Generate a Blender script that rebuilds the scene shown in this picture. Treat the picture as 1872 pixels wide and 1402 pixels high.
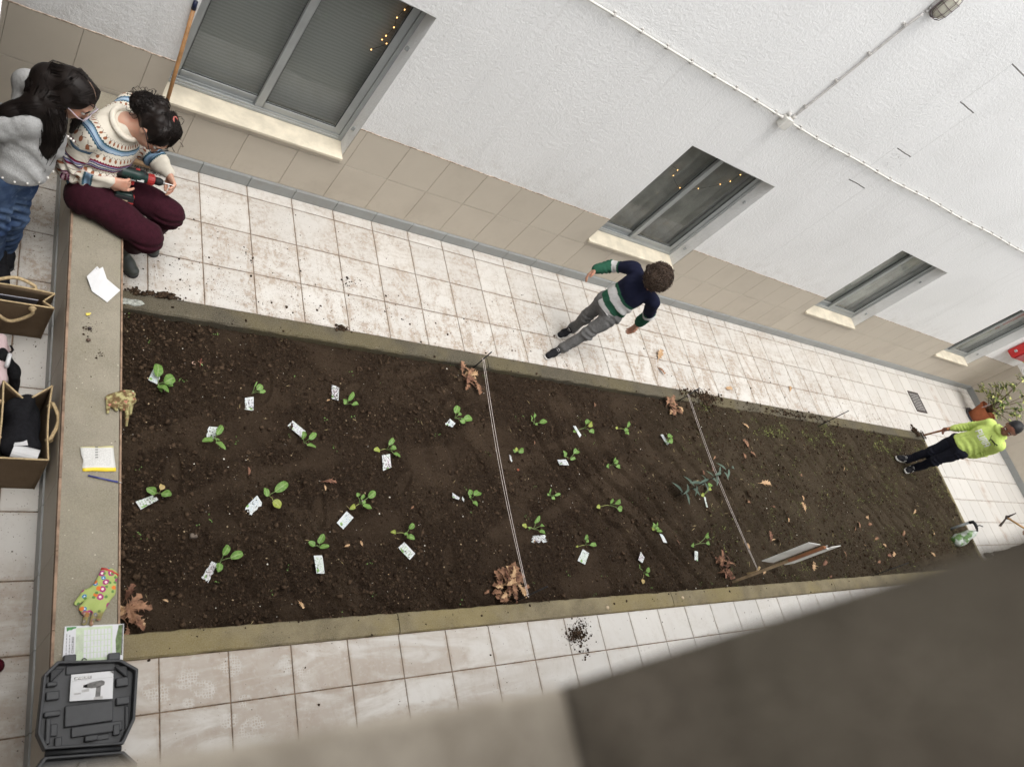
import bpy, bmesh, math, random
import numpy as np
from mathutils import Vector, Matrix

for _o in list(bpy.data.objects):
    bpy.data.objects.remove(_o, do_unlink=True)
scene = bpy.context.scene
COL = scene.collection
random.seed(7)
RNG = np.random.default_rng(11)

# ------------------------------------------------------------ camera
CAMP = Vector((-1.4237531, -3.96234354, 4.00024636))
_R = [[0.7732254921, -0.2125970653, 0.5974318590],
      [0.1188723970, -0.8768309472, -0.4658721319],
      [0.6228897909, 0.4312423656, -0.6527161179]]
cd = bpy.data.cameras.new("camera")
cam = bpy.data.objects.new("camera", cd)
COL.objects.link(cam)
cd.sensor_width = 36.0
cd.lens = 1399.35 / 1872 * 36
cd.clip_start = 0.02
cd.clip_end = 200
m = Matrix.Identity(4)
for i in range(3):
    m[i][0] = _R[0][i]
    m[i][1] = -_R[1][i]
    m[i][2] = -_R[2][i]
    m[i][3] = CAMP[i]
cam.matrix_world = m
cd.dof.use_dof = True
cd.dof.focus_distance = 5.6
cd.dof.aperture_fstop = 4.0
scene.camera = cam

# ------------------------------------------------------------ sky, sun, exposure
SUN_EL, SUN_AZ = math.radians(80), math.radians(205)   # azimuth clockwise from +y
world = bpy.data.worlds.new("World")
scene.world = world
world.use_nodes = True
wt = world.node_tree
for n in list(wt.nodes):
    wt.nodes.remove(n)
wo = wt.nodes.new("ShaderNodeOutputWorld")
bg = wt.nodes.new("ShaderNodeBackground")
sky = wt.nodes.new("ShaderNodeTexSky")
hs = wt.nodes.new("ShaderNodeHueSaturation")
sky.sky_type = 'NISHITA'
sky.sun_disc = False
sky.sun_elevation = SUN_EL
sky.sun_rotation = SUN_AZ
sky.air_density = 1.0
sky.dust_density = 3.0
hs.inputs['Saturation'].default_value = 0.10        # overcast: grey sky
wt.links.new(sky.outputs[0], hs.inputs['Color'])
wt.links.new(hs.outputs[0], bg.inputs[0])
bg.inputs[1].default_value = 0.15
wt.links.new(bg.outputs[0], wo.inputs[0])
sd = bpy.data.lights.new("sun", 'SUN')
sun = bpy.data.objects.new("sun", sd)
COL.objects.link(sun)
sd.energy = 0.55
sd.angle = math.radians(30)
sd.color = (1.0, 0.95, 0.88)
_d = Vector((math.sin(SUN_AZ) * math.cos(SUN_EL), math.cos(SUN_AZ) * math.cos(SUN_EL), math.sin(SUN_EL)))
sun.rotation_euler = _d.to_track_quat('Z', 'Y').to_euler()
scene.view_settings.view_transform = 'Standard'
scene.view_settings.look = 'None'
scene.view_settings.gamma = 1.0
scene.view_settings.exposure = 1.38
scene.render.engine = 'CYCLES'
scene.cycles.max_bounces = 8
scene.cycles.diffuse_bounces = 5
scene.cycles.transparent_max_bounces = 12

# ------------------------------------------------------------ colour + materials
def lin(r, g, b):
    f = lambda c: (c / 12.92 if c <= 0.04045 else ((c + 0.055) / 1.055) ** 2.4)
    return (f(r / 255), f(g / 255), f(b / 255), 1.0)

class NB:
    """small node builder"""
    def __init__(s, name, rough=0.8, spec=0.3):
        s.m = bpy.data.materials.new(name)
        s.m.use_nodes = True
        s.t = s.m.node_tree
        s.b = s.t.nodes['Principled BSDF']
        s.out = s.t.nodes['Material Output']
        s.b.inputs['Roughness'].default_value = rough
        s.b.inputs['Specular IOR Level'].default_value = spec
        s._pos = None
        s._obj = None
        s._hs = []
    def n(s, t, **k):
        x = s.t.nodes.new('ShaderNode' + t)
        for a, v in k.items():
            setattr(x, a, v)
        return x
    def l(s, a, b):
        s.t.links.new(a, b)
    def put(s, sock, v):
        if v is None:
            return
        if hasattr(v, 'is_linked') or isinstance(v, bpy.types.NodeSocket):
            s.l(v, sock)
        else:
            sock.default_value = v
    def pos(s):
        if s._pos is None:
            s._pos = s.n('NewGeometry').outputs['Position']
        return s._pos
    def gen(s):
        if s._obj is None:
            s._obj = s.n('TexCoord')
        return s._obj
    def scl(s, v, sx, sy, sz):
        x = s.n('VectorMath', operation='MULTIPLY')
        s.put(x.inputs[0], v)
        x.inputs[1].default_value = (sx, sy, sz)
        return x.outputs[0]
    def noise(s, scale, detail=4, rough=0.55, vec=None, col=False, dist=0.0):
        x = s.n('TexNoise')
        s.put(x.inputs['Vector'], vec if vec is not None else s.pos())
        x.inputs['Scale'].default_value = scale
        x.inputs['Detail'].default_value = detail
        x.inputs['Roughness'].default_value = rough
        x.inputs['Distortion'].default_value = dist
        return x.outputs['Color' if col else 'Fac']
    def vor(s, scale, vec=None, feature='F1', out='Distance', rnd=1.0):
        x = s.n('TexVoronoi', feature=feature)
        s.put(x.inputs['Vector'], vec if vec is not None else s.pos())
        x.inputs['Scale'].default_value = scale
        x.inputs['Randomness'].default_value = rnd
        return x.outputs[out]
    def ma(s, op, a, b=0.0, c=None, clamp=False):
        x = s.n('Math', operation=op)
        x.use_clamp = clamp
        s.put(x.inputs[0], a)
        s.put(x.inputs[1], b)
        if c is not None:
            s.put(x.inputs[2], c)
        return x.outputs[0]
    def ss(s, v, lo, hi, a=0.0, b=1.0):
        x = s.n('MapRange', interpolation_type='SMOOTHSTEP')
        s.put(x.inputs[0], v)
        s.put(x.inputs[1], lo)
        s.put(x.inputs[2], hi)
        x.inputs[3].default_value = a
        x.inputs[4].default_value = b
        return x.outputs[0]
    def mix(s, f, a, b, mode='MIX'):
        x = s.n('Mix', data_type='RGBA', blend_type=mode)
        s.put(x.inputs[0], f)
        s.put(x.inputs[6], a)
        s.put(x.inputs[7], b)
        return x.outputs[2]
    def ramp(s, f, stops, mode='LINEAR'):
        x = s.n('ValToRGB')
        e = x.color_ramp
        e.interpolation = mode
        while len(e.elements) < len(stops):
            e.elements.new(0.5)
        for el, (p, c) in zip(e.elements, stops):
            el.position = p
            el.color = c
        s.put(x.inputs[0], f)
        return x.outputs[0]
    def xyz(s, v=None):
        x = s.n('SeparateXYZ')
        s.put(x.inputs[0], v if v is not None else s.pos())
        return x.outputs
    def col(s, c):
        s.put(s.b.inputs['Base Color'], c)
        return s
    def rough(s, v):
        s.put(s.b.inputs['Roughness'], v)
        return s
    def bump(s, h, strength=0.3, dist=0.01):
        x = s.n('Bump')
        x.inputs['Strength'].default_value = strength
        x.inputs['Distance'].default_value = dist
        s.put(x.inputs['Height'], h)
        if s._hs:
            s.l(s._hs[-1], x.inputs['Normal'])
        s._hs.append(x.outputs[0])
        s.l(x.outputs[0], s.b.inputs['Normal'])
        return s

def simple(name, c, rough=0.7, spec=0.3, var=0.12, scale=30, bump=0.0, metal=0.0, vec='obj'):
    b = NB(name, rough, spec)
    v = b.gen().outputs['Object'] if vec == 'obj' else b.pos()
    f = b.noise(scale, 4, 0.6, v)
    d = tuple(max(0.0, x * (1 - var * 1.6)) for x in c[:3]) + (1,)
    u = tuple(min(1.0, x * (1 + var)) for x in c[:3]) + (1,)
    b.col(b.mix(b.ss(f, 0.3, 0.7), d, u))
    b.b.inputs['Metallic'].default_value = metal
    if bump:
        b.bump(b.noise(scale * 4, 3, 0.6, v), bump, 0.004)
    return b.m

# ------------------------------------------------------------ mesh helpers
class MB:
    def __init__(s):
        s.v = []
        s.f = []
    def add(s, vs, fs):
        o = len(s.v)
        s.v.extend([tuple(map(float, p)) for p in vs])
        s.f.extend([tuple(i + o for i in q) for q in fs])
        return s
    def box(s, x0, x1, y0, y1, z0, z1):
        return s.add([(x0, y0, z0), (x1, y0, z0), (x1, y1, z0), (x0, y1, z0), (x0, y0, z1), (x1, y0, z1), (x1, y1, z1), (x0, y1, z1)],
                     [(0, 3, 2, 1), (4, 5, 6, 7), (0, 1, 5, 4), (1, 2, 6, 5), (2, 3, 7, 6), (3, 0, 4, 7)])
    def obox(s, c, ax, h):
        c = np.array(c, float)
        ax = [np.array(a, float) for a in ax]
        vs = []
        for k in (-1, 1):
            for i, j in ((-1, -1), (1, -1), (1, 1), (-1, 1)):
                vs.append(c + ax[0] * h[0] * i + ax[1] * h[1] * j + ax[2] * h[2] * k)
        fl = np.dot(np.cross(ax[0], ax[1]), ax[2]) < 0
        fs = [(0, 3, 2, 1), (4, 5, 6, 7), (0, 1, 5, 4), (1, 2, 6, 5), (2, 3, 7, 6), (3, 0, 4, 7)]
        if fl:
            fs = [q[::-1] for q in fs]
        return s.add(vs, fs)
    def tube(s, pts, r, n=8, caps=True, sx=1.0):
        pts = [np.array(p, float) for p in pts]
        m_ = len(pts)
        rr = r if hasattr(r, '__len__') else [r] * m_
        ref = None
        rings = []
        for i in range(m_):
            t = pts[min(i + 1, m_ - 1)] - pts[max(i - 1, 0)]
            t = t / (np.linalg.norm(t) + 1e-12)
            if ref is None:
                ref = np.array((0, 0, 1.0)) if abs(t[2]) < 0.9 else np.array((1.0, 0, 0))
            u = ref - t * np.dot(ref, t)
            u /= np.linalg.norm(u) + 1e-12
            ref = u
            w = np.cross(t, u)
            rings.append([pts[i] + rr[i] * (math.cos(2 * math.pi * k / n) * u * sx + math.sin(2 * math.pi * k / n) * w) for k in range(n)])
        vs = [p for rg in rings for p in rg]
        fs = []
        for i in range(m_ - 1):
            for k in range(n):
                a, b = i * n + k, i * n + (k + 1) % n
                fs.append((a, b, b + n, a + n))
        if caps:
            fs.append(tuple(range(n))[::-1])
            fs.append(tuple((m_ - 1) * n + k for k in range(n)))
        return s.add(vs, fs)
    def lathe(s, c, prof, n=16, axis=(0, 0, 1)):
        a = np.array(axis, float)
        a /= np.linalg.norm(a)
        u = np.array((1.0, 0, 0)) if abs(a[0]) < 0.9 else np.array((0, 1.0, 0))
        u = u - a * np.dot(u, a)
        u /= np.linalg.norm(u)
        w = np.cross(a, u)
        c = np.array(c, float)
        vs, fs = [], []
        for r, h in prof:
            for k in range(n):
                t = 2 * math.pi * k / n
                vs.append(c + a * h + r * (math.cos(t) * u + math.sin(t) * w))
        for i in range(len(prof) - 1):
            for k in range(n):
                p, q = i * n + k, i * n + (k + 1) % n
                fs.append((p, q, q + n, p + n))
        return s.add(vs, fs)
    def ell(s, c, r, n=10, mth=7, ax=None):
        c = np.array(c, float)
        ax = np.eye(3) if ax is None else np.array(ax, float)
        vs, fs = [], []
        for i in range(mth + 1):
            ph = math.pi * i / mth
            for k in range(n):
                t = 2 * math.pi * k / n
                q = np.array((r[0] * math.sin(ph) * math.cos(t), r[1] * math.sin(ph) * math.sin(t), -r[2] * math.cos(ph)))
                vs.append(c + q @ ax)
        for i in range(mth):
            for k in range(n):
                p, q = i * n + k, i * n + (k + 1) % n
                fs.append((p, q, q + n, p + n))
        return s.add(vs, fs)
    def prism(s, poly, o, ux, uy, th):
        """2-D outline extruded along ux x uy by th (centred at 0..th)"""
        o, ux, uy = np.array(o, float), np.array(ux, float), np.array(uy, float)
        nz = np.cross(ux, uy)
        nz /= np.linalg.norm(nz)
        n = len(poly)
        vs = [o + ux * x + uy * y for x, y in poly] + [o + ux * x + uy * y + nz * th for x, y in poly]
        fs = [tuple(range(n))[::-1], tuple(range(n, 2 * n))]
        for i in range(n):
            j = (i + 1) % n
            fs.append((i, j, j + n, i + n))
        return s.add(vs, fs)

def wloc(p):
    v = Vector((0, 0, 0))
    while p is not None:
        v = v + p.location
        p = p.parent
    return v

def raw_mesh(name, V, F, off=(0, 0, 0)):
    me = bpy.data.meshes.new(name)
    V = np.asarray(V, np.float32).reshape(-1, 3) - np.array(off, np.float32)
    if isinstance(F, np.ndarray):
        k = F.shape[1]
        me.vertices.add(len(V))
        me.vertices.foreach_set('co', V.ravel())
        me.loops.add(F.size)
        me.loops.foreach_set('vertex_index', F.astype(np.int32).ravel())
        me.polygons.add(len(F))
        me.polygons.foreach_set('loop_start', np.arange(0, F.size, k, dtype=np.int32))
        me.update(calc_edges=True)
    else:
        me.from_pydata(V.tolist(), [], F)
        me.update()
    return me

def part(name, mb, mt, parent=None, smooth=False, bev=0.0, seg=1, V=None, F=None):
    off = wloc(parent)
    if mb is not None:
        V, F = mb.v, mb.f
    me = raw_mesh(name, V, F, off)
    if bev or mb is not None:
        bm = bmesh.new()
        bm.from_mesh(me)
        if bev:
            bmesh.ops.remove_doubles(bm, verts=bm.verts, dist=1e-5)
            bmesh.ops.bevel(bm, geom=list(bm.edges), offset=bev, segments=seg, profile=0.5, affect='EDGES', clamp_overlap=True)
        bmesh.ops.recalc_face_normals(bm, faces=bm.faces)
        bm.to_mesh(me)
        bm.free()
    o = bpy.data.objects.new(name, me)
    COL.objects.link(o)
    if mt is not None:
        for q in (mt if isinstance(mt, (list, tuple)) else [mt]):
            me.materials.append(q)
    if parent is not None:
        o.parent = parent
    if smooth:
        me.polygons.foreach_set('use_smooth', np.ones(len(me.polygons), bool))
    return o

def thing(name, label, cat, loc=(0, 0, 0), group=None):
    o = bpy.data.objects.new(name, None)
    o.empty_display_size = 0.1
    COL.objects.link(o)
    o.location = loc
    o['label'] = label
    o['category'] = cat
    if group:
        o['group'] = group
    return o

def tag(o, label=None, cat=None, group=None, kind=None):
    for k, v in (('label', label), ('category', cat), ('group', group), ('kind', kind)):
        if v:
            o[k] = v
    return o

def uvmap(o, org, ux, uy):
    """planar uv from world-space origin and axes (1 unit of uv = one axis length)"""
    me = o.data
    off = np.array(wloc(o))
    org, ux, uy = np.array(org, float), np.array(ux, float), np.array(uy, float)
    co = np.empty(len(me.vertices) * 3, np.float32)
    me.vertices.foreach_get('co', co)
    co = co.reshape(-1, 3) + off - org
    U = co @ ux / (ux @ ux)
    Vv = co @ uy / (uy @ uy)
    li = np.empty(len(me.loops), np.int32)
    me.loops.foreach_get('vertex_index', li)
    lay = me.uv_layers.new(name='UVMap')
    lay.data.foreach_set('uv', np.stack([U[li], Vv[li]], 1).astype(np.float32).ravel())

def vattr(o, name, arr, typ='FLOAT_VECTOR'):
    a = o.data.attributes.new(name, typ, 'POINT')
    key = {'FLOAT_VECTOR': 'vector', 'FLOAT': 'value', 'FLOAT_COLOR': 'color'}[typ]
    a.data.foreach_set(key, np.asarray(arr, np.float32).ravel())

# ------------------------------------------------------------ numpy noise
_P = RNG.permutation(512)
_G = RNG.normal(size=(512, 2))
_G /= np.linalg.norm(_G, axis=1)[:, None]
def pn(x, y, sd=0):
    xi, yi = np.floor(x).astype(int), np.floor(y).astype(int)
    xf, yf = x - xi, y - yi
    def g(i, j):
        h = _P[(_P[(xi + i + sd * 57) % 512] + yi + j) % 512]
        return _G[h, 0] * (xf - i) + _G[h, 1] * (yf - j)
    u, v = xf ** 3 * (xf * (6 * xf - 15) + 10), yf ** 3 * (yf * (6 * yf - 15) + 10)
    return (1 - v) * ((1 - u) * g(0, 0) + u * g(1, 0)) + v * ((1 - u) * g(0, 1) + u * g(1, 1))
def fbm(x, y, o=4, sd=0):
    r, a = 0, 1.0
    for i in range(o):
        r = r + a * pn(x * 2 ** i, y * 2 ** i, sd + i)
        a *= 0.5
    return r
def sstep(x, a, b):
    t = np.clip((x - a) / (b - a), 0, 1)
    return t * t * (3 - 2 * t)
SEED=[[[-0.2752,-1.6749],[[-0.2937,-1.6179,0.055,0.0871,0.0664,1.5407,0],[-0.2314,-1.6786,0.065,0.0705,0.0664,0.581,0],[-0.2634,-1.7316,0.05,0.0705,0.0581,-0.4868,0],[-0.223,-1.697,0.035,0.0373,0.0332,0.1341,0],[-0.2753,-1.7297,0.03,0.0332,0.0249,-1.0742,0]],[[-0.3034,-1.5868],[-0.255,-1.6072],[-0.2839,-1.6831],[-0.3345,-1.6688]]],[[0.2637,-1.6678],[[0.2907,-1.6537,0.055,0.0515,0.0472,0.7717,0],[0.3037,-1.6855,0.065,0.0429,0.0274,0.3864,0],[0.2688,-1.631,0.05,0.0429,0.0103,1.1481,0]],[[0.2161,-1.7068],[0.2702,-1.6911],[0.2651,-1.7854],[0.2099,-1.784]]],[[0.0262,-1.9855],[[0.0361,-1.9603,0.055,0.082,0.041,1.0343,0],[0.034,-2.062,0.065,0.0697,0.0451,-0.7341,0],[-0.0331,-2.0296,0.05,0.0656,0.0451,-2.8659,0],[0.0249,-2.0145,0.035,0.0287,0.0205,-0.1048,0]],[[-0.0056,-1.917],[0.0427,-1.9159],[0.0269,-1.9878],[-0.0207,-1.9834]]],[[0.5664,-1.9752],[[0.543,-1.9479,0.055,0.0598,0.0299,1.3613,0],[0.6016,-1.9536,0.065,0.0726,0.0427,0.6889,0],[0.5921,-2.0177,0.05,0.0683,0.0359,-0.1318,0]],[[0.5107,-1.8247],[0.586,-1.8956],[0.554,-1.9379],[0.4747,-1.8641]]],[[-0.2807,-2.3358],[[-0.3353,-2.3458,0.055,0.0562,0.0429,2.5926,0],[-0.2612,-2.3646,0.065,0.0586,0.0375,0.1288,0],[-0.282,-2.3204,0.05,0.039,0.0351,1.1692,2]],[[-0.3945,-2.3825],[-0.3,-2.3382],[-0.2829,-2.3686],[-0.3707,-2.4255]]],[[0.3205,-2.3241],[[0.3788,-2.2906,0.055,0.1018,0.0611,0.6146,0],[0.2795,-2.3288,0.065,0.0611,0.0407,1.7079,0],[0.342,-2.3968,0.05,0.0611,0.0586,-0.7054,1]],[[0.2435,-2.333],[0.2771,-2.377],[0.2037,-2.4478],[0.1686,-2.4091]]],[[0.0294,-2.7007],[[0.0403,-2.659,0.055,0.0698,0.045,1.0425,0],[0.0937,-2.6936,0.065,0.0791,0.0512,0.3418,0],[-0.0002,-2.7522,0.05,0.0497,0.0481,-1.7152,0]],[[-0.0182,-2.7029],[0.01,-2.7187],[-0.0429,-2.8143],[-0.0756,-2.7897]]],[[0.5884,-2.6389],[[0.5197,-2.6383,0.055,0.0449,0.0408,2.4603,0],[0.578,-2.6114,0.065,0.0669,0.0408,1.045,0],[0.5987,-2.6547,0.05,0.0604,0.0375,0.1581,0]],[[0.5493,-2.6923],[0.6023,-2.6908],[0.606,-2.7966],[0.5549,-2.796]]],[[0.9023,-1.6672],[[0.8547,-1.6821,0.055,0.0433,0.0271,1.7224,0],[0.9057,-1.6401,0.065,0.083,0.0379,0.9643,0],[0.9347,-1.6906,0.05,0.0559,0.0307,0.2236,0]],[[0.8015,-1.5424],[0.8528,-1.5548],[0.8381,-1.6519],[0.7875,-1.6457]]],[[1.1595,-1.9703],[[1.0495,-2.008,0.055,0.0496,0.0451,-3.1332,1],[1.1653,-1.9398,0.065,0.0757,0.0379,0.8763,0],[1.1811,-1.9825,0.05,0.0451,0.0406,0.3255,0],[1.2074,-2.0277,0.035,0.0559,0.0451,-0.3477,0]],[[1.1066,-2.0214],[1.1666,-2.0126],[1.1635,-2.1066],[1.0969,-2.1337]]],[[1.762,-1.6872],[[1.7488,-1.6441,0.055,0.0733,0.0537,1.0749,0],[1.8315,-1.717,0.065,0.0801,0.0606,0.1328,0],[1.7876,-1.7366,0.05,0.0469,0.044,-0.1197,0],[1.7829,-1.6712,0.035,0.0332,0.0293,0.6302,0]],[[1.7171,-1.6969],[1.7531,-1.7337],[1.7162,-1.7684],[1.6627,-1.7469]]],[[1.7557,-2.3155],[[1.7176,-2.2875,0.055,0.0525,0.0337,1.2233,0],[1.7705,-2.2954,0.065,0.0675,0.0562,0.59,0],[1.7486,-2.3712,0.05,0.0487,0.0422,-0.5097,0],[1.7242,-2.307,0.035,0.0319,0.0262,1.2026,0]],[[1.6058,-2.2749],[1.6631,-2.3096],[1.6454,-2.3262],[1.5978,-2.3114]]],[[0.8937,-2.3671],[[0.9568,-2.325,0.055,0.0666,0.0513,0.5939,0],[0.9078,-2.4102,0.065,0.0666,0.0513,-0.1482,0],[0.8916,-2.3396,0.05,0.0444,0.0222,0.9642,0],[0.8179,-2.4077,0.035,0.047,0.0342,-2.7375,1],[0.8664,-2.3216,0.03,0.0299,0.0256,1.5467,0],[0.8999,-2.3719,0.04,0.029,0.0239,0.4358,0]],[[0.7972,-2.4162],[0.8447,-2.4533],[0.7639,-2.5292],[0.7214,-2.4911]]],[[1.1877,-2.5631],[[1.2063,-2.5312,0.055,0.0522,0.0391,0.7117,0],[1.1819,-2.6095,0.065,0.0574,0.04,-0.3274,0],[1.0694,-2.5708,0.05,0.0365,0.0304,2.9161,1],[1.1666,-2.5772,0.035,0.0296,0.0243,0.3296,0]],[[1.1664,-2.6171],[1.2324,-2.6937],[1.1863,-2.7319],[1.1161,-2.6524]]],[[2.5471,-1.652],[[2.5203,-1.6027,0.055,0.0659,0.0319,1.0975,0],[2.5957,-1.6587,0.065,0.0765,0.0489,0.3072,0],[2.5235,-1.683,0.05,0.0298,0.0255,0.1998,0],[2.4964,-1.6248,0.035,0.0531,0.0128,1.5095,0]],None],[[3.0842,-1.6523],[[3.0799,-1.6162,0.055,0.0811,0.0405,0.7817,0],[3.1041,-1.6496,0.065,0.0675,0.0473,0.4203,1],[3.1058,-1.7091,0.05,0.063,0.0405,-0.1638,0],[2.9151,-1.7188,0.035,0.0507,0.0338,-2.8277,0]],[[2.9658,-1.6368],[2.9867,-1.643],[3.0292,-1.7198],[3.0086,-1.7419]]],[[3.6224,-1.6253],[[3.6207,-1.5828,0.055,0.0788,0.043,0.7501,0],[3.5551,-1.6477,0.065,0.0538,0.0418,0.6015,0],[3.569,-1.679,0.05,0.0502,0.043,-0.3605,0],[3.4663,-1.6277,0.035,0.0263,0.0263,2.8135,1]],None],[[4.197,-1.6488],[[4.1639,-1.6467,0.055,0.071,0.0533,0.5632,0],[4.1448,-1.7069,0.065,0.0533,0.0533,-0.1363,0],[4.1047,-1.711,0.05,0.0304,0.0304,-1.3241,0]],[[4.0921,-1.6215],[4.1385,-1.6062],[4.1857,-1.6929],[4.1337,-1.7195]]],[[2.3089,-1.9054],[[2.298,-1.9287,0.055,0.0632,0.0428,0.2516,0],[2.2456,-1.9205,0.065,0.0367,0.0306,1.0692,1],[2.2338,-1.931,0.05,0.0306,0.0306,2.3523,0]],[[2.2344,-1.9287],[2.2481,-1.9342],[2.2464,-1.9871],[2.2305,-1.9935]]],[[2.8469,-1.9361],[[2.8891,-1.8865,0.055,0.067,0.0562,0.6219,0],[2.8306,-1.958,0.065,0.067,0.0302,0.2763,0],[2.7614,-1.9146,0.05,0.0562,0.0302,1.7643,0]],[[2.6737,-1.9681],[2.7736,-1.9562],[2.7908,-2.0059],[2.6842,-2.0092]]],[[3.3458,-1.9506],[[3.3411,-1.9277,0.055,0.0593,0.0342,0.6221,0],[3.3444,-1.9521,0.065,0.057,0.0342,0.3915,0],[3.3621,-1.99,0.05,0.0593,0.0411,-0.0433,0],[3.2485,-1.985,0.035,0.0411,0.0411,-2.9305,0]],None],[[2.5534,-2.2515],[[2.5136,-2.2289,0.055,0.0473,0.0206,1.0091,0],[2.5768,-2.2638,0.065,0.0638,0.0267,0.2184,0],[2.5318,-2.2914,0.05,0.037,0.0329,-0.2094,0],[2.499,-2.2571,0.035,0.0226,0.0206,1.5699,0]],None],[[3.1442,-2.3336],[[3.1158,-2.3159,0.055,0.057,0.0329,0.7017,0],[3.1779,-2.3296,0.065,0.0724,0.0395,0.2868,0],[3.1873,-2.383,0.05,0.057,0.0504,-0.1698,0],[2.9597,-2.363,0.035,0.0417,0.0395,-3.0836,1]],None],[[2.2694,-2.5298],[[2.2791,-2.4772,0.055,0.0747,0.0354,0.7903,0],[2.2915,-2.5767,0.065,0.0609,0.0413,-0.1638,0],[2.3157,-2.5213,0.05,0.0354,0.0295,0.2938,0],[2.1564,-2.5206,0.035,0.0452,0.0354,2.7094,1],[2.2009,-2.5353,0.03,0.0216,0.0216,2.6386,0]],[[2.2545,-2.5786],[2.3709,-2.5724],[2.3597,-2.6292],[2.2241,-2.6278]]],[[2.7743,-2.6483],[[2.7521,-2.6044,0.055,0.0539,0.027,0.884,0],[2.7473,-2.6338,0.065,0.0332,0.0311,0.5996,0],[2.8096,-2.6639,0.05,0.0788,0.0394,0.0674,0],[2.6456,-2.6713,0.035,0.0311,0.0187,-3.0704,1]],[[2.7194,-2.6845],[2.7653,-2.7197],[2.6875,-2.8071],[2.6344,-2.772]]],[[3.3379,-2.8823],[[3.3463,-2.8748,0.055,0.0462,0.0462,0.2771,0],[3.313,-2.9166,0.065,0.044,0.033,-0.1503,0],[3.262,-2.8396,0.05,0.033,0.0286,1.4572,0],[3.2632,-2.9581,0.035,0.0396,0.033,-1.7256,2]],[[3.3544,-2.7174],[3.3812,-2.7636],[3.3355,-2.8078],[3.2955,-2.7842]]],[[3.658,-2.5295],[[3.5891,-2.4988,0.055,0.0531,0.03,1.1474,0],[3.6147,-2.5263,0.065,0.0416,0.037,0.4811,0],[3.6491,-2.5497,0.05,0.0647,0.037,0.0605,0],[3.5852,-2.5252,0.035,0.037,0.0347,1.7055,1],[3.6679,-2.4795,0.03,0.0531,0.03,0.7476,0]],[[3.6499,-2.5675],[3.6768,-2.5801],[3.7086,-2.6504],[3.6667,-2.6423]]],[[4.1156,-2.6639],[[4.1919,-2.6118,0.055,0.0616,0.0528,0.4017,0],[4.1605,-2.6838,0.065,0.0616,0.0382,0.0468,0],[3.9545,-2.6951,0.05,0.0382,0.0382,-3.0092,0]],[[4.0371,-2.7232],[4.0855,-2.73],[4.0473,-2.8118],[3.9977,-2.8012]]],[[4.4423,-2.1978],[[4.3368,-2.2306,0.055,0.0432,0.0401,0.0302,1],[4.4834,-2.1288,0.065,0.0525,0.0463,0.5717,0],[4.4783,-2.1626,0.05,0.0618,0.0401,0.4453,1]],[[4.4203,-2.2233],[4.4466,-2.2265],[4.4318,-2.3231],[4.4051,-2.3211]]]]
OAK=[[0.697,-2.227,-0.012,0.084],[0.229,-2.21,-0.012,0.052],[0.688,-2.245,-0.012,0.038],[5.503,-1.66,-0.012,0.105],[5.578,-1.748,-0.012,0.092],[5.382,-1.718,-0.012,0.077],[5.49,-2.049,-0.012,0.155],[6.814,-0.84,-0.012,0.091],[6.363,-1.912,-0.012,0.064],[5.461,-0.971,-0.012,0.107],[5.531,-1.381,-0.012,0.08],[5.254,-2.666,-0.012,0.112],[5.296,-2.644,-0.012,0.075],[6.091,-2.344,-0.012,0.095],[7.258,-1.828,-0.012,0.077],[6.119,-2.228,-0.012,0.055],[7.583,-2.852,-0.012,0.109],[7.306,-2.663,-0.012,0.076],[7.111,-2.534,-0.012,0.105],[6.942,-2.559,-0.012,0.066],[7.4,-2.403,-0.012,0.093],[7.396,-2.469,-0.012,0.092],[8.093,-2.65,-0.012,0.082],[7.13,-2.922,-0.012,0.075],[7.603,-2.859,-0.012,0.094],[8.096,-2.616,-0.012,0.115],[8.59,-2.335,-0.012,0.086],[8.921,-2.549,-0.012,0.088],[6.053,-2.909,-0.012,0.094],[5.821,-2.968,-0.012,0.118],[4.866,-2.724,-0.012,0.054],[3.872,-2.617,-0.012,0.048],[5.544,-2.288,-0.012,0.052],[5.102,-2.269,-0.012,0.062],[5.709,-2.46,-0.012,0.059],[4.743,-1.899,-0.012,0.06],[4.79,-1.828,-0.012,0.048],[4.553,-1.954,-0.012,0.047],[3.344,-1.37,-0.012,0.048],[2.506,-1.811,-0.012,0.038],[0.459,-2.941,-0.012,0.05],[0.761,-2.643,-0.012,0.037],[0.885,-2.641,-0.012,0.034],[-0.257,-2.892,-0.012,0.027],[1.275,-2.393,-0.012,0.032],[2.272,-2.608,-0.012,0.027],[4.476,-0.783,0.004,0.147],[4.412,-0.869,0.004,0.097],[3.666,-0.354,0.004,0.047],[0.765,-1.66,-0.012,0.024],[4.922,-2.962,-0.012,0.054],[6.035,-3.031,-0.012,0.054],[6.51,-2.846,-0.012,0.063],[7.015,-2.766,-0.012,0.059],[7.523,-2.742,-0.012,0.062],[8.586,-2.827,-0.012,0.068]]
PILES=[[1.962,-1.32,-0.01,0.075,0.067,7],[4.373,-1.31,-0.01,0.075,0.075,6],[1.91,-2.918,-0.01,0.136,0.129,26],[4.35,-2.893,-0.01,0.112,0.132,16],[-0.408,-2.947,-0.01,0.043,0.115,10]]
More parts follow.
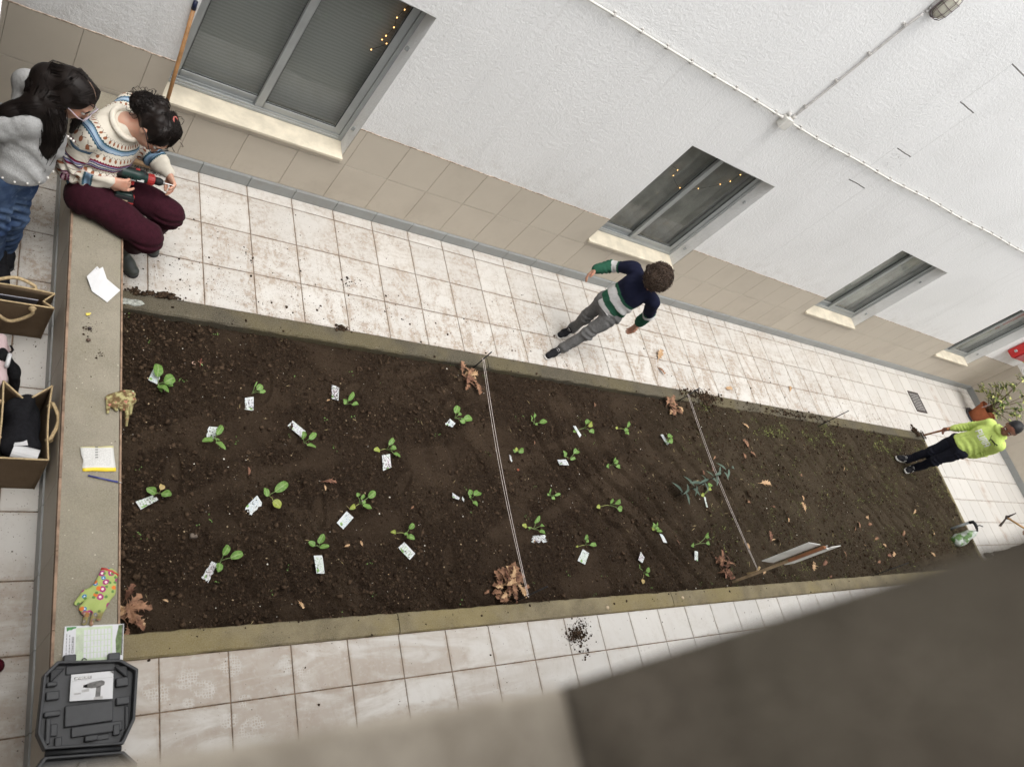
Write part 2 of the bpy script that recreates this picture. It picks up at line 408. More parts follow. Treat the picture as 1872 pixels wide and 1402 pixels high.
# ------------------------------------------------------------ setting materials
def m_floor():
    b = NB('floor_tile_glaze', 0.42, 0.35)
    P = b.pos()
    X, Y, Z = b.xyz(P)
    rnd = b.n('ObjectInfo').outputs['Random']
    base = b.mix(b.noise(3.0, 5, 0.6), (0.485, 0.465, 0.432, 1), (0.56, 0.538, 0.502, 1))
    base = b.mix(b.ma('MULTIPLY', rnd, 0.55), base, (0.44, 0.425, 0.40, 1))
    near = b.ss(Y, -2.6, -2.9)                       # strip by the near building
    nearl = b.ma('MULTIPLY', near, b.ss(X, 3.0, 0.9))
    far = b.ss(Y, -1.5, -1.2)
    kerbp = b.ma('MULTIPLY', far, b.ss(Y, -0.05, -1.05, 0.25, 1.0))
    left = b.ss(X, -0.75, -0.9)
    xfar = b.ss(X, 10.5, 7.5)
    # dragged mud film
    st = b.noise(1.0, 6, 0.62, b.scl(P, 1.6, 5.5, 1), dist=1.4)
    st2 = b.noise(1.0, 6, 0.65, b.scl(P, 5.0, 2.2, 1), dist=2.0)
    fine = b.noise(34, 5, 0.7)
    film = b.ma('MULTIPLY', b.ss(st, 0.40, 0.66), b.ss(fine, 0.25, 0.7))
    film2 = b.ma('MULTIPLY', b.ss(st2, 0.46, 0.64), b.ss(fine, 0.3, 0.62))
    filmn = b.ma('MULTIPLY', b.ss(st, 0.30, 0.60), b.ss(fine, 0.05, 0.5))
    a = b.ma('MULTIPLY', film, b.ma('MULTIPLY', far, xfar))
    a = b.ma('ADD', b.ma('MULTIPLY', a, 0.62), b.ma('MULTIPLY', film2, b.ma('MULTIPLY', 0.95, b.ma('MULTIPLY', kerbp, xfar))))
    a = b.ma('ADD', a, b.ma('MULTIPLY', filmn, b.ma('MULTIPLY', nearl, 0.66)))
    a = b.ma('ADD', a, b.ma('MULTIPLY', film2, b.ma('MULTIPLY', near, 0.16)))
    a = b.ma('ADD', a, b.ma('MULTIPLY', film2, b.ma('MULTIPLY', left, 0.12)))
    mid = b.ma('MULTIPLY', far, b.ma('MULTIPLY', b.ss(X, 3.2, 4.2), b.ss(X, 7.2, 5.4)))
    arc = b.n('TexWave', wave_type='RINGS')
    b.put(arc.inputs['Vector'], b.scl(P, 1, 1, 0))
    arc.inputs['Scale'].default_value = 7
    arc.inputs['Distortion'].default_value = 7
    arc.inputs['Detail'].default_value = 4
    a = b.ma('ADD', a, b.ma('MULTIPLY', b.ma('MULTIPLY', arc.outputs['Fac'], b.ss(st2, 0.42, 0.6)), b.ma('MULTIPLY', mid, 0.3)))
    gu, gv, _ = b.xyz(b.gen().outputs['Generated'])
    rim = b.ma('MINIMUM', b.ma('MINIMUM', gu, b.ma('SUBTRACT', 1.0, gu)), b.ma('MINIMUM', gv, b.ma('SUBTRACT', 1.0, gv)))
    grime = b.ma('MULTIPLY', b.ss(rim, 0.075, 0.0), b.ss(b.noise(13, 5, 0.65), 0.36, 0.66))
    a = b.ma('ADD', a, b.ma('MULTIPLY', grime, 0.42))
    a = b.ma('ADD', a, b.ma('MULTIPLY', b.ma('MULTIPLY', b.ss(b.noise(1.3, 3), 0.42, 0.62), b.ss(rnd, 0.25, 0.9)), b.ma('MULTIPLY', far, b.ma('MULTIPLY', 0.20, b.ss(fine, 0.2, 0.7)))))
    a = b.ma('MINIMUM', a, 0.85)
    # shoe prints pressed clean into the film: ellipse masks with a honeycomb sole pattern
    hexa = b.vor(74, feature='DISTANCE_TO_EDGE', rnd=0.45)
    sole = b.ma('MULTIPLY', b.ss(hexa, 0.22, 0.05), b.ss(b.noise(22, 3), 0.3, 0.55))
    pm = None
    for (cx, cy, rx, ry, an) in ((-0.17, -3.285, .060, .045, .5), (-0.09, -3.345, .062, .045, -.2), (0.045, -3.25, .055, .06, .4),
                                 (-0.31, -3.33, .05, .07, .9), (-0.17, -3.40, .035, .03, 0), (0.10, -3.42, .04, .03, .2),
                                 (0.33, -3.27, .04, .05, .3), (0.13, -3.55, .07, .05, .3), (0.42, -3.32, .04, .03, 0), (0.02, -3.5, .05, .04, 0)):
        dx, dy = b.ma('SUBTRACT', X, cx), b.ma('SUBTRACT', Y, cy)
        u = b.ma('DIVIDE', b.ma('ADD', b.ma('MULTIPLY', dx, math.cos(an)), b.ma('MULTIPLY', dy, math.sin(an))), rx)
        v = b.ma('DIVIDE', b.ma('SUBTRACT', b.ma('MULTIPLY', dy, math.cos(an)), b.ma('MULTIPLY', dx, math.sin(an))), ry)
        r2 = b.ma('ADD', b.ma('MULTIPLY', u, u), b.ma('MULTIPLY', v, v))
        k = b.ss(b.ma('ADD', r2, b.ma('MULTIPLY', b.ma('SUBTRACT', fine, 0.5), 1.2)), 1.2, 0.55)
        pm = k if pm is None else b.ma('MAXIMUM', pm, k)
    a = b.ma('MULTIPLY', a, b.ma('SUBTRACT', 1.0, b.ma('MULTIPLY', pm, b.ma('MULTIPLY', sole, 0.75))))
    mud = b.mix(b.noise(9, 3), (0.27, 0.215, 0.165, 1), (0.36, 0.30, 0.245, 1))
    c = b.mix(a, base, mud)
    # splashes
    dens = b.ma('MULTIPLY', b.ss(b.noise(2.3, 3), 0.35, 0.65), b.ma('ADD', b.ma('MULTIPLY', kerbp, xfar), b.ma('MULTIPLY', near, 0.04)))
    dens = b.ma('ADD', dens, b.ma('MULTIPLY', left, 0.10))
    for sc, th, amt in ((170, 0.32, 0.75), (95, 0.30, 0.55), (52, 0.24, 0.30), (30, 0.16, 0.16)):
        vn = b.n('TexVoronoi')
        b.put(vn.inputs['Vector'], b.pos())
        vn.inputs['Scale'].default_value = sc
        cr = b.xyz(vn.outputs['Color'])[0]
        on = b.ma('LESS_THAN', cr, b.ma('MULTIPLY', dens, amt))
        k = b.ma('MULTIPLY', on, b.ss(vn.outputs['Distance'], th, th * 0.5))
        c = b.mix(b.ma('MULTIPLY', k, 0.8), c, (0.115, 0.082, 0.06, 1))
    # rust/soil run along the far joints
    run = b.ma('MULTIPLY', b.ss(b.ma('ABSOLUTE', b.ma('ADD', b.ma('SUBTRACT', X, 11.45), b.ma('MULTIPLY', b.noise(4), 0.25))), 0.13, 0.0), b.ss(b.noise(6), 0.4, 0.62))
    c = b.mix(b.ma('MULTIPLY', run, 0.5), c, (0.25, 0.15, 0.09, 1))
    b.col(c)
    b.rough(b.ss(a, 0.0, 0.5, 0.42, 0.8))
    b.bump(b.noise(140, 3), 0.05, 0.002)
    return b.m

def m_plaster():
    b = NB('white_plaster', 0.9, 0.2)
    P = b.pos()
    X, Y, Z = b.xyz(P)
    c = b.mix(b.noise(1.1, 5, 0.6), (0.73, 0.727, 0.715, 1), (0.80, 0.797, 0.785, 1))
    st = b.noise(1.0, 5, 0.6, b.scl(P, 5.0, 5.0, 0.55), dist=0.6)
    c = b.mix(b.ma('MULTIPLY', b.ss(st, 0.52, 0.78), 0.16), c, (0.43, 0.425, 0.41, 1))
    sp = b.ma('MULTIPLY', b.ss(b.noise(14, 5, 0.7), 0.62, 0.75), b.ss(b.noise(2.2, 3), 0.5, 0.62))
    c = b.mix(b.ma('MULTIPLY', sp, 0.75), c, (0.36, 0.355, 0.35, 1))
    patch = b.ma('MULTIPLY', b.ss(b.noise(0.75, 3, 0.5), 0.50, 0.62), 0.18)
    c = b.mix(patch, c, (0.60, 0.595, 0.575, 1))
    drip = b.ma('MULTIPLY', b.ss(b.noise(1.0, 4, 0.6, b.scl(P, 16, 16, 0.9)), 0.52, 0.72), b.ma('MULTIPLY', b.ss(Z, 2.34, 2.30), b.ss(Z, 1.75, 2.25)))
    c = b.mix(b.ma('MULTIPLY', drip, 0.22), c, (0.40, 0.38, 0.35, 1))
    splash = b.ma('MULTIPLY', b.ss(Z, 1.15, 0.80), b.ss(b.noise(9, 5, 0.65), 0.40, 0.75))
    c = b.mix(b.ma('MULTIPLY', splash, 0.28), c, (0.42, 0.38, 0.33, 1))
    # settlement cracks: four open slots and the hairlines that join them
    wob = b.ma('MULTIPLY', b.ma('SUBTRACT', b.noise(9, 3), 0.5), 0.012)
    Xw, Zw = b.ma('ADD', X, wob), b.ma('ADD', Z, wob)
    crack = None
    def rect(x0, x1, z0, z1, e):
        fx = b.ma('MULTIPLY', b.ss(Xw, x0 - e, x0), b.ss(Xw, x1 + e, x1))
        fz = b.ma('MULTIPLY', b.ss(Zw, z0 - e, z0), b.ss(Zw, z1 + e, z1))
        return b.ma('MULTIPLY', fx, fz)
    for (x0, x1, z, am) in ((5.04, 5.33, 2.158, 1.0), (5.09, 5.344, 2.605, 1.0), (5.077, 5.35, 3.171, 1.0), (5.07, 5.335, 3.589, 1.0)):
        k = rect(x0, x1, z - 0.003, z + 0.003, 0.004)
        crack = k if crack is None else b.ma('MAXIMUM', crack, k)
    for (x, z0, z1) in ((5.33, 0.83, 2.158), (5.06, 2.158, 2.605), (5.345, 2.605, 3.171), (5.077, 3.171, 3.589), (5.34, 3.589, 4.6)):
        crack = b.ma('MAXIMUM', crack, b.ma('MULTIPLY', rect(x - 0.0005, x + 0.0005, z0, z1, 0.003), 0.45))
    spider = b.ma('MULTIPLY', b.ss(b.ma('ABSOLUTE', b.ma('SUBTRACT', b.noise(7, 3, vec=b.scl(P, 1, 1, 1.4)), 0.5)), 0.006, 0.0), rect(5.16, 5.36, 2.42, 2.56, 0.02))
    crack = b.ma('MAXIMUM', crack, b.ma('MULTIPLY', spider, 0.7))
    c = b.mix(b.ma('MULTIPLY', crack, 0.85), c, (0.10, 0.085, 0.08, 1))
    b.col(c)
    h = b.ma('ADD', b.ma('MULTIPLY', b.noise(105, 4, 0.65), 1.0), b.ma('MULTIPLY', b.noise(40, 3), 1.0))
    h = b.ma('SUBTRACT', h, b.ma('MULTIPLY', crack, 2.0))
    b.bump(h, 0.62, 0.009)
    return b.m

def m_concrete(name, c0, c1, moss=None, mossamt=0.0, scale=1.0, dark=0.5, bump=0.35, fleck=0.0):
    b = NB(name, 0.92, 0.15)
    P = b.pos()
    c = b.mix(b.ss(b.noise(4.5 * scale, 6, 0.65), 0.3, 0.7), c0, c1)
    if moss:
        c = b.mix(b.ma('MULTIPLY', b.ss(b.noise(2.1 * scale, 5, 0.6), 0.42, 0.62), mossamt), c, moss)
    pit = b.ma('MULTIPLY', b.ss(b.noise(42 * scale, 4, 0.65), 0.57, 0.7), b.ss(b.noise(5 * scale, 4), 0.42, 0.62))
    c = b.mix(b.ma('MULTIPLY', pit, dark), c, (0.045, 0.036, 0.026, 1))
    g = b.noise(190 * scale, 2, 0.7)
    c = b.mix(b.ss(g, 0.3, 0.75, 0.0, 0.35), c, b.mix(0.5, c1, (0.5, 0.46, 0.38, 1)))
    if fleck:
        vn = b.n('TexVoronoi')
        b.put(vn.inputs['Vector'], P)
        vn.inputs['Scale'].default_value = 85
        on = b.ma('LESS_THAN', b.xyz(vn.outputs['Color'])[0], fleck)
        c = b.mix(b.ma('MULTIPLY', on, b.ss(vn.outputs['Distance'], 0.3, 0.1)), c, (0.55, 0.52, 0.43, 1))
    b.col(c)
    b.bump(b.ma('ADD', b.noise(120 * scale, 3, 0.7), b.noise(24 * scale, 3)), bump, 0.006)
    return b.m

def m_clad(name, c0, c1, rough=0.5):
    b = NB(name, rough, 0.35)
    rnd = b.n('ObjectInfo').outputs['Random']
    c = b.mix(b.noise(5, 5, 0.6), c0, c1)
    c = b.mix(b.ma('MULTIPLY', rnd, 0.25), c, tuple(x * 0.86 for x in c0[:3]) + (1,))
    c = b.mix(b.ma('MULTIPLY', b.ss(b.noise(2.0, 5), 0.5, 0.7), 0.14), c, (0.22, 0.18, 0.14, 1))
    Zc = b.xyz()[2]
    mudz = b.ma('MULTIPLY', b.ss(Zc, 0.32, 0.05), b.ss(b.noise(16, 5, 0.7), 0.48, 0.68))
    c = b.mix(b.ma('MULTIPLY', mudz, 0.14), c, (0.20, 0.15, 0.105, 1))
    b.col(c)
    b.bump(b.noise(160, 3), 0.06, 0.002)
    return b.m

M = {}
M['floor'] = m_floor()
M['plaster'] = m_plaster()
M['grout'] = simple('muddy_grout', (0.19, 0.135, 0.094, 1), 0.95, 0.1, 0.3, 20, 0.3, vec='pos')
M['clad'] = m_clad('beige_wall_tile', (0.475, 0.424, 0.350, 1), (0.535, 0.480, 0.398, 1))
M['cladjoint'] = simple('cladding_joint', (0.47, 0.43, 0.36, 1), 0.9, 0.1, 0.1, 20, vec='pos')
M['skirt'] = m_clad('grey_skirting_glaze', (0.265, 0.275, 0.27, 1), (0.31, 0.32, 0.312, 1), 0.38)
M['mortar'] = simple('mortar_edge', (0.46, 0.37, 0.29, 1), 0.95, 0.1, 0.35, 60, 0.5, vec='pos')
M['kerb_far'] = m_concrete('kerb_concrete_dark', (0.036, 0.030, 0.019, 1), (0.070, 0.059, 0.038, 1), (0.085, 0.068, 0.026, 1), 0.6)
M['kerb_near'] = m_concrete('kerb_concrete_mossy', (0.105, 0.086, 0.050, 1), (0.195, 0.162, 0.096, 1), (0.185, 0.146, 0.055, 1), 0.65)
M['bench'] = m_concrete('bench_concrete', (0.190, 0.170, 0.130, 1), (0.245, 0.220, 0.172, 1), (0.21, 0.19, 0.125, 1), 0.3, dark=0.25, fleck=0.014)
M['ledge'] = m_concrete('ledge_concrete', (0.25, 0.21, 0.16, 1), (0.47, 0.41, 0.33, 1), (0.50, 0.45, 0.36, 1), 0.5, 5.0, 0.55, 0.6)
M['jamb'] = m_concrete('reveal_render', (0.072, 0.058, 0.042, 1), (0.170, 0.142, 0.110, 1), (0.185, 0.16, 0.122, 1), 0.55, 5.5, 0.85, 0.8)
M['edge'] = simple('terracotta_edge', (0.27, 0.185, 0.13, 1), 0.85, 0.15, 0.25, 14, 0.2, vec='pos')
M['sill'] = simple('cream_stone', (0.60, 0.54, 0.425, 1), 0.7, 0.3, 0.10, 7, 0.08, vec='pos')
M['alu'] = simple('grey_aluminium', (0.36, 0.375, 0.37, 1), 0.42, 0.4, 0.06, 5, 0, 0.25)
M['aludark'] = simple('window_gasket', (0.06, 0.06, 0.06, 1), 0.6, 0.3)
M['room'] = simple('room_paint', (0.30, 0.28, 0.26, 1), 0.9, 0.1)
M['ground'] = simple('bare_ground', (0.2, 0.17, 0.13, 1), 0.95, 0.1, vec='pos')

def m_glass():
    b = NB('window_glass', 0.03, 0.5)
    tr = b.n('BsdfTransparent')
    tr.inputs[0].default_value = (0.90, 0.915, 0.905, 1)
    gl = b.n('BsdfGlossy')
    gl.inputs['Roughness'].default_value = 0.02
    gl.inputs['Color'].default_value = (0.95, 0.96, 0.96, 1)
    fr = b.n('Fresnel')
    fr.inputs[0].default_value = 1.5
    mx = b.n('MixShader')
    front = b.ma('SUBTRACT', 1.0, b.n('NewGeometry').outputs['Backfacing'])      # the far side of the sheet must not mirror internally
    b.l(b.ma('MULTIPLY', fr.outputs[0], front), mx.inputs[0])
    b.l(tr.outputs[0], mx.inputs[1])
    b.l(gl.outputs[0], mx.inputs[2])
    b.l(mx.outputs[0], b.out.inputs[0])
    return b.m
M['glass'] = m_glass()

def m_blind():
    b = NB('drawn_blind', 0.8, 0.2)
    X, Y, Z = b.xyz()
    w = b.n('TexWave', wave_type='BANDS', bands_direction='Z')
    w.inputs['Scale'].default_value = 13
    w.inputs['Distortion'].default_value = 5.5
    w.inputs['Detail'].default_value = 3
    w.inputs['Detail Scale'].default_value = 0.7
    b.put(w.inputs['Vector'], b.scl(b.pos(), 0.35, 0.1, 1.0))
    b.col(b.mix(w.outputs['Fac'], (0.31, 0.307, 0.300, 1), (0.37, 0.366, 0.358, 1)))
    return b.m
M['blind'] = m_blind()

# ------------------------------------------------------------ ground and floor
T = 0.33
BX0, BX1 = -0.82, -0.57           # low wall
KF0, KF1 = -1.212, -1.09          # far kerb
KN0, KN1 = -3.174, -3.054         # near kerb
EX = 10.0                         # bed end
XW = 12.93                        # end wall
YN = CAMP.y + 0.0225              # face of the near building

gm = MB()
gm.add([(-40, -40, -0.35), (40, -40, -0.35), (40, 40, -0.35), (-40, 40, -0.35)], [(0, 1, 2, 3)])
tag(part('ground', gm, M['ground']), kind='structure')

fm = MB()
zg = -0.006
for (x0, x1, y0, y1) in ((-6, -0.57, YN, 0.0), (-0.57, EX + 0.055, KF1, 0.0), (-0.57, EX + 0.055, YN, KN0), (EX + 0.055, XW, YN, 0.0)):
    fm.add([(x0, y0, zg), (x1, y0, zg), (x1, y1, zg), (x0, y1, zg)], [(0, 1, 2, 3)])
floor = tag(part('floor', fm, M['grout']), kind='structure')

rects = []
J = 0.0031
rows_far = [(-0.105, 0.0), (-0.437, -0.105), (-0.769, -0.437), (-1.09, -0.769)]
for i in range(-2, 40):
    for (y0, y1) in rows_far:
        rects.append((max(i * T, BX1), min((i + 1) * T, XW), y0, y1))
for i in range(-2, 31):
    for (y0, y1) in ((-3.422, KN0), (-3.752, -3.422), (YN, -3.752)):
        rects.append((max(0.034 + i * T, BX1), min(0.034 + (i + 1) * T, EX + 0.055), y0, y1))
ye = [KF1, -1.101 - 0.332, -1.765, -2.097, -2.43, -2.76, -3.09, -3.422, -3.752, YN]
for i in range(30, 40):
    for a_, b_ in zip(ye[:-1], ye[1:]):
        rects.append((max(i * T, EX + 0.055), min((i + 1) * T, XW), b_, a_))
xl = [BX0, -0.985] + [-0.985 - T * k for k in range(1, 16)]
yl = [0.0] + [-0.14] + [-0.47 - 0.33 * k for k in range(0, 11)] + [YN]
for a_, b_ in zip(xl[:-1], xl[1:]):
    for c_, d_ in zip(yl[:-1], yl[1:]):
        rects.append((b_, a_, d_, c_))
rects = [r for r in rects if r[1] - r[0] > 0.02 and r[3] - r[2] > 0.02]
def tile_rank(r):
    cx, cy = (r[0] + r[1]) / 2, (r[2] + r[3]) / 2
    d = (Vector((cx, cy, 0)) - CAMP).length
    hid = 100 if (cx < -1.15 or cy < -3.75 or (cx > 3 and cy < -3.45)) else 0
    return hid + d
rects.sort(key=tile_rank)
def tile_mb(mb, r):
    x0, x1, y0, y1 = r[0] + J, r[1] - J, r[2] + J, r[3] - J
    dz = random.uniform(-0.0006, 0.0006)
    e = 0.0022
    lo, mi, hi = -0.02, -0.0018 + dz, 0.0 + dz
    vs = [(x0, y0, lo), (x1, y0, lo), (x1, y1, lo), (x0, y1, lo), (x0, y0, mi), (x1, y0, mi), (x1, y1, mi), (x0, y1, mi),
          (x0 + e, y0 + e, hi), (x1 - e, y0 + e, hi), (x1 - e, y1 - e, hi), (x0 + e, y1 - e, hi)]
    fs = [(0, 1, 5, 4), (1, 2, 6, 5), (2, 3, 7, 6), (3, 0, 4, 7), (4, 5, 9, 8), (5, 6, 10, 9), (6, 7, 11, 10), (7, 4, 8, 11), (8, 9, 10, 11)]
    mb.add(vs, fs)
rest = MB()
for k, r in enumerate(rects):
    if k < 298:
        b_ = MB()
        tile_mb(b_, r)
        part('tile', b_, M['floor'], floor)
    else:
        tile_mb(rest, r)
tag(part('tile_field', rest, M['floor'], floor), kind='stuff')

# ------------------------------------------------------------ kerb of the bed
kerb = MB()
kerb.box(-0.5, EX, KF0 + 0.01, KF1 - 0.01, -0.2, -0.06).box(-0.5, EX, KN0 + 0.01, KN1 - 0.01, -0.2, -0.06)
kerb = tag(part('kerb', kerb, M['kerb_far']), kind='structure')
def kerb_stone(a, b, c, d, top, mt, along='x', sd=0):
    n = max(4, int((b - a) / 0.02))
    s = np.linspace(a + 0.003, b - 0.003, n)
    w = d - c
    prof = [(0, -0.14), (0, top - 0.012), (0.008, top - 0.002), (w * 0.25, top), (w * 0.5, top + 0.001), (w * 0.75, top), (w - 0.008, top - 0.002), (w, top - 0.012), (w, -0.14)]
    vs = []
    for t in s:
        for j, (q, z) in enumerate(prof):
            e = fbm(np.array(t * 9.0), np.array(j * 3.1 + sd), 3, 3) * (0.006 if j in (1, 2, 6, 7) else 0.002)
            e2 = pn(np.array(t * 31.0), np.array(j * 1.7 + sd), 5) * (0.004 if j in (1, 2, 6, 7) else 0.001)
            qq = c + q + float(e) * (1 if j > 4 else -1)
            zz = z + (float(e2) - abs(float(e)) * 0.6 if j not in (0, 8) else 0)
            vs.append((t, qq, zz) if along == 'x' else (qq, t, zz))
    m_ = len(prof)
    fs = [(i * m_ + j, i * m_ + j + 1, (i + 1) * m_ + j + 1, (i + 1) * m_ + j) for i in range(n - 1) for j in range(m_ - 1)]
    fs += [tuple(range(m_)), tuple((n - 1) * m_ + j for j in range(m_))[::-1]]
    mb = MB()
    mb.add(vs, fs)
    part('kerb_stone', mb, mt, kerb, smooth=False)
xs = [-0.57, 2.18, 4.78, 7.4, EX + 0.05]
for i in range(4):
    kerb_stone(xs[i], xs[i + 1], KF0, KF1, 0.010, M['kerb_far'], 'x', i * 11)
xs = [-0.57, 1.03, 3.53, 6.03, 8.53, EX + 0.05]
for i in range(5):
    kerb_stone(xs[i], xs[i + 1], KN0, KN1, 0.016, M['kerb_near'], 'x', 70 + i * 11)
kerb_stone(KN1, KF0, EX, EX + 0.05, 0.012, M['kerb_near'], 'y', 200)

# ------------------------------------------------------------ soil bed
PRINTS = [(0.35, -1.62, 1.2), (0.55, -1.88, 1.1), (0.95, -1.55, .7), (-.2, -2.2, 1.5), (.62, -2.42, 1.4), (1.25, -2.2, .9), (1.5, -2.72, 1.3), (1.75, -1.6, 1.0), (2.5, -2.2, -.9), (2.75, -2.6, -.8), (3.15, -1.75, -.9), (3.35, -2.25, -1.0), (3.75, -2.7, -.9), (4.3, -1.75, -.8), (5.2, -1.9, -.9), (5.6, -2.3, -.8), (6.2, -2.0, -.9), (8.3, -1.75, .2), (7.8, -2.1, .1)]
def soil_fn(x, y):
    f1 = fbm(x * 0.9, y * 0.9, 3, 1)
    comp = sstep(fbm(x * 1.7 + 5, y * 2.3, 4, 9), 0.02, 0.42)          # trodden, smoother patches
    comp = np.maximum(comp, 0.85 * sstep(fbm(x * 0.8 + 31, y * 4.5 - x * 1.9, 3, 17), 0.22, 0.5))
    ph = (x * 0.80 + (y + 2.1) * 0.60) / 0.25 + 1.3 * fbm(x * 0.9, y * 0.9, 3, 21)
    fur = np.abs(((ph % 1.0) - 0.5) * 2)
    gate = sstep(fbm(x * 0.7 + 9, y * 0.7, 3, 33), -0.25, 0.25) * (0.42 + 0.58 * sstep(x, 0.8, 3.5))
    h = 0.016 * f1 + 0.046 * gate * (sstep(fur, 0.0, 0.38) - 0.7)
    for (fx, fy, fa) in PRINTS:
        u = (x - fx) * math.cos(fa) + (y - fy) * math.sin(fa)
        v = (y - fy) * math.cos(fa) - (x - fx) * math.sin(fa)
        r2 = (u / 0.115) ** 2 + (v / (0.044 - 0.010 * np.clip(u / 0.115, -1, 1))) ** 2
        k = 1 - sstep(r2, 0.75, 1.25)
        h = h - 0.016 * k + 0.007 * np.exp(-((r2 - 1.35) / 0.3) ** 2)
        comp = np.maximum(comp, 0.9 * k)
    rough = 1 - 0.62 * comp
    h = h + rough * (0.014 * fbm(x * 9, y * 9, 3, 41) + 0.016 * fbm(x * 26, y * 26, 3, 51) + 0.012 * np.abs(fbm(x * 55, y * 55, 2, 61)))
    # soil drops to a small gutter along the kerb, heaps on to the far kerb beyond the second string
    e = np.minimum(np.abs(y - KF0), np.abs(y - KN1))
    h = h - 0.022 * np.exp(-(e / 0.045) ** 2) * (1 - sstep(x, 4.0, 4.8)) + 0.022 * sstep(x, 4.2, 5.2)
    return np.minimum(h - 0.030, 0.02), comp
xs_, x_ = [], BX1 - 0.02
while x_ < EX + 0.01:
    xs_.append(x_)
    x_ += 0.0085 + 0.0016 * max(0, x_)
xs_ = np.array(xs_)
ys_ = np.linspace(KN1 + 0.0, KF0 - 0.0, 215)
GX, GY = np.meshgrid(xs_, ys_, indexing='ij')
GZ, GC = soil_fn(GX, GY)
nx_, ny_ = GX.shape
idx = np.arange(nx_ * ny_).reshape(nx_, ny_)
SF = np.stack([idx[:-1, :-1], idx[1:, :-1], idx[1:, 1:], idx[:-1, 1:]], -1).reshape(-1, 4)
def soil_z(x, y):
    return float(soil_fn(np.array(float(x)), np.array(float(y)))[0])

def m_soil():
    b = NB('garden_soil', 0.95, 0.12)
    at = b.n('Attribute', attribute_name='compact').outputs['Fac']
    X, Y, Z = b.xyz()
    gr1 = b.ss(b.noise(88, 4, 0.75), 0.36, 0.66)
    gr2 = b.ss(b.noise(210, 3, 0.7), 0.35, 0.68)
    gr0 = b.ma('ADD', b.ma('MULTIPLY', gr1, 0.6), b.ma('MULTIPLY', gr2, 0.4))
    dk = b.mix(gr0, (0.0105, 0.0064, 0.0039, 1), (0.060, 0.039, 0.024, 1))
    lt = b.mix(b.ma('ADD', b.ma('MULTIPLY', gr0, 0.6), b.ma('MULTIPLY', b.noise(19, 5, 0.65), 0.4)), (0.032, 0.0208, 0.0128, 1), (0.080, 0.0545, 0.035, 1))
    c = b.mix(b.ma('MULTIPLY', at, b.ss(b.noise(5, 4), 0.3, 0.6, 0.45, 1.0)), dk, lt)
    c = b.mix(b.ma('MULTIPLY', b.ss(b.noise(1.7, 4, 0.6), 0.50, 0.62), 0.45), c, b.mix(gr0, (0.034, 0.0225, 0.014, 1), (0.105, 0.073, 0.047, 1)))      # drier crust
    dry = b.ss(X, 2.6, 6.0, 0.0, 0.62)
    c = b.mix(dry, c, b.mix(b.ma('ADD', b.ma('MULTIPLY', gr0, 0.55), b.ma('MULTIPLY', b.noise(28, 5, 0.7), 0.45)), (0.040, 0.036, 0.0225, 1), (0.098, 0.073, 0.047, 1)))
    gr = b.ma('MULTIPLY', b.ss(b.noise(11, 5, 0.7), 0.56, 0.68), b.ss(X, 4.0, 6.0))
    c = b.mix(b.ma('MULTIPLY', gr, 0.35), c, (0.075, 0.085, 0.025, 1))
    b.col(c)
    b.bump(b.noise(85, 5, 0.8), 1.0, 0.022)
    b.bump(b.noise(240, 3, 0.75), 0.8, 0.006)
    return b.m
M['soil'] = m_soil()
soil = part('soil', None, M['soil'], V=np.stack([GX, GY, GZ], -1).reshape(-1, 3), F=SF, smooth=True)
tag(soil, kind='structure')
vattr(soil, 'compact', GC.ravel(), 'FLOAT')

# crumbs, grit and clods: nobody could count them
ICO_V = []
_t = (1 + 5 ** 0.5) / 2
for a_, b_ in ((-1, _t), (1, _t), (-1, -_t), (1, -_t)):
    ICO_V += [(a_, b_, 0)]
for a_, b_ in ((-1, _t), (1, _t), (-1, -_t), (1, -_t)):
    ICO_V += [(0, a_, b_)]
for a_, b_ in ((-1, _t), (1, _t), (-1, -_t), (1, -_t)):
    ICO_V += [(b_, 0, a_)]
ICO_V = np.array(ICO_V) / np.linalg.norm(ICO_V[0])
ICO_F = np.array([(0, 11, 5), (0, 5, 1), (0, 1, 7), (0, 7, 10), (0, 10, 11), (1, 5, 9), (5, 11, 4), (11, 10, 2), (10, 7, 6), (7, 1, 8),
                  (3, 9, 4), (3, 4, 2), (3, 2, 6), (3, 6, 8), (3, 8, 9), (4, 9, 5), (2, 4, 11), (6, 2, 10), (8, 6, 7), (9, 8, 1)])
# vertex order of ICO_F follows the classic (-1,t,0).. (0,-1,t).. (t,0,-1).. layout
ICO_V = np.array([(-1, _t, 0), (1, _t, 0), (-1, -_t, 0), (1, -_t, 0), (0, -1, _t), (0, 1, _t), (0, -1, -_t), (0, 1, -_t), (_t, 0, -1), (_t, 0, 1), (-_t, 0, -1), (-_t, 0, 1)]) / math.sqrt(1 + _t * _t)
def lumps(name, P, R, mt, flat=0.75, jit=0.35):
    n = len(P)
    v = ICO_V[None] * (1 + jit * (RNG.random((n, 12, 1)) - 0.5) * 2) * np.array(R)[:, None, None]
    an = RNG.random(n) * 6.283
    ca, sa = np.cos(an)[:, None], np.sin(an)[:, None]
    st = 1 + 0.5 * (RNG.random((n, 1)) - 0.3)
    x, y = v[..., 0] * st, v[..., 1]
    v = np.stack([x * ca - y * sa, x * sa + y * ca, v[..., 2] * flat], -1) + np.array(P)[:, None, :]
    f = (ICO_F[None] + 12 * np.arange(n)[:, None, None]).reshape(-1, 3)
    return tag(part(name, None, mt, V=v.reshape(-1, 3), F=f), kind='stuff')
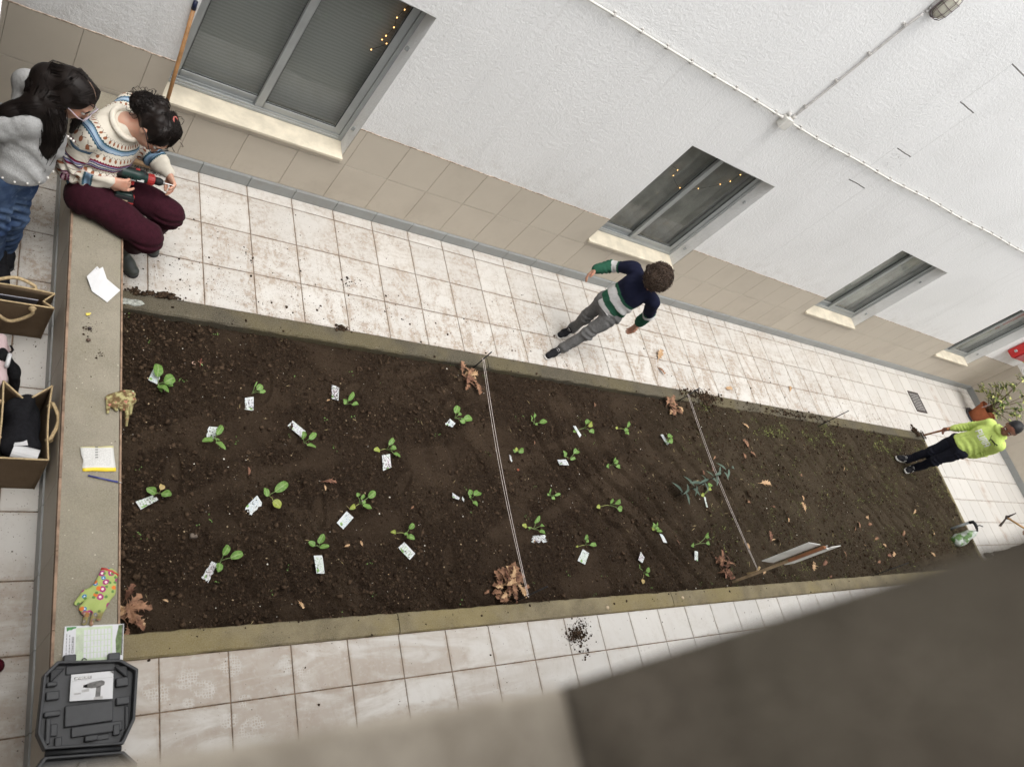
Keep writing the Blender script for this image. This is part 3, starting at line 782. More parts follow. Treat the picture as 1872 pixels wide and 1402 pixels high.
def scatter(n, dens, rmin, rmax, pw=2.4):
    P, R = [], []
    k = n * 4
    x = BX1 + 0.01 + (EX - BX1) * RNG.random(k) ** 1.35
    y = KN1 + (KF0 - KN1) * RNG.random(k)
    z, c = soil_fn(x, y)
    keep = RNG.random(k) < dens(x, y, c)
    x, y, z = x[keep][:n], y[keep][:n], z[keep][:n]
    r = rmin * (1 - RNG.random(len(x))) ** (-1 / pw)
    r = np.minimum(r, rmax)
    return np.stack([x, y, z + r * 0.3], 1), r
P_, R_ = scatter(52000, lambda x, y, c: 1.0 - 0.80 * c, 0.0030, 0.0155, 2.7)
def m_clod():
    b = NB('soil_crumb', 0.95, 0.1)
    c = b.mix(b.ss(b.noise(35, 3), 0.35, 0.7), (0.0190, 0.0120, 0.0075, 1), (0.072, 0.0475, 0.030, 1))
    b.col(c)
    b.bump(b.noise(400, 3), 0.5, 0.003)
    return b.m
M['clod'] = m_clod()
lumps('soil_crumbs', P_, R_, M['clod'], 0.6, 0.5)
P_, R_ = scatter(4800, lambda x, y, c: 0.9 - 0.45 * c, 0.0011, 0.0052, 2.6)
lumps('pale_grit', P_, R_, simple('perlite_grit', (0.33, 0.25, 0.155, 1), 0.9, 0.2, 0.45, 9, vec='pos'))
P_, R_ = scatter(520, lambda x, y, c: 0.9 - 0.5 * c, 0.0014, 0.0055, 2.4)
lumps('white_grit', P_, R_, simple('white_grit', (0.66, 0.62, 0.54, 1), 0.8, 0.3, 0.2, 9, vec='pos'))
# crumbs trodden on to the paving, thickest by the kerb
def on_paving():
    P, R = [], []
    while len(P) < 1900:
        q = random.random()
        if q < 0.80:
            x = -0.55 + 9.5 * random.random() ** 1.6
            y = KF1 + abs(random.gauss(0, 0.34))
            if y > -0.06 or (x > 3.2 and random.random() < 0.55):
                continue
        elif q < 0.86:
            x = random.uniform(-0.5, 6)
            y = KN0 - random.random() ** 2 * 0.5
        elif q < 0.90:
            x = random.uniform(-1.1, -0.83)
            y = random.uniform(-3.5, -0.4)
        else:
            x = random.gauss(9.2, 0.9)
            y = KF1 + abs(random.gauss(0, 0.16))
            if x > 10.2:
                continue
        r = 0.0014 * (1 - random.random()) ** (-1 / 2.3)
        if r > 0.011:
            continue
        P.append((x, y, r * 0.45))
        R.append(r)
    for (cx, cy, sx, sy, n, rm) in ((2.43, -3.30, 0.05, 0.032, 520, 0.0022), (2.50, -3.225, 0.05, 0.03, 120, 0.0016), (2.46, -3.42, 0.03, 0.03, 25, 0.002),
                                    (-0.24, -1.083, 0.045, 0.012, 160, 0.004), (-0.40, -1.09, 0.02, 0.014, 60, 0.004), (0.93, -1.085, 0.03, 0.015, 50, 0.004),
                                    (4.9, -1.13, 0.16, 0.035, 300, 0.004), (6.5, -1.16, 0.5, 0.03, 320, 0.004), (0.30, -0.62, 0.03, 0.03, 16, 0.002), (1.05, -0.66, 0.05, 0.03, 26, 0.0025),
                                    (5.0, -1.16, 0.08, 0.05, 160, 0.005), (9.85, -1.09, 0.05, 0.04, 120, 0.006)):
        for _ in range(n):
            x, y = random.gauss(cx, sx), random.gauss(cy, sy)
            r = min(rm * (1 - random.random()) ** (-1 / 2.4), rm * 4)
            P.append((x, y, (0.012 if KF0 < y < KF1 else 0) + r * 0.5 + random.random() * 0.004))
            R.append(r)
    # strewn on the kerbs
    for _ in range(500):
        x = -0.5 + 10 * random.random()
        far_ = random.random() < 0.6
        y = random.uniform(KF0, KF1) if far_ else random.uniform(KN0, KN1)
        if random.random() < 0.6:
            y = (KF0 + random.random() ** 2 * 0.06) if far_ else (KN1 - random.random() ** 2 * 0.06)
        r = min(0.0018 * (1 - random.random()) ** (-1 / 2.4), 0.009)
        P.append((x, y, (0.011 if far_ else 0.017) + r * 0.3))
        R.append(r)
    return np.array(P), np.array(R)
P_, R_ = on_paving()
lumps('spilled_soil', P_, R_, M['clod'], 0.6)

# ------------------------------------------------------------ wall with the windows
WALL = thing('window_wall', 'white rough plaster wall with beige tile base and four windows along the paving', 'wall', (5, 0, 0))
WIN = [(-0.386, 0.808), (3.237, 4.408), (6.89, 8.065), (10.50, 11.672)]
ZS, ZT, ZC, H = 0.545, 1.772, 0.806, 4.7
pm_ = MB()
xa = -6.0
TH = 0.26
for (x0, x1) in WIN + [(XW + 0.3, None)]:
    pm_.box(xa, x0, 0.0, TH, ZC, H)
    pm_.box(xa, x0, 0.006, TH, -0.3, ZC)
    if x1 is not None:
        pm_.box(x0, x1, 0.0, TH, ZT, H)
        pm_.box(x0, x1, 0.006, TH, -0.3, ZS - 0.03)
        xa = x1
part('plaster', pm_, M['plaster'], WALL)
# joints behind the tiles, then the tiles one by one
jm = MB()
xa = -6.0
for (x0, x1) in WIN + [(XW, None)]:
    jm.box(xa, x0, 0.0005, 0.0055, 0.0, ZC - 0.001)
    if x1 is not None:
        jm.box(x0, x1, 0.0005, 0.0055, 0.0, ZS - 0.032)
        xa = x1
part('tile_bed', jm, M['cladjoint'], WALL)
TW = 0.34468
def clad_rects():
    out = []
    for (z0, z1, off) in ((0.103, 0.456, 0.0), (0.456, 0.806, 0.0)):
        k = int((-1.6 - 1.55) / TW) - 1
        while 1.55 + k * TW < XW:
            a, b = 1.55 + k * TW, 1.55 + (k + 1) * TW
            b = min(b, XW)
            segs = [(a, b, z0, z1)]
            if z1 > 0.5:
                for (w0, w1) in WIN:
                    nw = []
                    for (p, q, s, t) in segs:
                        if q <= w0 or p >= w1:
                            nw.append((p, q, s, t))
                            continue
                        if p < w0:
                            nw.append((p, w0, s, t))
                        if q > w1:
                            nw.append((w1, q, s, t))
                        nw.append((max(p, w0), min(q, w1), s, ZS - 0.035))
                    segs = nw
            out += [g for g in segs if g[1] - g[0] > 0.012 and g[3] - g[2] > 0.012]
            k += 1
    return out
for (a, b, z0, z1) in clad_rects():
    t_ = MB()
    dy = random.uniform(-0.0006, 0.0006)
    g = 0.0016
    t_.box(a + g, b - g, -0.004 + dy, 0.0004, z0 + g, z1 - g)
    part('wall_tile', t_, M['clad'], WALL, bev=0.0012)
for i in range(-5, 40):
    a, b = i * T, min((i + 1) * T, XW - 0.01)
    if b - a < 0.03:
        continue
    t_ = MB()
    g = 0.0016
    a, b = a + g, b - g
    vs = [(a, -0.013, 0.001), (a, -0.013, 0.088), (a, -0.005, 0.102), (a, 0.0, 0.102), (a, 0.0, 0.001)]
    vs += [(b, y, z) for (_, y, z) in vs]
    t_.add(vs, [(0, 1, 6, 5), (1, 2, 7, 6), (2, 3, 8, 7), (3, 4, 9, 8), (4, 0, 5, 9), (0, 4, 3, 2, 1), (5, 6, 7, 8, 9)])
    part('skirting_tile', t_, M['skirt'], WALL, bev=0.0012)
# ragged mortar along the top of the tiles
mm = MB()
xa = -6.0
for (x0, x1) in WIN + [(XW, None)]:
    n = int((x0 - xa) / 0.02)
    up = [(xa + (x0 - xa) * i / n, ZC + 0.005 + 0.006 * float(fbm(np.array((xa + (x0 - xa) * i / n) * 14), np.array(0.3), 3, 2))) for i in range(n + 1)]
    poly = [(xa, ZC - 0.001)] + [(x0, ZC - 0.001)] + up[::-1]
    mm.prism(poly, (0, -0.0005, 0), (1, 0, 0), (0, 0, 1), 0.0045)
    if x1 is not None:
        xa = x1
part('mortar_line', mm, M['mortar'], WALL)

def window(k, x0, x1):
    zb = ZS
    yb = 0.125                        # face of the outer frame
    f = MB()
    fw = 0.032
    f.box(x0, x0 + fw, yb, yb + 0.07, zb, ZT).box(x1 - fw, x1, yb, yb + 0.07, zb, ZT)
    f.box(x0 + fw, x1 - fw, yb, yb + 0.07, ZT - fw, ZT)
    f.box(x0 + fw, x1 - fw, yb, yb + 0.07, zb, zb + 0.022)
    f.box(x0 + fw, x1 - fw, yb + 0.004, yb + 0.008, zb + 0.022, zb + 0.040).box(x0 + fw, x1 - fw, yb + 0.036, yb + 0.040, zb + 0.022, zb + 0.040)
    W = part('window', f, M['alu'], WALL, bev=0.0015)
    xm = (x0 + x1) / 2 - 0.01
    for side, (a, b, yy) in enumerate(((x0 + fw + 0.001, xm + 0.03, yb + 0.042), (xm - 0.03, x1 - fw - 0.001, yb + 0.011))):
        s = MB()
        st, rb = 0.052, 0.062
        z0, z1 = zb + 0.026, ZT - fw - 0.002
        s.box(a, a + st, yy, yy + 0.024, z0, z1).box(b - st, b, yy, yy + 0.024, z0, z1)
        s.box(a + st, b - st, yy, yy + 0.024, z1 - 0.05, z1).box(a + st, b - st, yy, yy + 0.024, z0, z0 + rb)
        part('sash', s, M['alu'], W, bev=0.002)
        g = MB()
        g.box(a + st - 0.004, b - st + 0.004, yy + 0.010, yy + 0.014, z0 + rb - 0.004, z1 - 0.046)
        part('pane', g, M['glass'], W)
        q = MB()
        for (p0, p1, r0, r1) in ((a + st, a + st + 0.004, z0 + rb, z1 - 0.05), (b - st - 0.004, b - st, z0 + rb, z1 - 0.05), (a + st + 0.004, b - st - 0.004, z0 + rb, z0 + rb + 0.004), (a + st + 0.004, b - st - 0.004, z1 - 0.054, z1 - 0.05)):
            q.box(p0, p1, yy + 0.004, yy + 0.0098, r0, r1)
        part('gasket', q, M['aludark'], W)
    s = MB()
    vs = [(x0 + 0.001, -0.034, zb - 0.034), (x0 + 0.001, -0.034, zb - 0.012), (x0 + 0.001, yb + 0.02, zb - 0.001), (x0 + 0.001, yb + 0.02, zb - 0.034)]
    vs += [(x1 - 0.001, y, z) for (_, y, z) in vs]
    s.add(vs, [(0, 1, 2, 3), (7, 6, 5, 4), (0, 4, 5, 1), (1, 5, 6, 2), (2, 6, 7, 3), (3, 7, 4, 0)])
    part('window_sill', s, M['sill'], W, bev=0.003, seg=2)
    bl = MB()
    bl.add([(x0 + 0.034, 0.24, zb + 0.03), (x1 - 0.034, 0.24, zb + 0.03), (x1 - 0.034, 0.24, ZT - 0.034), (x0 + 0.034, 0.24, ZT - 0.034)], [(0, 1, 2, 3)])
    if k == 0:
        part('blind', bl, M['blind'], W)
    for zc_ in (0.72, 1.45):
        c = MB()
        c.box(x1 - 0.018, x1 - 0.0005, 0.06, 0.075, zc_, zc_ + 0.03).box(x1 - 0.026, x1 - 0.018, 0.058, 0.066, zc_ + 0.004, zc_ + 0.02)
        part('shutter_clip', c, M['alu'], W, bev=0.001)
for k, (x0, x1) in enumerate(WIN):
    window(k, x0, x1)
rm = MB()
rm.box(-6, XW + 0.3, TH + 0.001, 3.0, 0.02, 2.9)
part('room', rm, M['room'], WALL)

# ------------------------------------------------------------ end wall
EW = thing('end_wall', 'low tiled and white plastered wall closing the far end of the courtyard', 'wall', (XW, -2, 0))
e_ = MB()
e_.box(XW, XW + 0.25, YN - 0.4, 0.0, 0.86, 3.2).box(XW + 0.006, XW + 0.25, YN - 0.4, 0.0, -0.3, 0.86)
part('plaster', e_, M['plaster'], EW)
e_ = MB()
e_.box(XW + 0.0005, XW + 0.0055, YN, -0.001, 0.0, 0.859)
part('tile_bed', e_, M['cladjoint'], EW)
yy = -0.006
edges = [yy]
while yy > YN:
    yy -= 0.12 if len(edges) == 1 else 0.345
    edges.append(max(yy, YN))
for (z0, z1) in ((0.103, 0.48), (0.48, 0.86)):
    for b_, a_ in zip(edges[:-1], edges[1:]):
        if b_ - a_ < 0.02:
            continue
        t_ = MB()
        t_.box(XW - 0.004 + random.uniform(-0.0006, 0.0006), XW + 0.0004, a_ + 0.0016, b_ - 0.0016, z0 + 0.0016, z1 - 0.0016)
        part('wall_tile', t_, M['clad'], EW, bev=0.0012)
for k in range(12):
    b_, a_ = -0.015 - k * T, max(-0.015 - (k + 1) * T, YN)
    if b_ - a_ < 0.03:
        continue
    t_ = MB()
    t_.box(XW - 0.013, XW, a_ + 0.0016, b_ - 0.0016, 0.001, 0.1)
    part('skirting_tile', t_, M['skirt'], EW, bev=0.003)

# ------------------------------------------------------------ building the picture is taken from
NBD = thing('near_building', 'plain rendered building on the near side with the window ledge the picture is taken over', 'building', (3, YN, 0))
OX0, OX1, OZ0, OZ1 = CAMP.x - 1.0, CAMP.x + 0.2295, CAMP.z - 0.25, CAMP.z + 0.75
n_ = MB()
y0, y1 = YN - 0.36, YN
OR = OX1 + 0.03
n_.box(-6, OX0, y0, y1, OZ0, OZ1).box(OR, XW + 0.25, y0, y1, OZ0 - 0.0, OZ1)
n_.box(-6, XW + 0.25, y0, y1, -0.3, OZ0 - 0.04).box(-6, XW + 0.25, y0, y1, OZ1, OZ1 + 0.25)
n_.box(-6, OX0, y0, y1, OZ0 - 0.04, OZ0).box(OR, XW + 0.25, y0, y1, OZ0 - 0.04, OZ0)
part('wall', n_, M['plaster'], NBD)
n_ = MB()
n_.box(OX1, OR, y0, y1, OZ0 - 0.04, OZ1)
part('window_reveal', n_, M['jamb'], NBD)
n_ = MB()
n_.box(OX0 + 0.001, OX1 - 0.001, y0, y1 + 0.0, OZ0 - 0.039, OZ0)
part('window_ledge', n_, M['ledge'], NBD, bev=0.004, seg=2)
n_ = MB()
n_.box(-5, XW, y0 - 3.0, y0 - 0.001, 2.6, OZ1)
part('room', n_, M['room'], NBD)
# unseen slab over the left passage, placed and sized to shade its floor
CV = thing('shade_slab', 'unseen slab added to shade the passage beside the low wall', 'light_blocker', (-3.6, -2, 2.15))
SHADEX = -1.33
n_ = MB()
n_.box(-6, SHADEX, YN + 0.002, -0.002, 2.15, 2.4)
part('slab', n_, M['plaster'], CV)
n_ = MB()
n_.box(-3.0, -2.75, YN + 0.002, -0.002, -0.3, 2.149)
part('shade_wall', n_, M['jamb'], CV)  # unseen wall added to keep side light out of the passage

# ------------------------------------------------------------ low wall used as a bench
LW = thing('low_wall', 'low concrete topped wall with tiled side used as a bench', 'low wall', (-0.7, -2, 0))
zt_ = 0.43
yA, yB = -0.0, YN
w_ = MB()
w_.box(BX0 + 0.012, BX1 - 0.012, yB, -0.014, -0.1, zt_ - 0.012)
part('core', w_, M['bench'], LW)
w_ = MB()
n = 60
vs, fs = [], []
for i in range(n + 1):
    y = -0.014 + (yB + 0.014) * i / n
    for j, x in enumerate((BX0 + 0.011, -0.76, -0.70, -0.63, BX1 - 0.011)):
        vs.append((x, y, zt_ + 0.0012 * float(fbm(np.array(x * 13), np.array(y * 13), 3, 4))))
fs = [(i * 5 + j, (i + 1) * 5 + j, (i + 1) * 5 + j + 1, i * 5 + j + 1) for i in range(n) for j in range(4)]
w_.add(vs, fs)
part('concrete_top', w_, M['bench'], LW, smooth=True)
# tile edges that frame the concrete
def edge_run(x0, x1, nm, ph):
    y = -0.014
    while y > yB + 0.02:
        y2 = max(y - (0.33 if y < -0.1 else ph), yB)
        t_ = MB()
        t_.box(x0, x1, y2 + 0.001, y - 0.001, zt_ - 0.03, zt_ + 0.0025)
        part(nm, t_, M['edge'], LW, bev=0.0012)
        y = y2
edge_run(BX0 - 0.0005, BX0 + 0.0105, 'edge_strip', 0.13)
edge_run(BX1 - 0.0085, BX1 + 0.0005, 'edge_strip', 0.2)
y = -0.014
first = True
while y > yB + 0.02:
    y2 = max(y - (0.13 if first else 0.33), yB)
    first = False
    for (z0, z1) in ((0.0, 0.10), (0.10, zt_ - 0.031)):
        t_ = MB()
        t_.box(BX0 - (0.009 if z0 == 0 else 0.001), BX0 + 0.0115, y2 + 0.0014, y - 0.0014, z0 + 0.001, z1 - 0.001)
        part('skirting_tile' if z0 == 0 else 'wall_tile', t_, M['skirt'] if z0 == 0 else M['clad'], LW, bev=0.0012)
        t_ = MB()
        t_.box(BX1 - 0.0115, BX1 + 0.001, y2 + 0.0014, y - 0.0014, z0 + 0.001, z1 - 0.001)
        part('wall_tile', t_, M['clad'], LW, bev=0.0012)
    y = y2
# ================================================================ implicit-surface figures
def _n(v):
    v = np.array(v, float)
    return v / (np.linalg.norm(v) + 1e-12)

class SDF:
    """smooth union of round cones and ellipsoids, meshed with surface nets"""
    def __init__(s, h):
        s.h = h
        s.p = []
    def cone(s, a, b, ra, rb, k=0.02, flat=None, cut=None):
        s.p.append(('c', np.array(a, float), np.array(b, float), ra, rb, k, flat, cut))
        return s
    def chain(s, pts, rs, k=0.02, flat=None):
        for i in range(len(pts) - 1):
            s.cone(pts[i], pts[i + 1], rs[i], rs[i + 1], k, flat)
        return s
    def ell(s, c, r, ax=None, k=0.02, cut=None):
        s.p.append(('e', np.array(c, float), np.array(r, float), np.eye(3) if ax is None else np.array([_n(q) for q in ax]), k, cut))
        return s
    def minus(s, c, r, ax=None, k=0.01):
        s.p.append(('m', np.array(c, float), np.array(r, float), np.eye(3) if ax is None else np.array([_n(q) for q in ax]), k, None))
        return s
    def _bb(s, q):
        if q[0] == 'c':
            r = max(q[3], q[4]) * 1.05
            return np.minimum(q[1], q[2]) - r, np.maximum(q[1], q[2]) + r
        r = np.abs(q[3].T) @ q[2]
        return q[1] - r, q[1] + r
    def mesh(s):
        h = s.h
        bbs = [s._bb(q) for q in s.p if q[0] != 'm']
        lo = np.min([b[0] for b in bbs], 0) - 4 * h
        hi = np.max([b[1] for b in bbs], 0) + 4 * h
        dim = np.ceil((hi - lo) / h).astype(int) + 1
        Fd = np.full(dim, 1.0, np.float32)
        for q in s.p:
            k = q[5] if q[0] == 'c' else q[4]
            b0, b1 = s._bb(q)
            pad = 2.5 * h + 1.2 * k
            i0 = np.maximum(np.floor((b0 - pad - lo) / h).astype(int), 0)
            i1 = np.minimum(np.ceil((b1 + pad - lo) / h).astype(int) + 1, dim)
            if np.any(i1 <= i0):
                continue
            g = [(lo[a] + h * np.arange(i0[a], i1[a])).astype(np.float32) for a in range(3)]
            P = np.stack(np.meshgrid(*g, indexing='ij'), -1)
            if q[0] == 'c':
                a_, b_, ra, rb, _, flat, cut = q[1:]
                ba = (b_ - a_).astype(np.float32)
                L = float(ba @ ba) + 1e-9
                pa = P - a_.astype(np.float32)
                t = np.clip(pa @ ba / L, 0, 1)
                d = pa - t[..., None] * ba
                if flat is not None:
                    f, sc = _n(flat[0]).astype(np.float32), flat[1]
                    w = d @ f
                    d = d + (w * (1 / sc - 1))[..., None] * f
                    D = (np.sqrt((d * d).sum(-1)) - (ra + (rb - ra) * t)) * (0.5 + 0.5 * min(sc, 1))
                else:
                    D = np.sqrt((d * d).sum(-1)) - (ra + (rb - ra) * t)
            else:
                c_, r_, ax, _, cut = q[1:]
                u = ((P - c_.astype(np.float32)) @ ax.T.astype(np.float32))
                k0 = np.sqrt(((u / r_) ** 2).sum(-1))
                k1 = np.sqrt(((u / (r_ * r_)) ** 2).sum(-1)) + 1e-9
                D = k0 * (k0 - 1) / k1
                D = np.where(k0 < 0.1, -float(min(r_)), D)
            if cut is not None:
                for (cp, cn) in cut:
                    D = np.maximum(D, (P - np.array(cp, np.float32)) @ _n(cn).astype(np.float32))
            sl = tuple(slice(i0[a], i1[a]) for a in range(3))
            A = Fd[sl]
            if q[0] == 'm':
                D = -D
                hh = np.clip(0.5 + 0.5 * (D - A) / k, 0, 1)
                Fd[sl] = A + (D - A) * hh + k * hh * (1 - hh)
            else:
                hh = np.clip(0.5 + 0.5 * (A - D) / k, 0, 1)
                Fd[sl] = A + (D - A) * hh - k * hh * (1 - hh)
        return nets(Fd, lo, h)

def nets(Fd, lo, h):
    S = Fd < 0
    n = np.array(Fd.shape) - 1
    cs = np.zeros(n, np.int8)
    for i in (0, 1):
        for j in (0, 1):
            for k in (0, 1):
                cs += S[i:i + n[0], j:j + n[1], k:k + n[2]]
    act = (cs > 0) & (cs < 8)
    I = np.argwhere(act)
    vid = np.full(n, -1, np.int64)
    vid[act] = np.arange(len(I))
    cor = np.array([(i, j, k) for i in (0, 1) for j in (0, 1) for k in (0, 1)])
    val = np.stack([Fd[tuple((I + c).T)] for c in cor], 1)
    acc = np.zeros((len(I), 3))
    cnt = np.zeros(len(I))
    for a in range(8):
        for b in range(a + 1, 8):
            if np.abs(cor[a] - cor[b]).sum() != 1:
                continue
            va, vb = val[:, a], val[:, b]
            m_ = (va < 0) != (vb < 0)
            t = np.where(m_, va / np.where(m_, va - vb, 1), 0)
            acc += np.where(m_[:, None], cor[a] + t[:, None] * (cor[b] - cor[a]), 0)
            cnt += m_
    V = lo + h * (I + acc / np.maximum(cnt, 1)[:, None])
    Fs = []
    for ax in range(3):
        u, v = (ax + 1) % 3, (ax + 2) % 3
        sl0 = [slice(None)] * 3
        sl1 = [slice(None)] * 3
        sl0[ax] = slice(0, -1)
        sl1[ax] = slice(1, None)
        c0, c1 = S[tuple(sl0)], S[tuple(sl1)]
        E_ = np.argwhere(c0 != c1)
        E_ = E_[(E_[:, u] > 0) & (E_[:, v] > 0) & (E_[:, u] < n[u]) & (E_[:, v] < n[v])]
        fl = S[tuple(E_.T)]
        eu, ev = np.zeros(3, int), np.zeros(3, int)
        eu[u] = 1
        ev[v] = 1
        q = [vid[tuple((E_ - o).T)] for o in (eu + ev, ev, np.zeros(3, int), eu)]
        q = np.stack(q, 1)
        q = np.where(fl[:, None], q, q[:, ::-1])
        Fs.append(q)
    F = np.concatenate(Fs)
    F = F[(F >= 0).all(1)]
    return V, F

def vnorm(V, F):
    a = np.cross(V[F[:, 2]] - V[F[:, 0]], V[F[:, 3]] - V[F[:, 1]])
    N = np.zeros_like(V)
    for i in range(4):
        np.add.at(N, F[:, i], a)
    return N / (np.linalg.norm(N, axis=1)[:, None] + 1e-12)

def folds(V, F, amp, freq, seed=0, aniso=(1, 1, 1)):
    """soft cloth folds: push vertices along their normals by warped sines"""
    r = np.random.default_rng(seed)
    N = vnorm(V, F)
    Q = V * np.array(aniso)
    d = np.zeros(len(V))
    for i in range(6):
        k = r.normal(size=3)
        k = k / np.linalg.norm(k) * freq * (0.6 + 0.9 * r.random())
        w = r.normal(size=3) * freq * 0.45
        d += np.sin(Q @ k + 1.7 * np.sin(Q @ w + r.random() * 6) + r.random() * 6) * (0.6 + 0.5 * r.random()) / 3
    return V + N * (amp * (np.abs(d) ** 0.8 * np.sign(d)))[:, None]

def bunch(V, F, segs, amp, seed=0):
    """cloth rings where a leg or sleeve is pushed together: segs = (a, b, radius, from, to, wavelength)"""
    N = vnorm(V, F)
    r = np.random.default_rng(seed)
    d_ = np.zeros(len(V))
    for (a, b, rad, lo, hi, wl) in segs:
        a, b = np.array(a, float), np.array(b, float)
        L = np.linalg.norm(b - a)
        t, d = seg_t(V, a, b)
        ax = (b - a) / L
        p = _n(np.cross(ax, (0.3, 0.5, 0.81)))
        q = np.cross(ax, p)
        an = np.arctan2((V - a) @ q, (V - a) @ p)
        ph = r.random() * 6
        w = sstep(t, lo - 0.08, lo + 0.08) * (1 - sstep(t, hi - 0.05, hi + 0.05)) * (1 - sstep(d, rad * 1.15, rad * 1.5))
        s = np.sin(6.283 * (t * L / wl + 0.55 * np.sin(an + ph) + 0.22 * np.sin(2 * an + 2 * ph)) + ph)
        d_ += amp * w * (np.abs(s) ** 0.7 * np.sign(s)) * (0.55 + 0.45 * np.sin(an + 1.3 * ph))
    return V + N * d_[:, None]

def smooth_part(name, sdf, mt, parent, fold=None, rings=None, ramp=0.007):
    V, F = sdf.mesh()
    if fold:
        V = folds(V, F, *fold)
    if rings:
        V = bunch(V, F, rings, ramp)
    o = part(name, None, mt, parent, V=V, F=F, smooth=True)
    return o, V

def seg_t(V, a, b):
    a, b = np.array(a, float), np.array(b, float)
    ba = b - a
    t = (V - a) @ ba / (ba @ ba)
    d = np.linalg.norm(V - a - np.clip(t, 0, 1)[:, None] * ba, axis=1)
    return t, d

def hand(S, wrist, d, nrm, curl, s=1.0, side=1, spread=0.08, thumb=0.6, fr=1.0):
    """palm, four unequal jointed fingers and a thumb that leaves the side of the palm.
       d: wrist->fingers, nrm: palm side normal, side: +1 thumb towards cross(d, nrm)"""
    d, nrm = _n(d), _n(nrm)
    nrm = _n(nrm - d * np.dot(nrm, d))
    sd = np.cross(d, nrm) * side
    w = np.array(wrist, float)
    kn = w + d * 0.082 * s
    S.cone(w - d * 0.015 * s, w + d * 0.03 * s, 0.023 * s, 0.026 * s, 0.012, (nrm, 0.72))
    S.cone(w + d * 0.03 * s + sd * 0.014 * s, kn + sd * 0.022 * s, 0.020 * s, 0.016 * s, 0.012, (nrm, 0.75))
    S.cone(w + d * 0.03 * s - sd * 0.012 * s, kn - sd * 0.024 * s, 0.020 * s, 0.015 * s, 0.012, (nrm, 0.75))
    S.cone(w + d * 0.03 * s, kn, 0.022 * s, 0.017 * s, 0.012, (nrm, 0.75))
    tips = []
    for q, (off, L) in enumerate(((0.030, 0.070), (0.010, 0.078), (-0.011, 0.072), (-0.030, 0.057))):
        c = curl[q] if hasattr(curl, '__len__') else curl
        p0 = kn + sd * off * s - d * 0.004 * s
        dd = _n(d + sd * off * spread * 60 * 0.02)
        p = p0
        r = 0.0092 * s * fr * (0.92 if q == 3 else 1)
        for j, fr_ in enumerate((0.42, 0.32, 0.26)):
            an = c * (0.55, 0.95, 0.6)[j]
            ax = np.cross(dd, nrm)
            dd = _n(dd * math.cos(an) + nrm * math.sin(an))
            p2 = p + dd * L * fr_ * s
            S.cone(p, p2, r * (1 - 0.08 * j), r * (0.92 - 0.1 * j), 0.003)
            p = p2
            nrm_j = nrm
        tips.append(p)
    # thumb
    b0 = w + d * 0.022 * s + sd * 0.024 * s
    t1 = _n(d * 0.62 + sd * 0.75 + nrm * (0.25 + 0.3 * thumb))
    p1 = b0 + t1 * 0.036 * s
    t2 = _n(d * 0.9 + sd * (0.45 - 0.55 * thumb) + nrm * 0.55 * thumb)
    p2 = p1 + t2 * 0.030 * s
    t3 = _n(d * 0.9 + sd * (0.15 - 0.7 * thumb) + nrm * 0.75 * thumb)
    p3 = p2 + t3 * 0.024 * s
    S.chain([b0, p1, p2, p3], [0.0135 * s, 0.0115 * s * fr, 0.0105 * s * fr, 0.008 * s * fr], 0.005)
    return tips, p3

def head(S, c, Fd, Up, s=1.0):
    Fd, Up = _n(Fd), _n(Up)
    Up = _n(Up - Fd * np.dot(Up, Fd))
    L = np.cross(Up, Fd)
    ax = (Fd, L, Up)
    c = np.array(c, float)
    S.ell(c + Up * 0.022 * s - Fd * 0.006 * s, (0.094 * s, 0.075 * s, 0.093 * s), ax, 0.02)
    S.ell(c - Up * 0.042 * s + Fd * 0.030 * s, (0.060 * s, 0.056 * s, 0.068 * s), ax, 0.03)
    S.ell(c - Up * 0.088 * s + Fd * 0.055 * s, (0.024 * s, 0.026 * s, 0.018 * s), ax, 0.025)
    S.cone(c + Up * 0.004 * s + Fd * 0.086 * s, c - Up * 0.034 * s + Fd * 0.103 * s, 0.008 * s, 0.0135 * s, 0.012)
    S.cone(c + Up * 0.022 * s + Fd * 0.082 * s + L * 0.035 * s, c + Up * 0.022 * s + Fd * 0.082 * s - L * 0.035 * s, 0.010 * s, 0.010 * s, 0.015)
    for k in (-1, 1):
        S.ell(c + L * k * 0.076 * s - Up * 0.012 * s - Fd * 0.004 * s, (0.018 * s, 0.008 * s, 0.030 * s), ax, 0.006)
        S.minus(c + L * k * 0.032 * s + Fd * 0.098 * s + Up * 0.004 * s, (0.014 * s, 0.017 * s, 0.011 * s), ax, 0.012)
        S.cone(c + L * k * 0.042 * s + Fd * 0.068 * s - Up * 0.03 * s, c + L * k * 0.035 * s + Fd * 0.072 * s - Up * 0.035 * s, 0.014 * s, 0.012 * s, 0.02)
    S.cone(c - Up * 0.060 * s + Fd * 0.090 * s + L * 0.014 * s, c - Up * 0.060 * s + Fd * 0.090 * s - L * 0.014 * s, 0.0075 * s, 0.0075 * s, 0.008)
    return c, Fd, L, Up

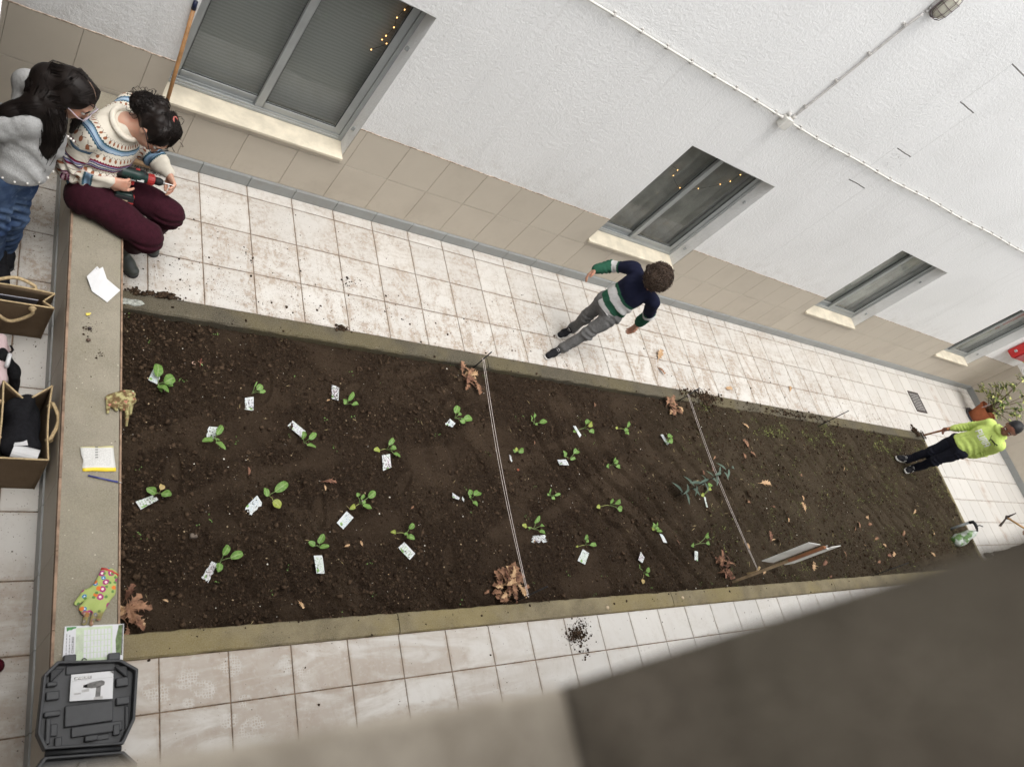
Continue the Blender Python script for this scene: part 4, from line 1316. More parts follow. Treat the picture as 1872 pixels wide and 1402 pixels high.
def face(parent, c, Fd, L, Up, s, M_eye, M_brow, M_lip):
    for k in (-1, 1):
        e = MB().ell(c + L * k * 0.032 * s + Fd * 0.081 * s + Up * 0.004 * s, (0.012 * s, 0.013 * s, 0.0085 * s), 10, 7, (Fd, L, Up))
        eo = part('eye', e, M_eye[0], parent, smooth=True)
        e = MB().ell(c + L * k * 0.032 * s + Fd * 0.0895 * s + Up * 0.003 * s, (0.004 * s, 0.006 * s, 0.006 * s), 10, 7, (Fd, L, Up))
        part('iris', e, M_eye[1], eo, smooth=True)
        b = [c + L * k * x * s + Fd * (0.094 - 0.35 * abs(x - 0.012) ** 1.0 * 0.5) * s + Up * (0.026 + z) * s for x, z in ((0.014, 0), (0.028, 0.004), (0.042, 0.002), (0.052, -0.003))]
        part('eyebrow', MB().tube(b, [0.003 * s, 0.0042 * s, 0.0036 * s, 0.002 * s], 6), M_brow, parent, smooth=True)
    b = [c + L * x * s + Fd * (0.0965 - 6 * x * x) * s - Up * (0.060 - z) * s for x, z in ((-0.022, 0.001), (-0.01, 0.0), (0, 0.0015), (0.01, 0.0), (0.022, 0.001))]
    part('mouth', MB().tube(b, [0.002 * s, 0.0045 * s, 0.005 * s, 0.0045 * s, 0.002 * s], 7), M_lip, parent, smooth=True)

def strands(name, lines, r, mt, parent, n=3, taper=0.35):
    """many thin hair tubes in one mesh"""
    Vs, Fs, o = [], [], 0
    for pts in lines:
        pts = np.asarray(pts, float)
        m_ = len(pts)
        t = np.gradient(pts, axis=0)
        t /= np.linalg.norm(t, axis=1)[:, None] + 1e-12
        ref = np.array((0.31, 0.87, 0.39))
        u = np.cross(t, ref)
        u /= np.linalg.norm(u, axis=1)[:, None] + 1e-12
        w = np.cross(t, u)
        rr = r * (1 - (1 - taper) * np.linspace(0, 1, m_) ** 2)
        for k in range(n):
            an = 2 * math.pi * k / n
            Vs.append(pts + rr[:, None] * (math.cos(an) * u + math.sin(an) * w))
        i = np.arange(m_ - 1)
        for k in range(n):
            a, b = o + k * m_ + i, o + ((k + 1) % n) * m_ + i
            Fs.append(np.stack([a, b, b + 1, a + 1], 1))
        o += n * m_
    return part(name, None, mt, parent, V=np.concatenate(Vs), F=np.concatenate(Fs), smooth=True)

def shoe(parent, heel, toe, ground, s, mt, m_sole, m_trim=None, sole_h=0.022, boot=None):
    heel, toe = np.array(heel, float), np.array(toe, float)
    d = _n(toe - heel)
    L = np.cross((0, 0, 1.0), d)
    up = np.array((0, 0, 1.0))
    g = ground + sole_h
    S = SDF(0.005)
    cut = [((0, 0, g - 0.004), (0, 0, -1))]
    h0 = np.array((heel[0], heel[1], g + 0.022 * s))
    t0 = np.array((toe[0], toe[1], g + 0.012 * s))
    mid = h0 * 0.45 + t0 * 0.55
    S.cone(h0, mid, 0.034 * s, 0.038 * s, 0.02, None, cut)
    S.cone(mid, t0 - d * 0.03 * s, 0.038 * s, 0.034 * s, 0.02, (up, 0.8), cut)
    S.cone(h0 + up * 0.01, h0 + up * 0.05 * s + d * 0.008, 0.034 * s, 0.034 * s, 0.02, None, cut)
    S.cone(h0 + up * 0.035 * s + d * 0.02, mid + d * 0.01, 0.034 * s, 0.028 * s, 0.02, None, cut)
    if boot is not None:
        S.cone(h0 + up * 0.02 + d * 0.01, np.array(boot, float), 0.042 * s, 0.05 * s, 0.02, None, cut)
    o, _ = smooth_part('boot' if boot is not None else 'shoe', S, mt, parent)
    Q = SDF(0.005)
    c2 = [((0, 0, ground), (0, 0, -1)), ((0, 0, g), (0, 0, 1))]
    z = ground + sole_h * 0.5
    hh, tt = np.array((heel[0], heel[1], z)), np.array((toe[0], toe[1], z))
    mm_ = hh * 0.45 + tt * 0.55
    Q.cone(hh, mm_, 0.037 * s, 0.041 * s, 0.01, None, c2)
    Q.cone(mm_, tt - d * 0.03 * s, 0.041 * s, 0.037 * s, 0.01, None, c2)
    smooth_part('sole', Q, m_sole, o)
    if m_trim is not None:
        mb = MB()
        for q in range(4):
            p = mid + d * (-0.035 + 0.017 * q) * s + up * (0.052 - 0.009 * q) * s
            mb.tube([p - L * 0.02 * s - up * 0.004, p + up * 0.004 * s, p + L * 0.02 * s - up * 0.004], 0.0028 * s, 5)
        part('lace', mb, m_trim, o, smooth=True)
        for sg in (-1, 1):
            b = MB()
            p = h0 * 0.6 + t0 * 0.4 + L * sg * 0.0385 * s + up * 0.004 * s
            b.tube([p - d * 0.02 * s - up * 0.012 * s, p - d * 0.014 * s + up * 0.016 * s, p + d * 0.012 * s - up * 0.010 * s, p + d * 0.018 * s + up * 0.016 * s], 0.0042 * s, 5)
            part('shoe_mark', b, m_trim, o, smooth=True)
    return o

# ------------------------------------------------------------ body and cloth materials
def m_skin(name, c):
    b = NB(name, 0.5, 0.35)
    v = b.gen().outputs['Object']
    r = tuple(min(1, x * f) for x, f in zip(c[:3], (1.12, 0.88, 0.84))) + (1,)
    b.col(b.mix(b.ss(b.noise(26, 4, 0.6, v), 0.35, 0.7), c, r))
    b.b.inputs['Subsurface Weight'].default_value = 0.08
    b.b.inputs['Subsurface Radius'].default_value = (0.012, 0.005, 0.003)
    b.bump(b.noise(350, 2, 0.6, v), 0.06, 0.002)
    return b.m
def m_cloth(name, c, var=0.14, scale=60, weave=420, bump=0.25, rough=0.9, sheen=0.0):
    b = NB(name, rough, 0.15)
    v = b.gen().outputs['Object']
    d = tuple(x * (1 - var) for x in c[:3]) + (1,)
    u = tuple(min(1, x * (1 + var)) for x in c[:3]) + (1,)
    b.col(b.mix(b.ss(b.noise(scale, 5, 0.65, v), 0.3, 0.7), d, u))
    b.b.inputs['Sheen Weight'].default_value = sheen
    b.bump(b.noise(weave, 2, 0.6, v), bump, 0.003)
    b.bump(b.noise(38, 3, 0.5, v), 0.25, 0.012)
    return b.m
def m_hair(name, c, c2):
    b = NB(name, 0.5, 0.22)
    v = b.gen().outputs['Object']
    b.col(b.mix(b.noise(60, 4, 0.7, v), c, c2))
    b.bump(b.noise(240, 2, 0.6, b.scl(v, 1, 1, 0.25)), 0.25, 0.003)
    return b.m
def m_denim():
    b = NB('blue_denim', 0.9, 0.12)
    v = b.gen().outputs['Object']
    c = b.mix(b.ss(b.noise(7, 5, 0.6, v), 0.35, 0.65), (0.025, 0.045, 0.10, 1), (0.085, 0.13, 0.22, 1))
    c = b.mix(b.ma('MULTIPLY', b.ss(b.noise(16, 4, 0.6, v), 0.52, 0.72), 0.6), c, (0.22, 0.29, 0.38, 1))
    b.col(c)
    b.bump(b.noise(420, 2, 0.6, v), 0.3, 0.003)
    return b.m
def m_attr(name, attr='paint', weave=300, bump=0.3, scl=60):
    b = NB(name, 0.9, 0.15)
    v = b.gen().outputs['Object']
    c = b.n('Attribute', attribute_name=attr).outputs['Color']
    d = b.mix(b.ss(b.noise(scl, 4, 0.6, v), 0.3, 0.7, 0, 0.3), c, b.mix(1.0, c, (0.62, 0.62, 0.62, 1), 'MULTIPLY'))
    b.col(d)
    b.bump(b.noise(weave, 2, 0.6, v), bump, 0.003)
    return b.m
M['skin_light'] = m_skin('fair_skin', (0.50, 0.30, 0.215, 1))
M['skin_tan'] = m_skin('tan_skin', (0.36, 0.195, 0.13, 1))
M['skin_brown'] = m_skin('brown_skin', (0.185, 0.088, 0.055, 1))
M['hair_dark'] = m_hair('dark_hair', (0.0055, 0.0040, 0.0036, 1), (0.016, 0.0105, 0.0085, 1))
M['curl_tip'] = m_hair('brown_curl', (0.036, 0.023, 0.016, 1), (0.135, 0.092, 0.066, 1))
M['hair_curl'] = m_hair('dark_brown_hair', (0.014, 0.009, 0.0065, 1), (0.040, 0.026, 0.019, 1))
M['hair_short'] = m_hair('cropped_hair', (0.009, 0.0085, 0.009, 1), (0.022, 0.021, 0.022, 1))
M['eye'] = simple('eye_white', (0.62, 0.58, 0.54, 1), 0.3, 0.5)
M['iris'] = simple('dark_iris', (0.012, 0.008, 0.006, 1), 0.2, 0.5)
M['lip'] = simple('lips', (0.24, 0.085, 0.07, 1), 0.5, 0.4)
M['black_shoe'] = m_cloth('black_trainer', (0.012, 0.012, 0.014, 1), 0.25)
M['white_sole'] = simple('white_sole', (0.55, 0.53, 0.5, 1), 0.6, 0.3)
M['dark_sole'] = simple('dark_sole', (0.03, 0.03, 0.03, 1), 0.7, 0.3)
M['pale_mark'] = simple('pale_shoe_mark', (0.62, 0.61, 0.6, 1), 0.6, 0.3)
M['grey_trousers'] = m_cloth('grey_jogging_cloth', (0.125, 0.123, 0.122, 1), 0.16, 50)
M['navy_trousers'] = m_cloth('dark_navy_cloth', (0.011, 0.012, 0.019, 1), 0.2, 40)
M['lime'] = m_cloth('lime_sweatshirt', (0.48, 0.60, 0.16, 1), 0.07, 40, 300, 0.2)
M['burgundy'] = m_cloth('burgundy_cord', (0.030, 0.0052, 0.0105, 1), 0.2, 50, 380, 0.3, sheen=0.02)
M['denim'] = m_denim()
M['greyknit'] = m_cloth('grey_fluffy_knit', (0.40, 0.40, 0.395, 1), 0.1, 90, 190, 0.8)
M['boot_rubber'] = simple('green_grey_rubber', (0.052, 0.058, 0.052, 1), 0.45, 0.4, 0.1, 10)
M['striped'] = m_attr('striped_jersey')
M['pale_grey'] = m_cloth('pale_grey_sweat', (0.48, 0.47, 0.46, 1), 0.08)
M['glasses'] = simple('dark_glasses_frame', (0.01, 0.009, 0.012, 1), 0.3, 0.5)
M['clear_frame'] = simple('clear_glasses_frame', (0.52, 0.46, 0.52, 1), 0.15, 0.6)
M['white'] = simple('white_print', (0.72, 0.72, 0.70, 1), 0.7, 0.2, 0.04)
M['black'] = simple('black_print', (0.012, 0.012, 0.013, 1), 0.7, 0.2, 0.1)
M['pearl'] = simple('pearl_bead', (0.75, 0.72, 0.68, 1), 0.25, 0.6, 0.05)

def text_part(name, txt, mt, parent, org, ux, uy, size, th=0.0015, bold=0.0):
    """flat lettering as a thin mesh: ux along the line, uy letter-up"""
    cu = bpy.data.curves.new(name, 'FONT')
    cu.body = txt
    cu.size = size
    cu.extrude = th / 2
    cu.offset = bold
    cu.resolution_u = 2
    cu.align_x = 'CENTER'
    cu.align_y = 'CENTER'
    tmp = bpy.data.objects.new(name + '_tmp', cu)
    COL.objects.link(tmp)
    dg = bpy.context.evaluated_depsgraph_get()
    me = bpy.data.meshes.new_from_object(tmp.evaluated_get(dg))
    bpy.data.objects.remove(tmp, do_unlink=True)
    bpy.data.curves.remove(cu)
    ux, uy = _n(ux), _n(uy)
    uz = np.cross(ux, uy)
    co = np.empty(len(me.vertices) * 3, np.float32)
    me.vertices.foreach_get('co', co)
    co = co.reshape(-1, 3)
    W = np.array(org, float) + co[:, :1] * ux + co[:, 1:2] * uy + co[:, 2:3] * uz
    me.vertices.foreach_set('co', (W - np.array(wloc(parent))).astype(np.float32).ravel())
    me.update()
    o = bpy.data.objects.new(name, me)
    COL.objects.link(o)
    o.parent = parent
    me.materials.clear()
    me.materials.append(mt)
    return o
# ================================================================ people
M['scalp'] = simple('pale_scalp', (.34, .23, .17, 1))
def spline(pts, n):
    pts = np.array(pts, float)
    d = np.r_[0, np.cumsum(np.linalg.norm(np.diff(pts, axis=0), axis=1))]
    t = np.linspace(0, d[-1], n)
    out = np.empty((n, 3))
    P = np.vstack([2 * pts[0] - pts[1], pts, 2 * pts[-1] - pts[-2]])
    for i, s in enumerate(t):
        k = min(np.searchsorted(d, s, side='right') - 1, len(pts) - 2)
        u = (s - d[k]) / (d[k + 1] - d[k] + 1e-9)
        p0, p1, p2, p3 = P[k:k + 4]
        out[i] = 0.5 * ((2 * p1) + (p2 - p0) * u + (2 * p0 - 5 * p1 + 4 * p2 - p3) * u * u + (3 * p1 - p0 - 3 * p2 + p3) * u ** 3)
    return out

def guide_strands(pts, rad, n, segs=9, wav=0.004, rg=None, lo=0.75, hi=1.12, end=0.3):
    rg = rg or np.random.default_rng(3)
    g = spline(pts, segs)
    r = np.interp(np.linspace(0, 1, segs), np.linspace(0, 1, len(rad)), rad)
    t = np.gradient(g, axis=0)
    t /= np.linalg.norm(t, axis=1)[:, None]
    ref = np.array((0.2, 0.3, 0.93)) if abs(t[0][2]) < 0.8 else np.array((0.9, 0.3, 0.1))
    u = np.cross(t, ref)
    u /= np.linalg.norm(u, axis=1)[:, None]
    w = np.cross(t, u)
    out = []
    for _ in range(n):
        a = rg.random() * 6.283
        q = lo + (hi - lo) * rg.random()
        ph, fr = rg.random() * 6.28, 2 + 3 * rg.random()
        L = int(segs * (1 - end * rg.random() ** 2))
        s = np.linspace(0, 1, segs)
        off = (np.cos(a) * u + np.sin(a) * w) * (r * q)[:, None] + wav * np.sin(fr * s * 6.28 + ph)[:, None] * u + wav * np.cos(fr * s * 5 + ph)[:, None] * w
        out.append((g + off)[:max(3, L)])
    return out

def standing(name, label, J, s, skin, top_m, leg_m, shoe_m, sole_m, lace_m, ground, hands, thick=1.0, fold_seed=1, hood=False, paint=None):
    """person on their feet: body, sweater, trousers, shoes; J holds the joints"""
    A = {k: np.array(v, float) for k, v in J.items()}
    root = thing(name, label, 'person', (A['pelvis'][0], A['pelvis'][1], ground), None)
    F = _n(A['F'])
    B = SDF(0.006)
    c, hf, hl, hu = head(B, A['head'], A['hF'], A['hU'], s)
    B.cone(A['neck'] - np.array((0, 0, 0.02)), c - hu * 0.055 * s - hf * 0.02 * s, 0.05 * s, 0.047 * s, 0.02)
    B.cone(A['pelvis'], A['chest'], 0.075 * s, 0.09 * s, 0.03, (F, 0.75))
    B.cone(A['chest'], A['neck'], 0.11 * s, 0.05 * s, 0.03, (F, 0.75))
    B.cone(A['shR'], A['shL'], 0.045 * s, 0.045 * s, 0.03)
    for q in 'RL':
        B.chain([A['sh' + q], A['el' + q], A['wr' + q]], [0.042 * s, 0.034 * s, 0.025 * s], 0.015)
        B.chain([A['hip' + q], A['kn' + q], A['an' + q]], [0.055 * s, 0.034 * s, 0.026 * s], 0.02)
        hd = hands[q]
        hand(B, A['wr' + q], hd['d'], hd['n'], hd['curl'], s * 0.98, hd['side'], thumb=hd.get('thumb', 0.4), fr=1.12)
    body, _ = smooth_part('body', B, M[skin], root)
    face(body, c, hf, hl, hu, s, (M['eye'], M['iris']), M['hair_short'], M['lip'])
    # trousers
    Q = SDF(0.0065)
    Q.cone(A['hipR'], A['hipL'], 0.082 * s * thick, 0.082 * s * thick, 0.03)
    Q.cone(A['pelvis'] - np.array((0, 0, 0.02)), A['pelvis'] + np.array((0, 0, 0.08)), 0.112 * s * thick, 0.105 * s * thick, 0.04, (F, 0.78))
    for q in 'RL':
        an = A['an' + q]
        Q.cone(A['hip' + q], A['kn' + q], 0.086 * s * thick, 0.062 * s * thick, 0.025)
        Q.cone(A['kn' + q], an, 0.061 * s * thick, 0.047 * s * thick, 0.02)
        Q.cone(an + np.array((0, 0, 0.022)), an - np.array((0, 0, 0.012)), 0.050 * s * thick, 0.047 * s * thick, 0.012)
    smooth_part('trousers', Q, M[leg_m], root, fold=(0.008, 30, fold_seed, (1, 1, 1.1)),
                rings=[(A['kn' + q], A['an' + q], .065, .62, 1.1, .034) for q in 'RL'] + [(A['hip' + q], A['kn' + q], .085, .72, 1.15, .05) for q in 'RL'] + [(A['hip' + q], A['kn' + q], .10, .0, .30, .055) for q in 'RL'], ramp=.0048)
    # sweater
    W = SDF(0.0065)
    hem = A['hem']
    W.cone(hem, A["chest"], 0.146 * s, 0.137 * s, 0.03, (F, 0.78), [(hem - np.array((0, 0, 0.012)), (0, 0, -1))])
    W.cone(A['chest'], A['neck'] - np.array((0, 0, 0.03)), 0.135 * s, 0.075 * s, 0.04, (F, 0.78))
    W.cone(A['shR'], A['shL'], 0.062 * s, 0.062 * s, 0.035)
    for q in 'RL':
        W.cone(A['sh' + q], A['el' + q], 0.062 * s, 0.050 * s, 0.02)
        e, w = A['el' + q], A['wr' + q]
        W.cone(e, e + (w - e) * 0.82, 0.051 * s, 0.046 * s, 0.02)
        W.cone(e + (w - e) * 0.84, e + (w - e) * 1.0, 0.037 * s, 0.036 * s, 0.014)
    if hood:
        n0 = A['neck'] + np.array((0, 0, 0.012))
        for k in range(10):
            an_ = 2 * math.pi * k / 10
            p = n0 + 0.072 * s * (math.cos(an_) * F + math.sin(an_) * np.cross((0, 0, 1), F))
            p2 = n0 + 0.072 * s * (math.cos(an_ + 0.63) * F + math.sin(an_ + 0.63) * np.cross((0, 0, 1), F))
            W.cone(p, p2, 0.024 * s, 0.024 * s, 0.015)
    else:
        W.cone(A['neck'] - np.array((0, 0, 0.03)), A['neck'] + np.array((0, 0, 0.015)), 0.066 * s, 0.058 * s, 0.02)
    V, Fc = W.mesh()
    V0 = V.copy()
    V = folds(folds(V, Fc, 0.0085, 22, fold_seed + 5, (1, 1, 0.9)), Fc, 0.0035, 55, fold_seed + 6, (1, 1, 0.6))
    V = bunch(V, Fc, [(A['el' + q], A['wr' + q], .055, -.05, .80, .036) for q in 'RL'] + [(A['sh' + q], A['el' + q], .065, .62, 1.1, .042) for q in 'RL'] + [(hem, A['neck'], .15, .02, .42, .075)], .0058, fold_seed)
    top = part('sweater', None, M[top_m], root, V=V, F=Fc, smooth=True)
    if paint is not None:
        vattr(top, 'paint', paint(V0, A, s), 'FLOAT_COLOR')
    for q in 'RL':
        shoe(root, A['he' + q], A['to' + q], ground, s * A['foot'], M[shoe_m], M[sole_m], M[lace_m])
    return root, body, top, A, (c, hf, hl, hu)

# ---------------------------------------------------------------- boy in the striped sweater
def stripes(V, A, s):
    green, grey, navy = (0.022, 0.085, 0.052, 1), (0.50, 0.495, 0.49, 1), (0.0085, 0.010, 0.026, 1)
    t, d = seg_t(V, A['hem'], A['neck'])
    L = np.linalg.norm(A['neck'] - A['hem'])
    best = d - 0.12 * s
    v = t * L
    kind = np.zeros(len(V), int)
    for q in 'RL':
        w, e, h = A['wr' + q], A['el' + q], A['sh' + q]
        Lf = np.linalg.norm(e - w)
        t1, d1 = seg_t(V, w, e)
        t2, d2 = seg_t(V, e, h)
        u = np.where(d1 < d2, np.clip(t1, -0.2, 1.0) * Lf, Lf + np.clip(t2, 0, 1.2) * np.linalg.norm(h - e))
        da = np.minimum(d1, d2) - 0.045 * s
        m_ = da < best
        v = np.where(m_, u, v)
        kind = np.where(m_, 1, kind)
        best = np.where(m_, da, best)
    C = np.empty((len(V), 4))
    C[:] = navy
    wob = 0.004 * np.sin(V[:, 0] * 31 + V[:, 1] * 27)
    v = v + wob
    def band(k, a, b, c):
        C[(kind == k) & (v >= a) & (v < b)] = c
    band(0, -1, 0.028, grey)
    band(0, 0.028, 0.092, green)
    band(0, 0.092, 0.168, grey)
    band(0, 0.168, 0.196, green)
    band(1, -1, 0.150, green)
    band(1, 0.150, 0.205, grey)
    band(1, 0.205, 0.222, green)
    return C
BJ = dict(pelvis=(3.125, -.805, .62), chest=(3.16, -.80, .84), neck=(3.175, -.80, 0.995), shR=(3.155, -.645, .945), shL=(3.275, -.935, .92),
          elR=(3.10, -.515, .775), elL=(3.43, -.905, .74), wrR=(2.985, -.525, .69), wrL=(3.485, -.885, .575),
          hipR=(3.10, -.745, .60), hipL=(3.165, -.875, .59), knR=(3.135, -.735, .33), knL=(3.075, -.915, .33), anR=(3.215, -.685, .075), anL=(3.005, -.925, .075),
          heR=(3.23, -.675, 0), toR=(3.055, -.765, 0), heL=(3.045, -.905, 0), toL=(2.835, -1.015, 0), hem=(3.13, -.80, .595),
          F=(-.93, -.36, 0), head=(3.135, -.872, 1.115), hF=(-.42, -.50, -.76), hU=(-.62, -.35, .70), foot=0.92)
boy, bb, bt, BA, (hc, hf, hl, hu) = standing('person', 'boy in a green grey and navy striped sweater looking down on the tiled paving', BJ, 0.92,
    'skin_tan', 'striped', 'grey_trousers', 'black_shoe', 'white_sole', 'pale_mark', 0.0,
    {'R': dict(d=(-.62, -.35, -.70), n=(.35, -.75, -.2), curl=0.5, side=1), 'L': dict(d=(-.10, -.22, -.95), n=(-.9, .2, 0.0), curl=0.45, side=-1)},
    thick=0.95, fold_seed=4, paint=stripes)
# curly mop: a scalp cap and hundreds of little coils
S = SDF(0.006)
ax = (hf, hl, hu)
S.ell(hc + hu * 0.028 - hf * 0.018, (0.092, 0.080, 0.086), ax, 0.02)
rg = np.random.default_rng(15)
for _ in range(46):
    d = _n(rg.normal(size=3))
    if d @ hu < -0.35 or (d @ hf > 0.6 and d @ hu < 0.15):
        continue
    q = hc + hu * 0.030 - hf * 0.012 + d * np.array((.088, .088, .088))
    S.ell(q, np.array((.024, .018, .015)) * rg.uniform(.7, 1.25), (d, _n(np.cross(d, rg.normal(size=3))), _n(np.cross(d, (0.3, .2, .9)))), 0.012)
hair, V = smooth_part('hair', S, M['hair_curl'], boy, fold=(0.012, 55, 8))
rg = np.random.default_rng(5)
lines = []
while len(lines) < 1900:
    d = _n(rg.normal(size=3))
    q = np.array((d @ hf, d @ hl, d @ hu))
    if q[2] < -0.55 or (q[0] > 0.55 and q[2] < 0.10) or (q[0] > 0.25 and q[2] < -0.25):
        continue
    p = hc + hu * 0.030 - hf * 0.012 + hf * q[0] * 0.100 + hl * q[1] * 0.086 + hu * q[2] * 0.100
    tn = _n(np.cross(d, rg.normal(size=3)))
    bn = np.cross(d, tn)
    R0 = 0.008 + 0.009 * rg.random()
    tt = np.linspace(0, 1, 9)
    ph = rg.random() * 6.28
    R0 *= rg.uniform(.7, 1.5)
    turns = 1.0 + rg.random() * 0.9
    lines.append(p + d * (0.002 + 0.026 * tt * rg.random() + 0.008 * rg.random())[:, None] + tn * (R0 * np.cos(turns * 6.28 * tt + ph) + (0.022 * tt))[:, None] + bn * (R0 * np.sin(turns * 6.28 * tt + ph))[:, None])
strands('curls', lines[::3], 0.0034, M['hair_curl'], hair, 4, 0.45)
strands('curls', lines[1::3] + lines[2::3], 0.0030, M['curl_tip'], hair, 4, 0.45)

# ---------------------------------------------------------------- boy in the lime sweatshirt
GZ0 = soil_z(8.95, -1.65) - 0.004
LJ = dict(pelvis=(8.93, -1.71, .77), chest=(8.945, -1.735, 1.03), neck=(8.945, -1.75, 1.215), shR=(8.975, -1.60, 1.155), shL=(8.90, -1.895, 1.155),
          elR=(9.035, -1.525, .935), elL=(9.04, -1.885, .93), wrR=(8.985, -1.468, .735), wrL=(9.05, -1.835, .735),
          hipR=(8.945, -1.635, .73), hipL=(8.915, -1.785, .73), knR=(8.935, -1.64, .40), knL=(8.93, -1.765, .40), anR=(8.985, -1.605, .08), anL=(9.04, -1.725, .08),
          heR=(9.00, -1.60, 0), toR=(8.78, -1.575, 0), heL=(9.06, -1.715, 0), toL=(8.865, -1.76, 0), hem=(8.935, -1.715, .765),
          F=(-.97, -.22, 0), head=(8.90, -1.775, 1.36), hF=(-.83, -.24, -.50), hU=(-.50, -.1, .86), foot=0.95)
def limecol(V, A, s):
    C = np.empty((len(V), 4))
    C[:] = (0.47, 0.60, 0.15, 1)
    return C
lad, lb, lt, LA, (hc, hf, hl, hu) = standing('person', 'boy in a lime green sweatshirt standing in the soil at the far end', LJ, 1.02,
    'skin_brown', 'lime', 'navy_trousers', 'black_shoe', 'white_sole', 'pale_mark', GZ0,
    {'R': dict(d=(-.30, .25, -.85), n=(-.35, -.85, 0.0), curl=1.25, side=1, thumb=1.0), 'L': dict(d=(-.55, .10, -.80), n=(-.3, .9, 0.1), curl=(0.15, 0.3, 0.5, 0.6), side=-1, thumb=0.3)},
    thick=0.98, fold_seed=9, hood=True)
S = SDF(0.006)
ax = (hf, hl, hu)
S.ell(hc + hu * 0.036 - hf * 0.016, (0.097, 0.080, 0.090), ax, 0.02, [(hc + hu * 0.035 + hf * 0.05, _n(-hu * 0.75 + hf * 0.75))])
smooth_part('hair', S, M['hair_short'], lad, fold=(0.0012, 400, 3))
# lettering and leaping cat on the chest, laid on the cloth
def on_front(A, s, x, z, V):
    F = _n(A['F'])
    L = np.cross((0, 0, 1.0), F)
    t = (z - A['hem'][2]) / (A['chest'][2] - A['hem'][2])
    base = A['hem'] + (A['chest'] - A['hem']) * t if t < 1 else A['chest'] + (A['neck'] - A['chest']) * ((z - A['chest'][2]) / (A['neck'][2] - A['chest'][2]))
    p = base + L * x
    d = V - p
    al = d @ F
    off = np.linalg.norm(d - al[:, None] * F, axis=1)
    k = np.argsort(off + (al < 0) * 10)[:6]
    return p + F * (float(np.max(al[k])) + 0.002)
co = np.empty(len(lt.data.vertices) * 3, np.float32)
lt.data.vertices.foreach_get('co', co)
LV = co.reshape(-1, 3) + np.array(wloc(lt))
LF = _n(LA['F'])
LL = np.cross((0, 0, 1.0), LF)
def decal(name, verts2, faces, mt, cx, cz, th=0.0015):
    vs = []
    for (x, z) in verts2:
        vs.append(on_front(LA, 1.0, cx + x, cz + z, LV))
    return part(name, MB().add(vs, faces), mt, lt)
def strip_decal(name, quads, mt, cx, cz):
    """quads of 2-D corners, each cut fine enough to follow the cloth"""
    vs, fs = [], []
    for q in quads:
        q = [np.array(p, float) for p in q]
        n = 4
        o = len(vs)
        for i in range(n + 1):
            for j in range(n + 1):
                u, v = i / n, j / n
                p = (1 - u) * (1 - v) * q[0] + u * (1 - v) * q[1] + u * v * q[2] + (1 - u) * v * q[3]
                vs.append(on_front(LA, 1.0, cx + p[0], cz + p[1], LV))
        fs += [(o + i * (n + 1) + j, o + (i + 1) * (n + 1) + j, o + (i + 1) * (n + 1) + j + 1, o + i * (n + 1) + j + 1) for i in range(n) for j in range(n)]
    return part(name, MB().add(vs, fs), mt, lt)
def R4(x0, x1, z0, z1):
    return [(x0, z0), (x1, z0), (x1, z1), (x0, z1)]
LW_, LH = 0.046, 0.078
b_ = 0.0125
letters = {'P': [R4(0, b_, 0, LH), R4(b_, LW_, LH - b_, LH), R4(LW_ - b_, LW_, LH * .42, LH - b_), R4(b_, LW_ - b_, LH * .42, LH * .42 + b_)],
           'U': [R4(0, b_, 0, LH), R4(LW_ - b_, LW_, 0, LH), R4(b_, LW_ - b_, 0, b_)],
           'M': [R4(0, b_, 0, LH), R4(LW_ - b_ + .006, LW_ + .006, 0, LH), R4(b_, LW_ - b_ + .006, LH - b_, LH), R4(LW_ * .5 - .003, LW_ * .5 + .008, LH * .25, LH - b_)],
           'A': [R4(0, b_, 0, LH), R4(LW_ - b_, LW_, 0, LH), R4(b_, LW_ - b_, LH - b_, LH), R4(b_, LW_ - b_, LH * .35, LH * .35 + b_)]}
x = -0.112
for ch in 'PUMA':
    strip_decal('letter', letters[ch], M['white'], x, 1.005)
    x += LW_ + 0.009 + (0.006 if ch == 'M' else 0)
cat = [[(-.010, .000), (.034, .016), (.030, .030), (-.012, .018)], [(.026, .018), (.052, .030), (.050, .044), (.028, .030)], [(.046, .030), (.062, .034), (.060, .046), (.048, .044)],
       [(.030, .020), (.052, .002), (.056, .006), (.036, .024)], [(-.012, .004), (-.036, -.006), (-.036, .004), (-.012, .018)], [(-.036, -.006), (-.020, -.026), (-.014, -.022), (-.030, .002)],
       [(-.036, .000), (-.058, .012), (-.056, .017), (-.034, .006)], [(-.058, .012), (-.070, .030), (-.066, .032), (-.054, .016)]]
strip_decal('leaping_cat', cat, M['black'], 0.070, 1.115)
strip_decal('pocket_seam', [R4(-.10, -.096, -.02, .09), R4(.096, .10, -.02, .09), R4(-.096, .096, .087, .09)], simple('lime_seam', (0.36, 0.46, 0.12, 1)), 0.0, 0.85)

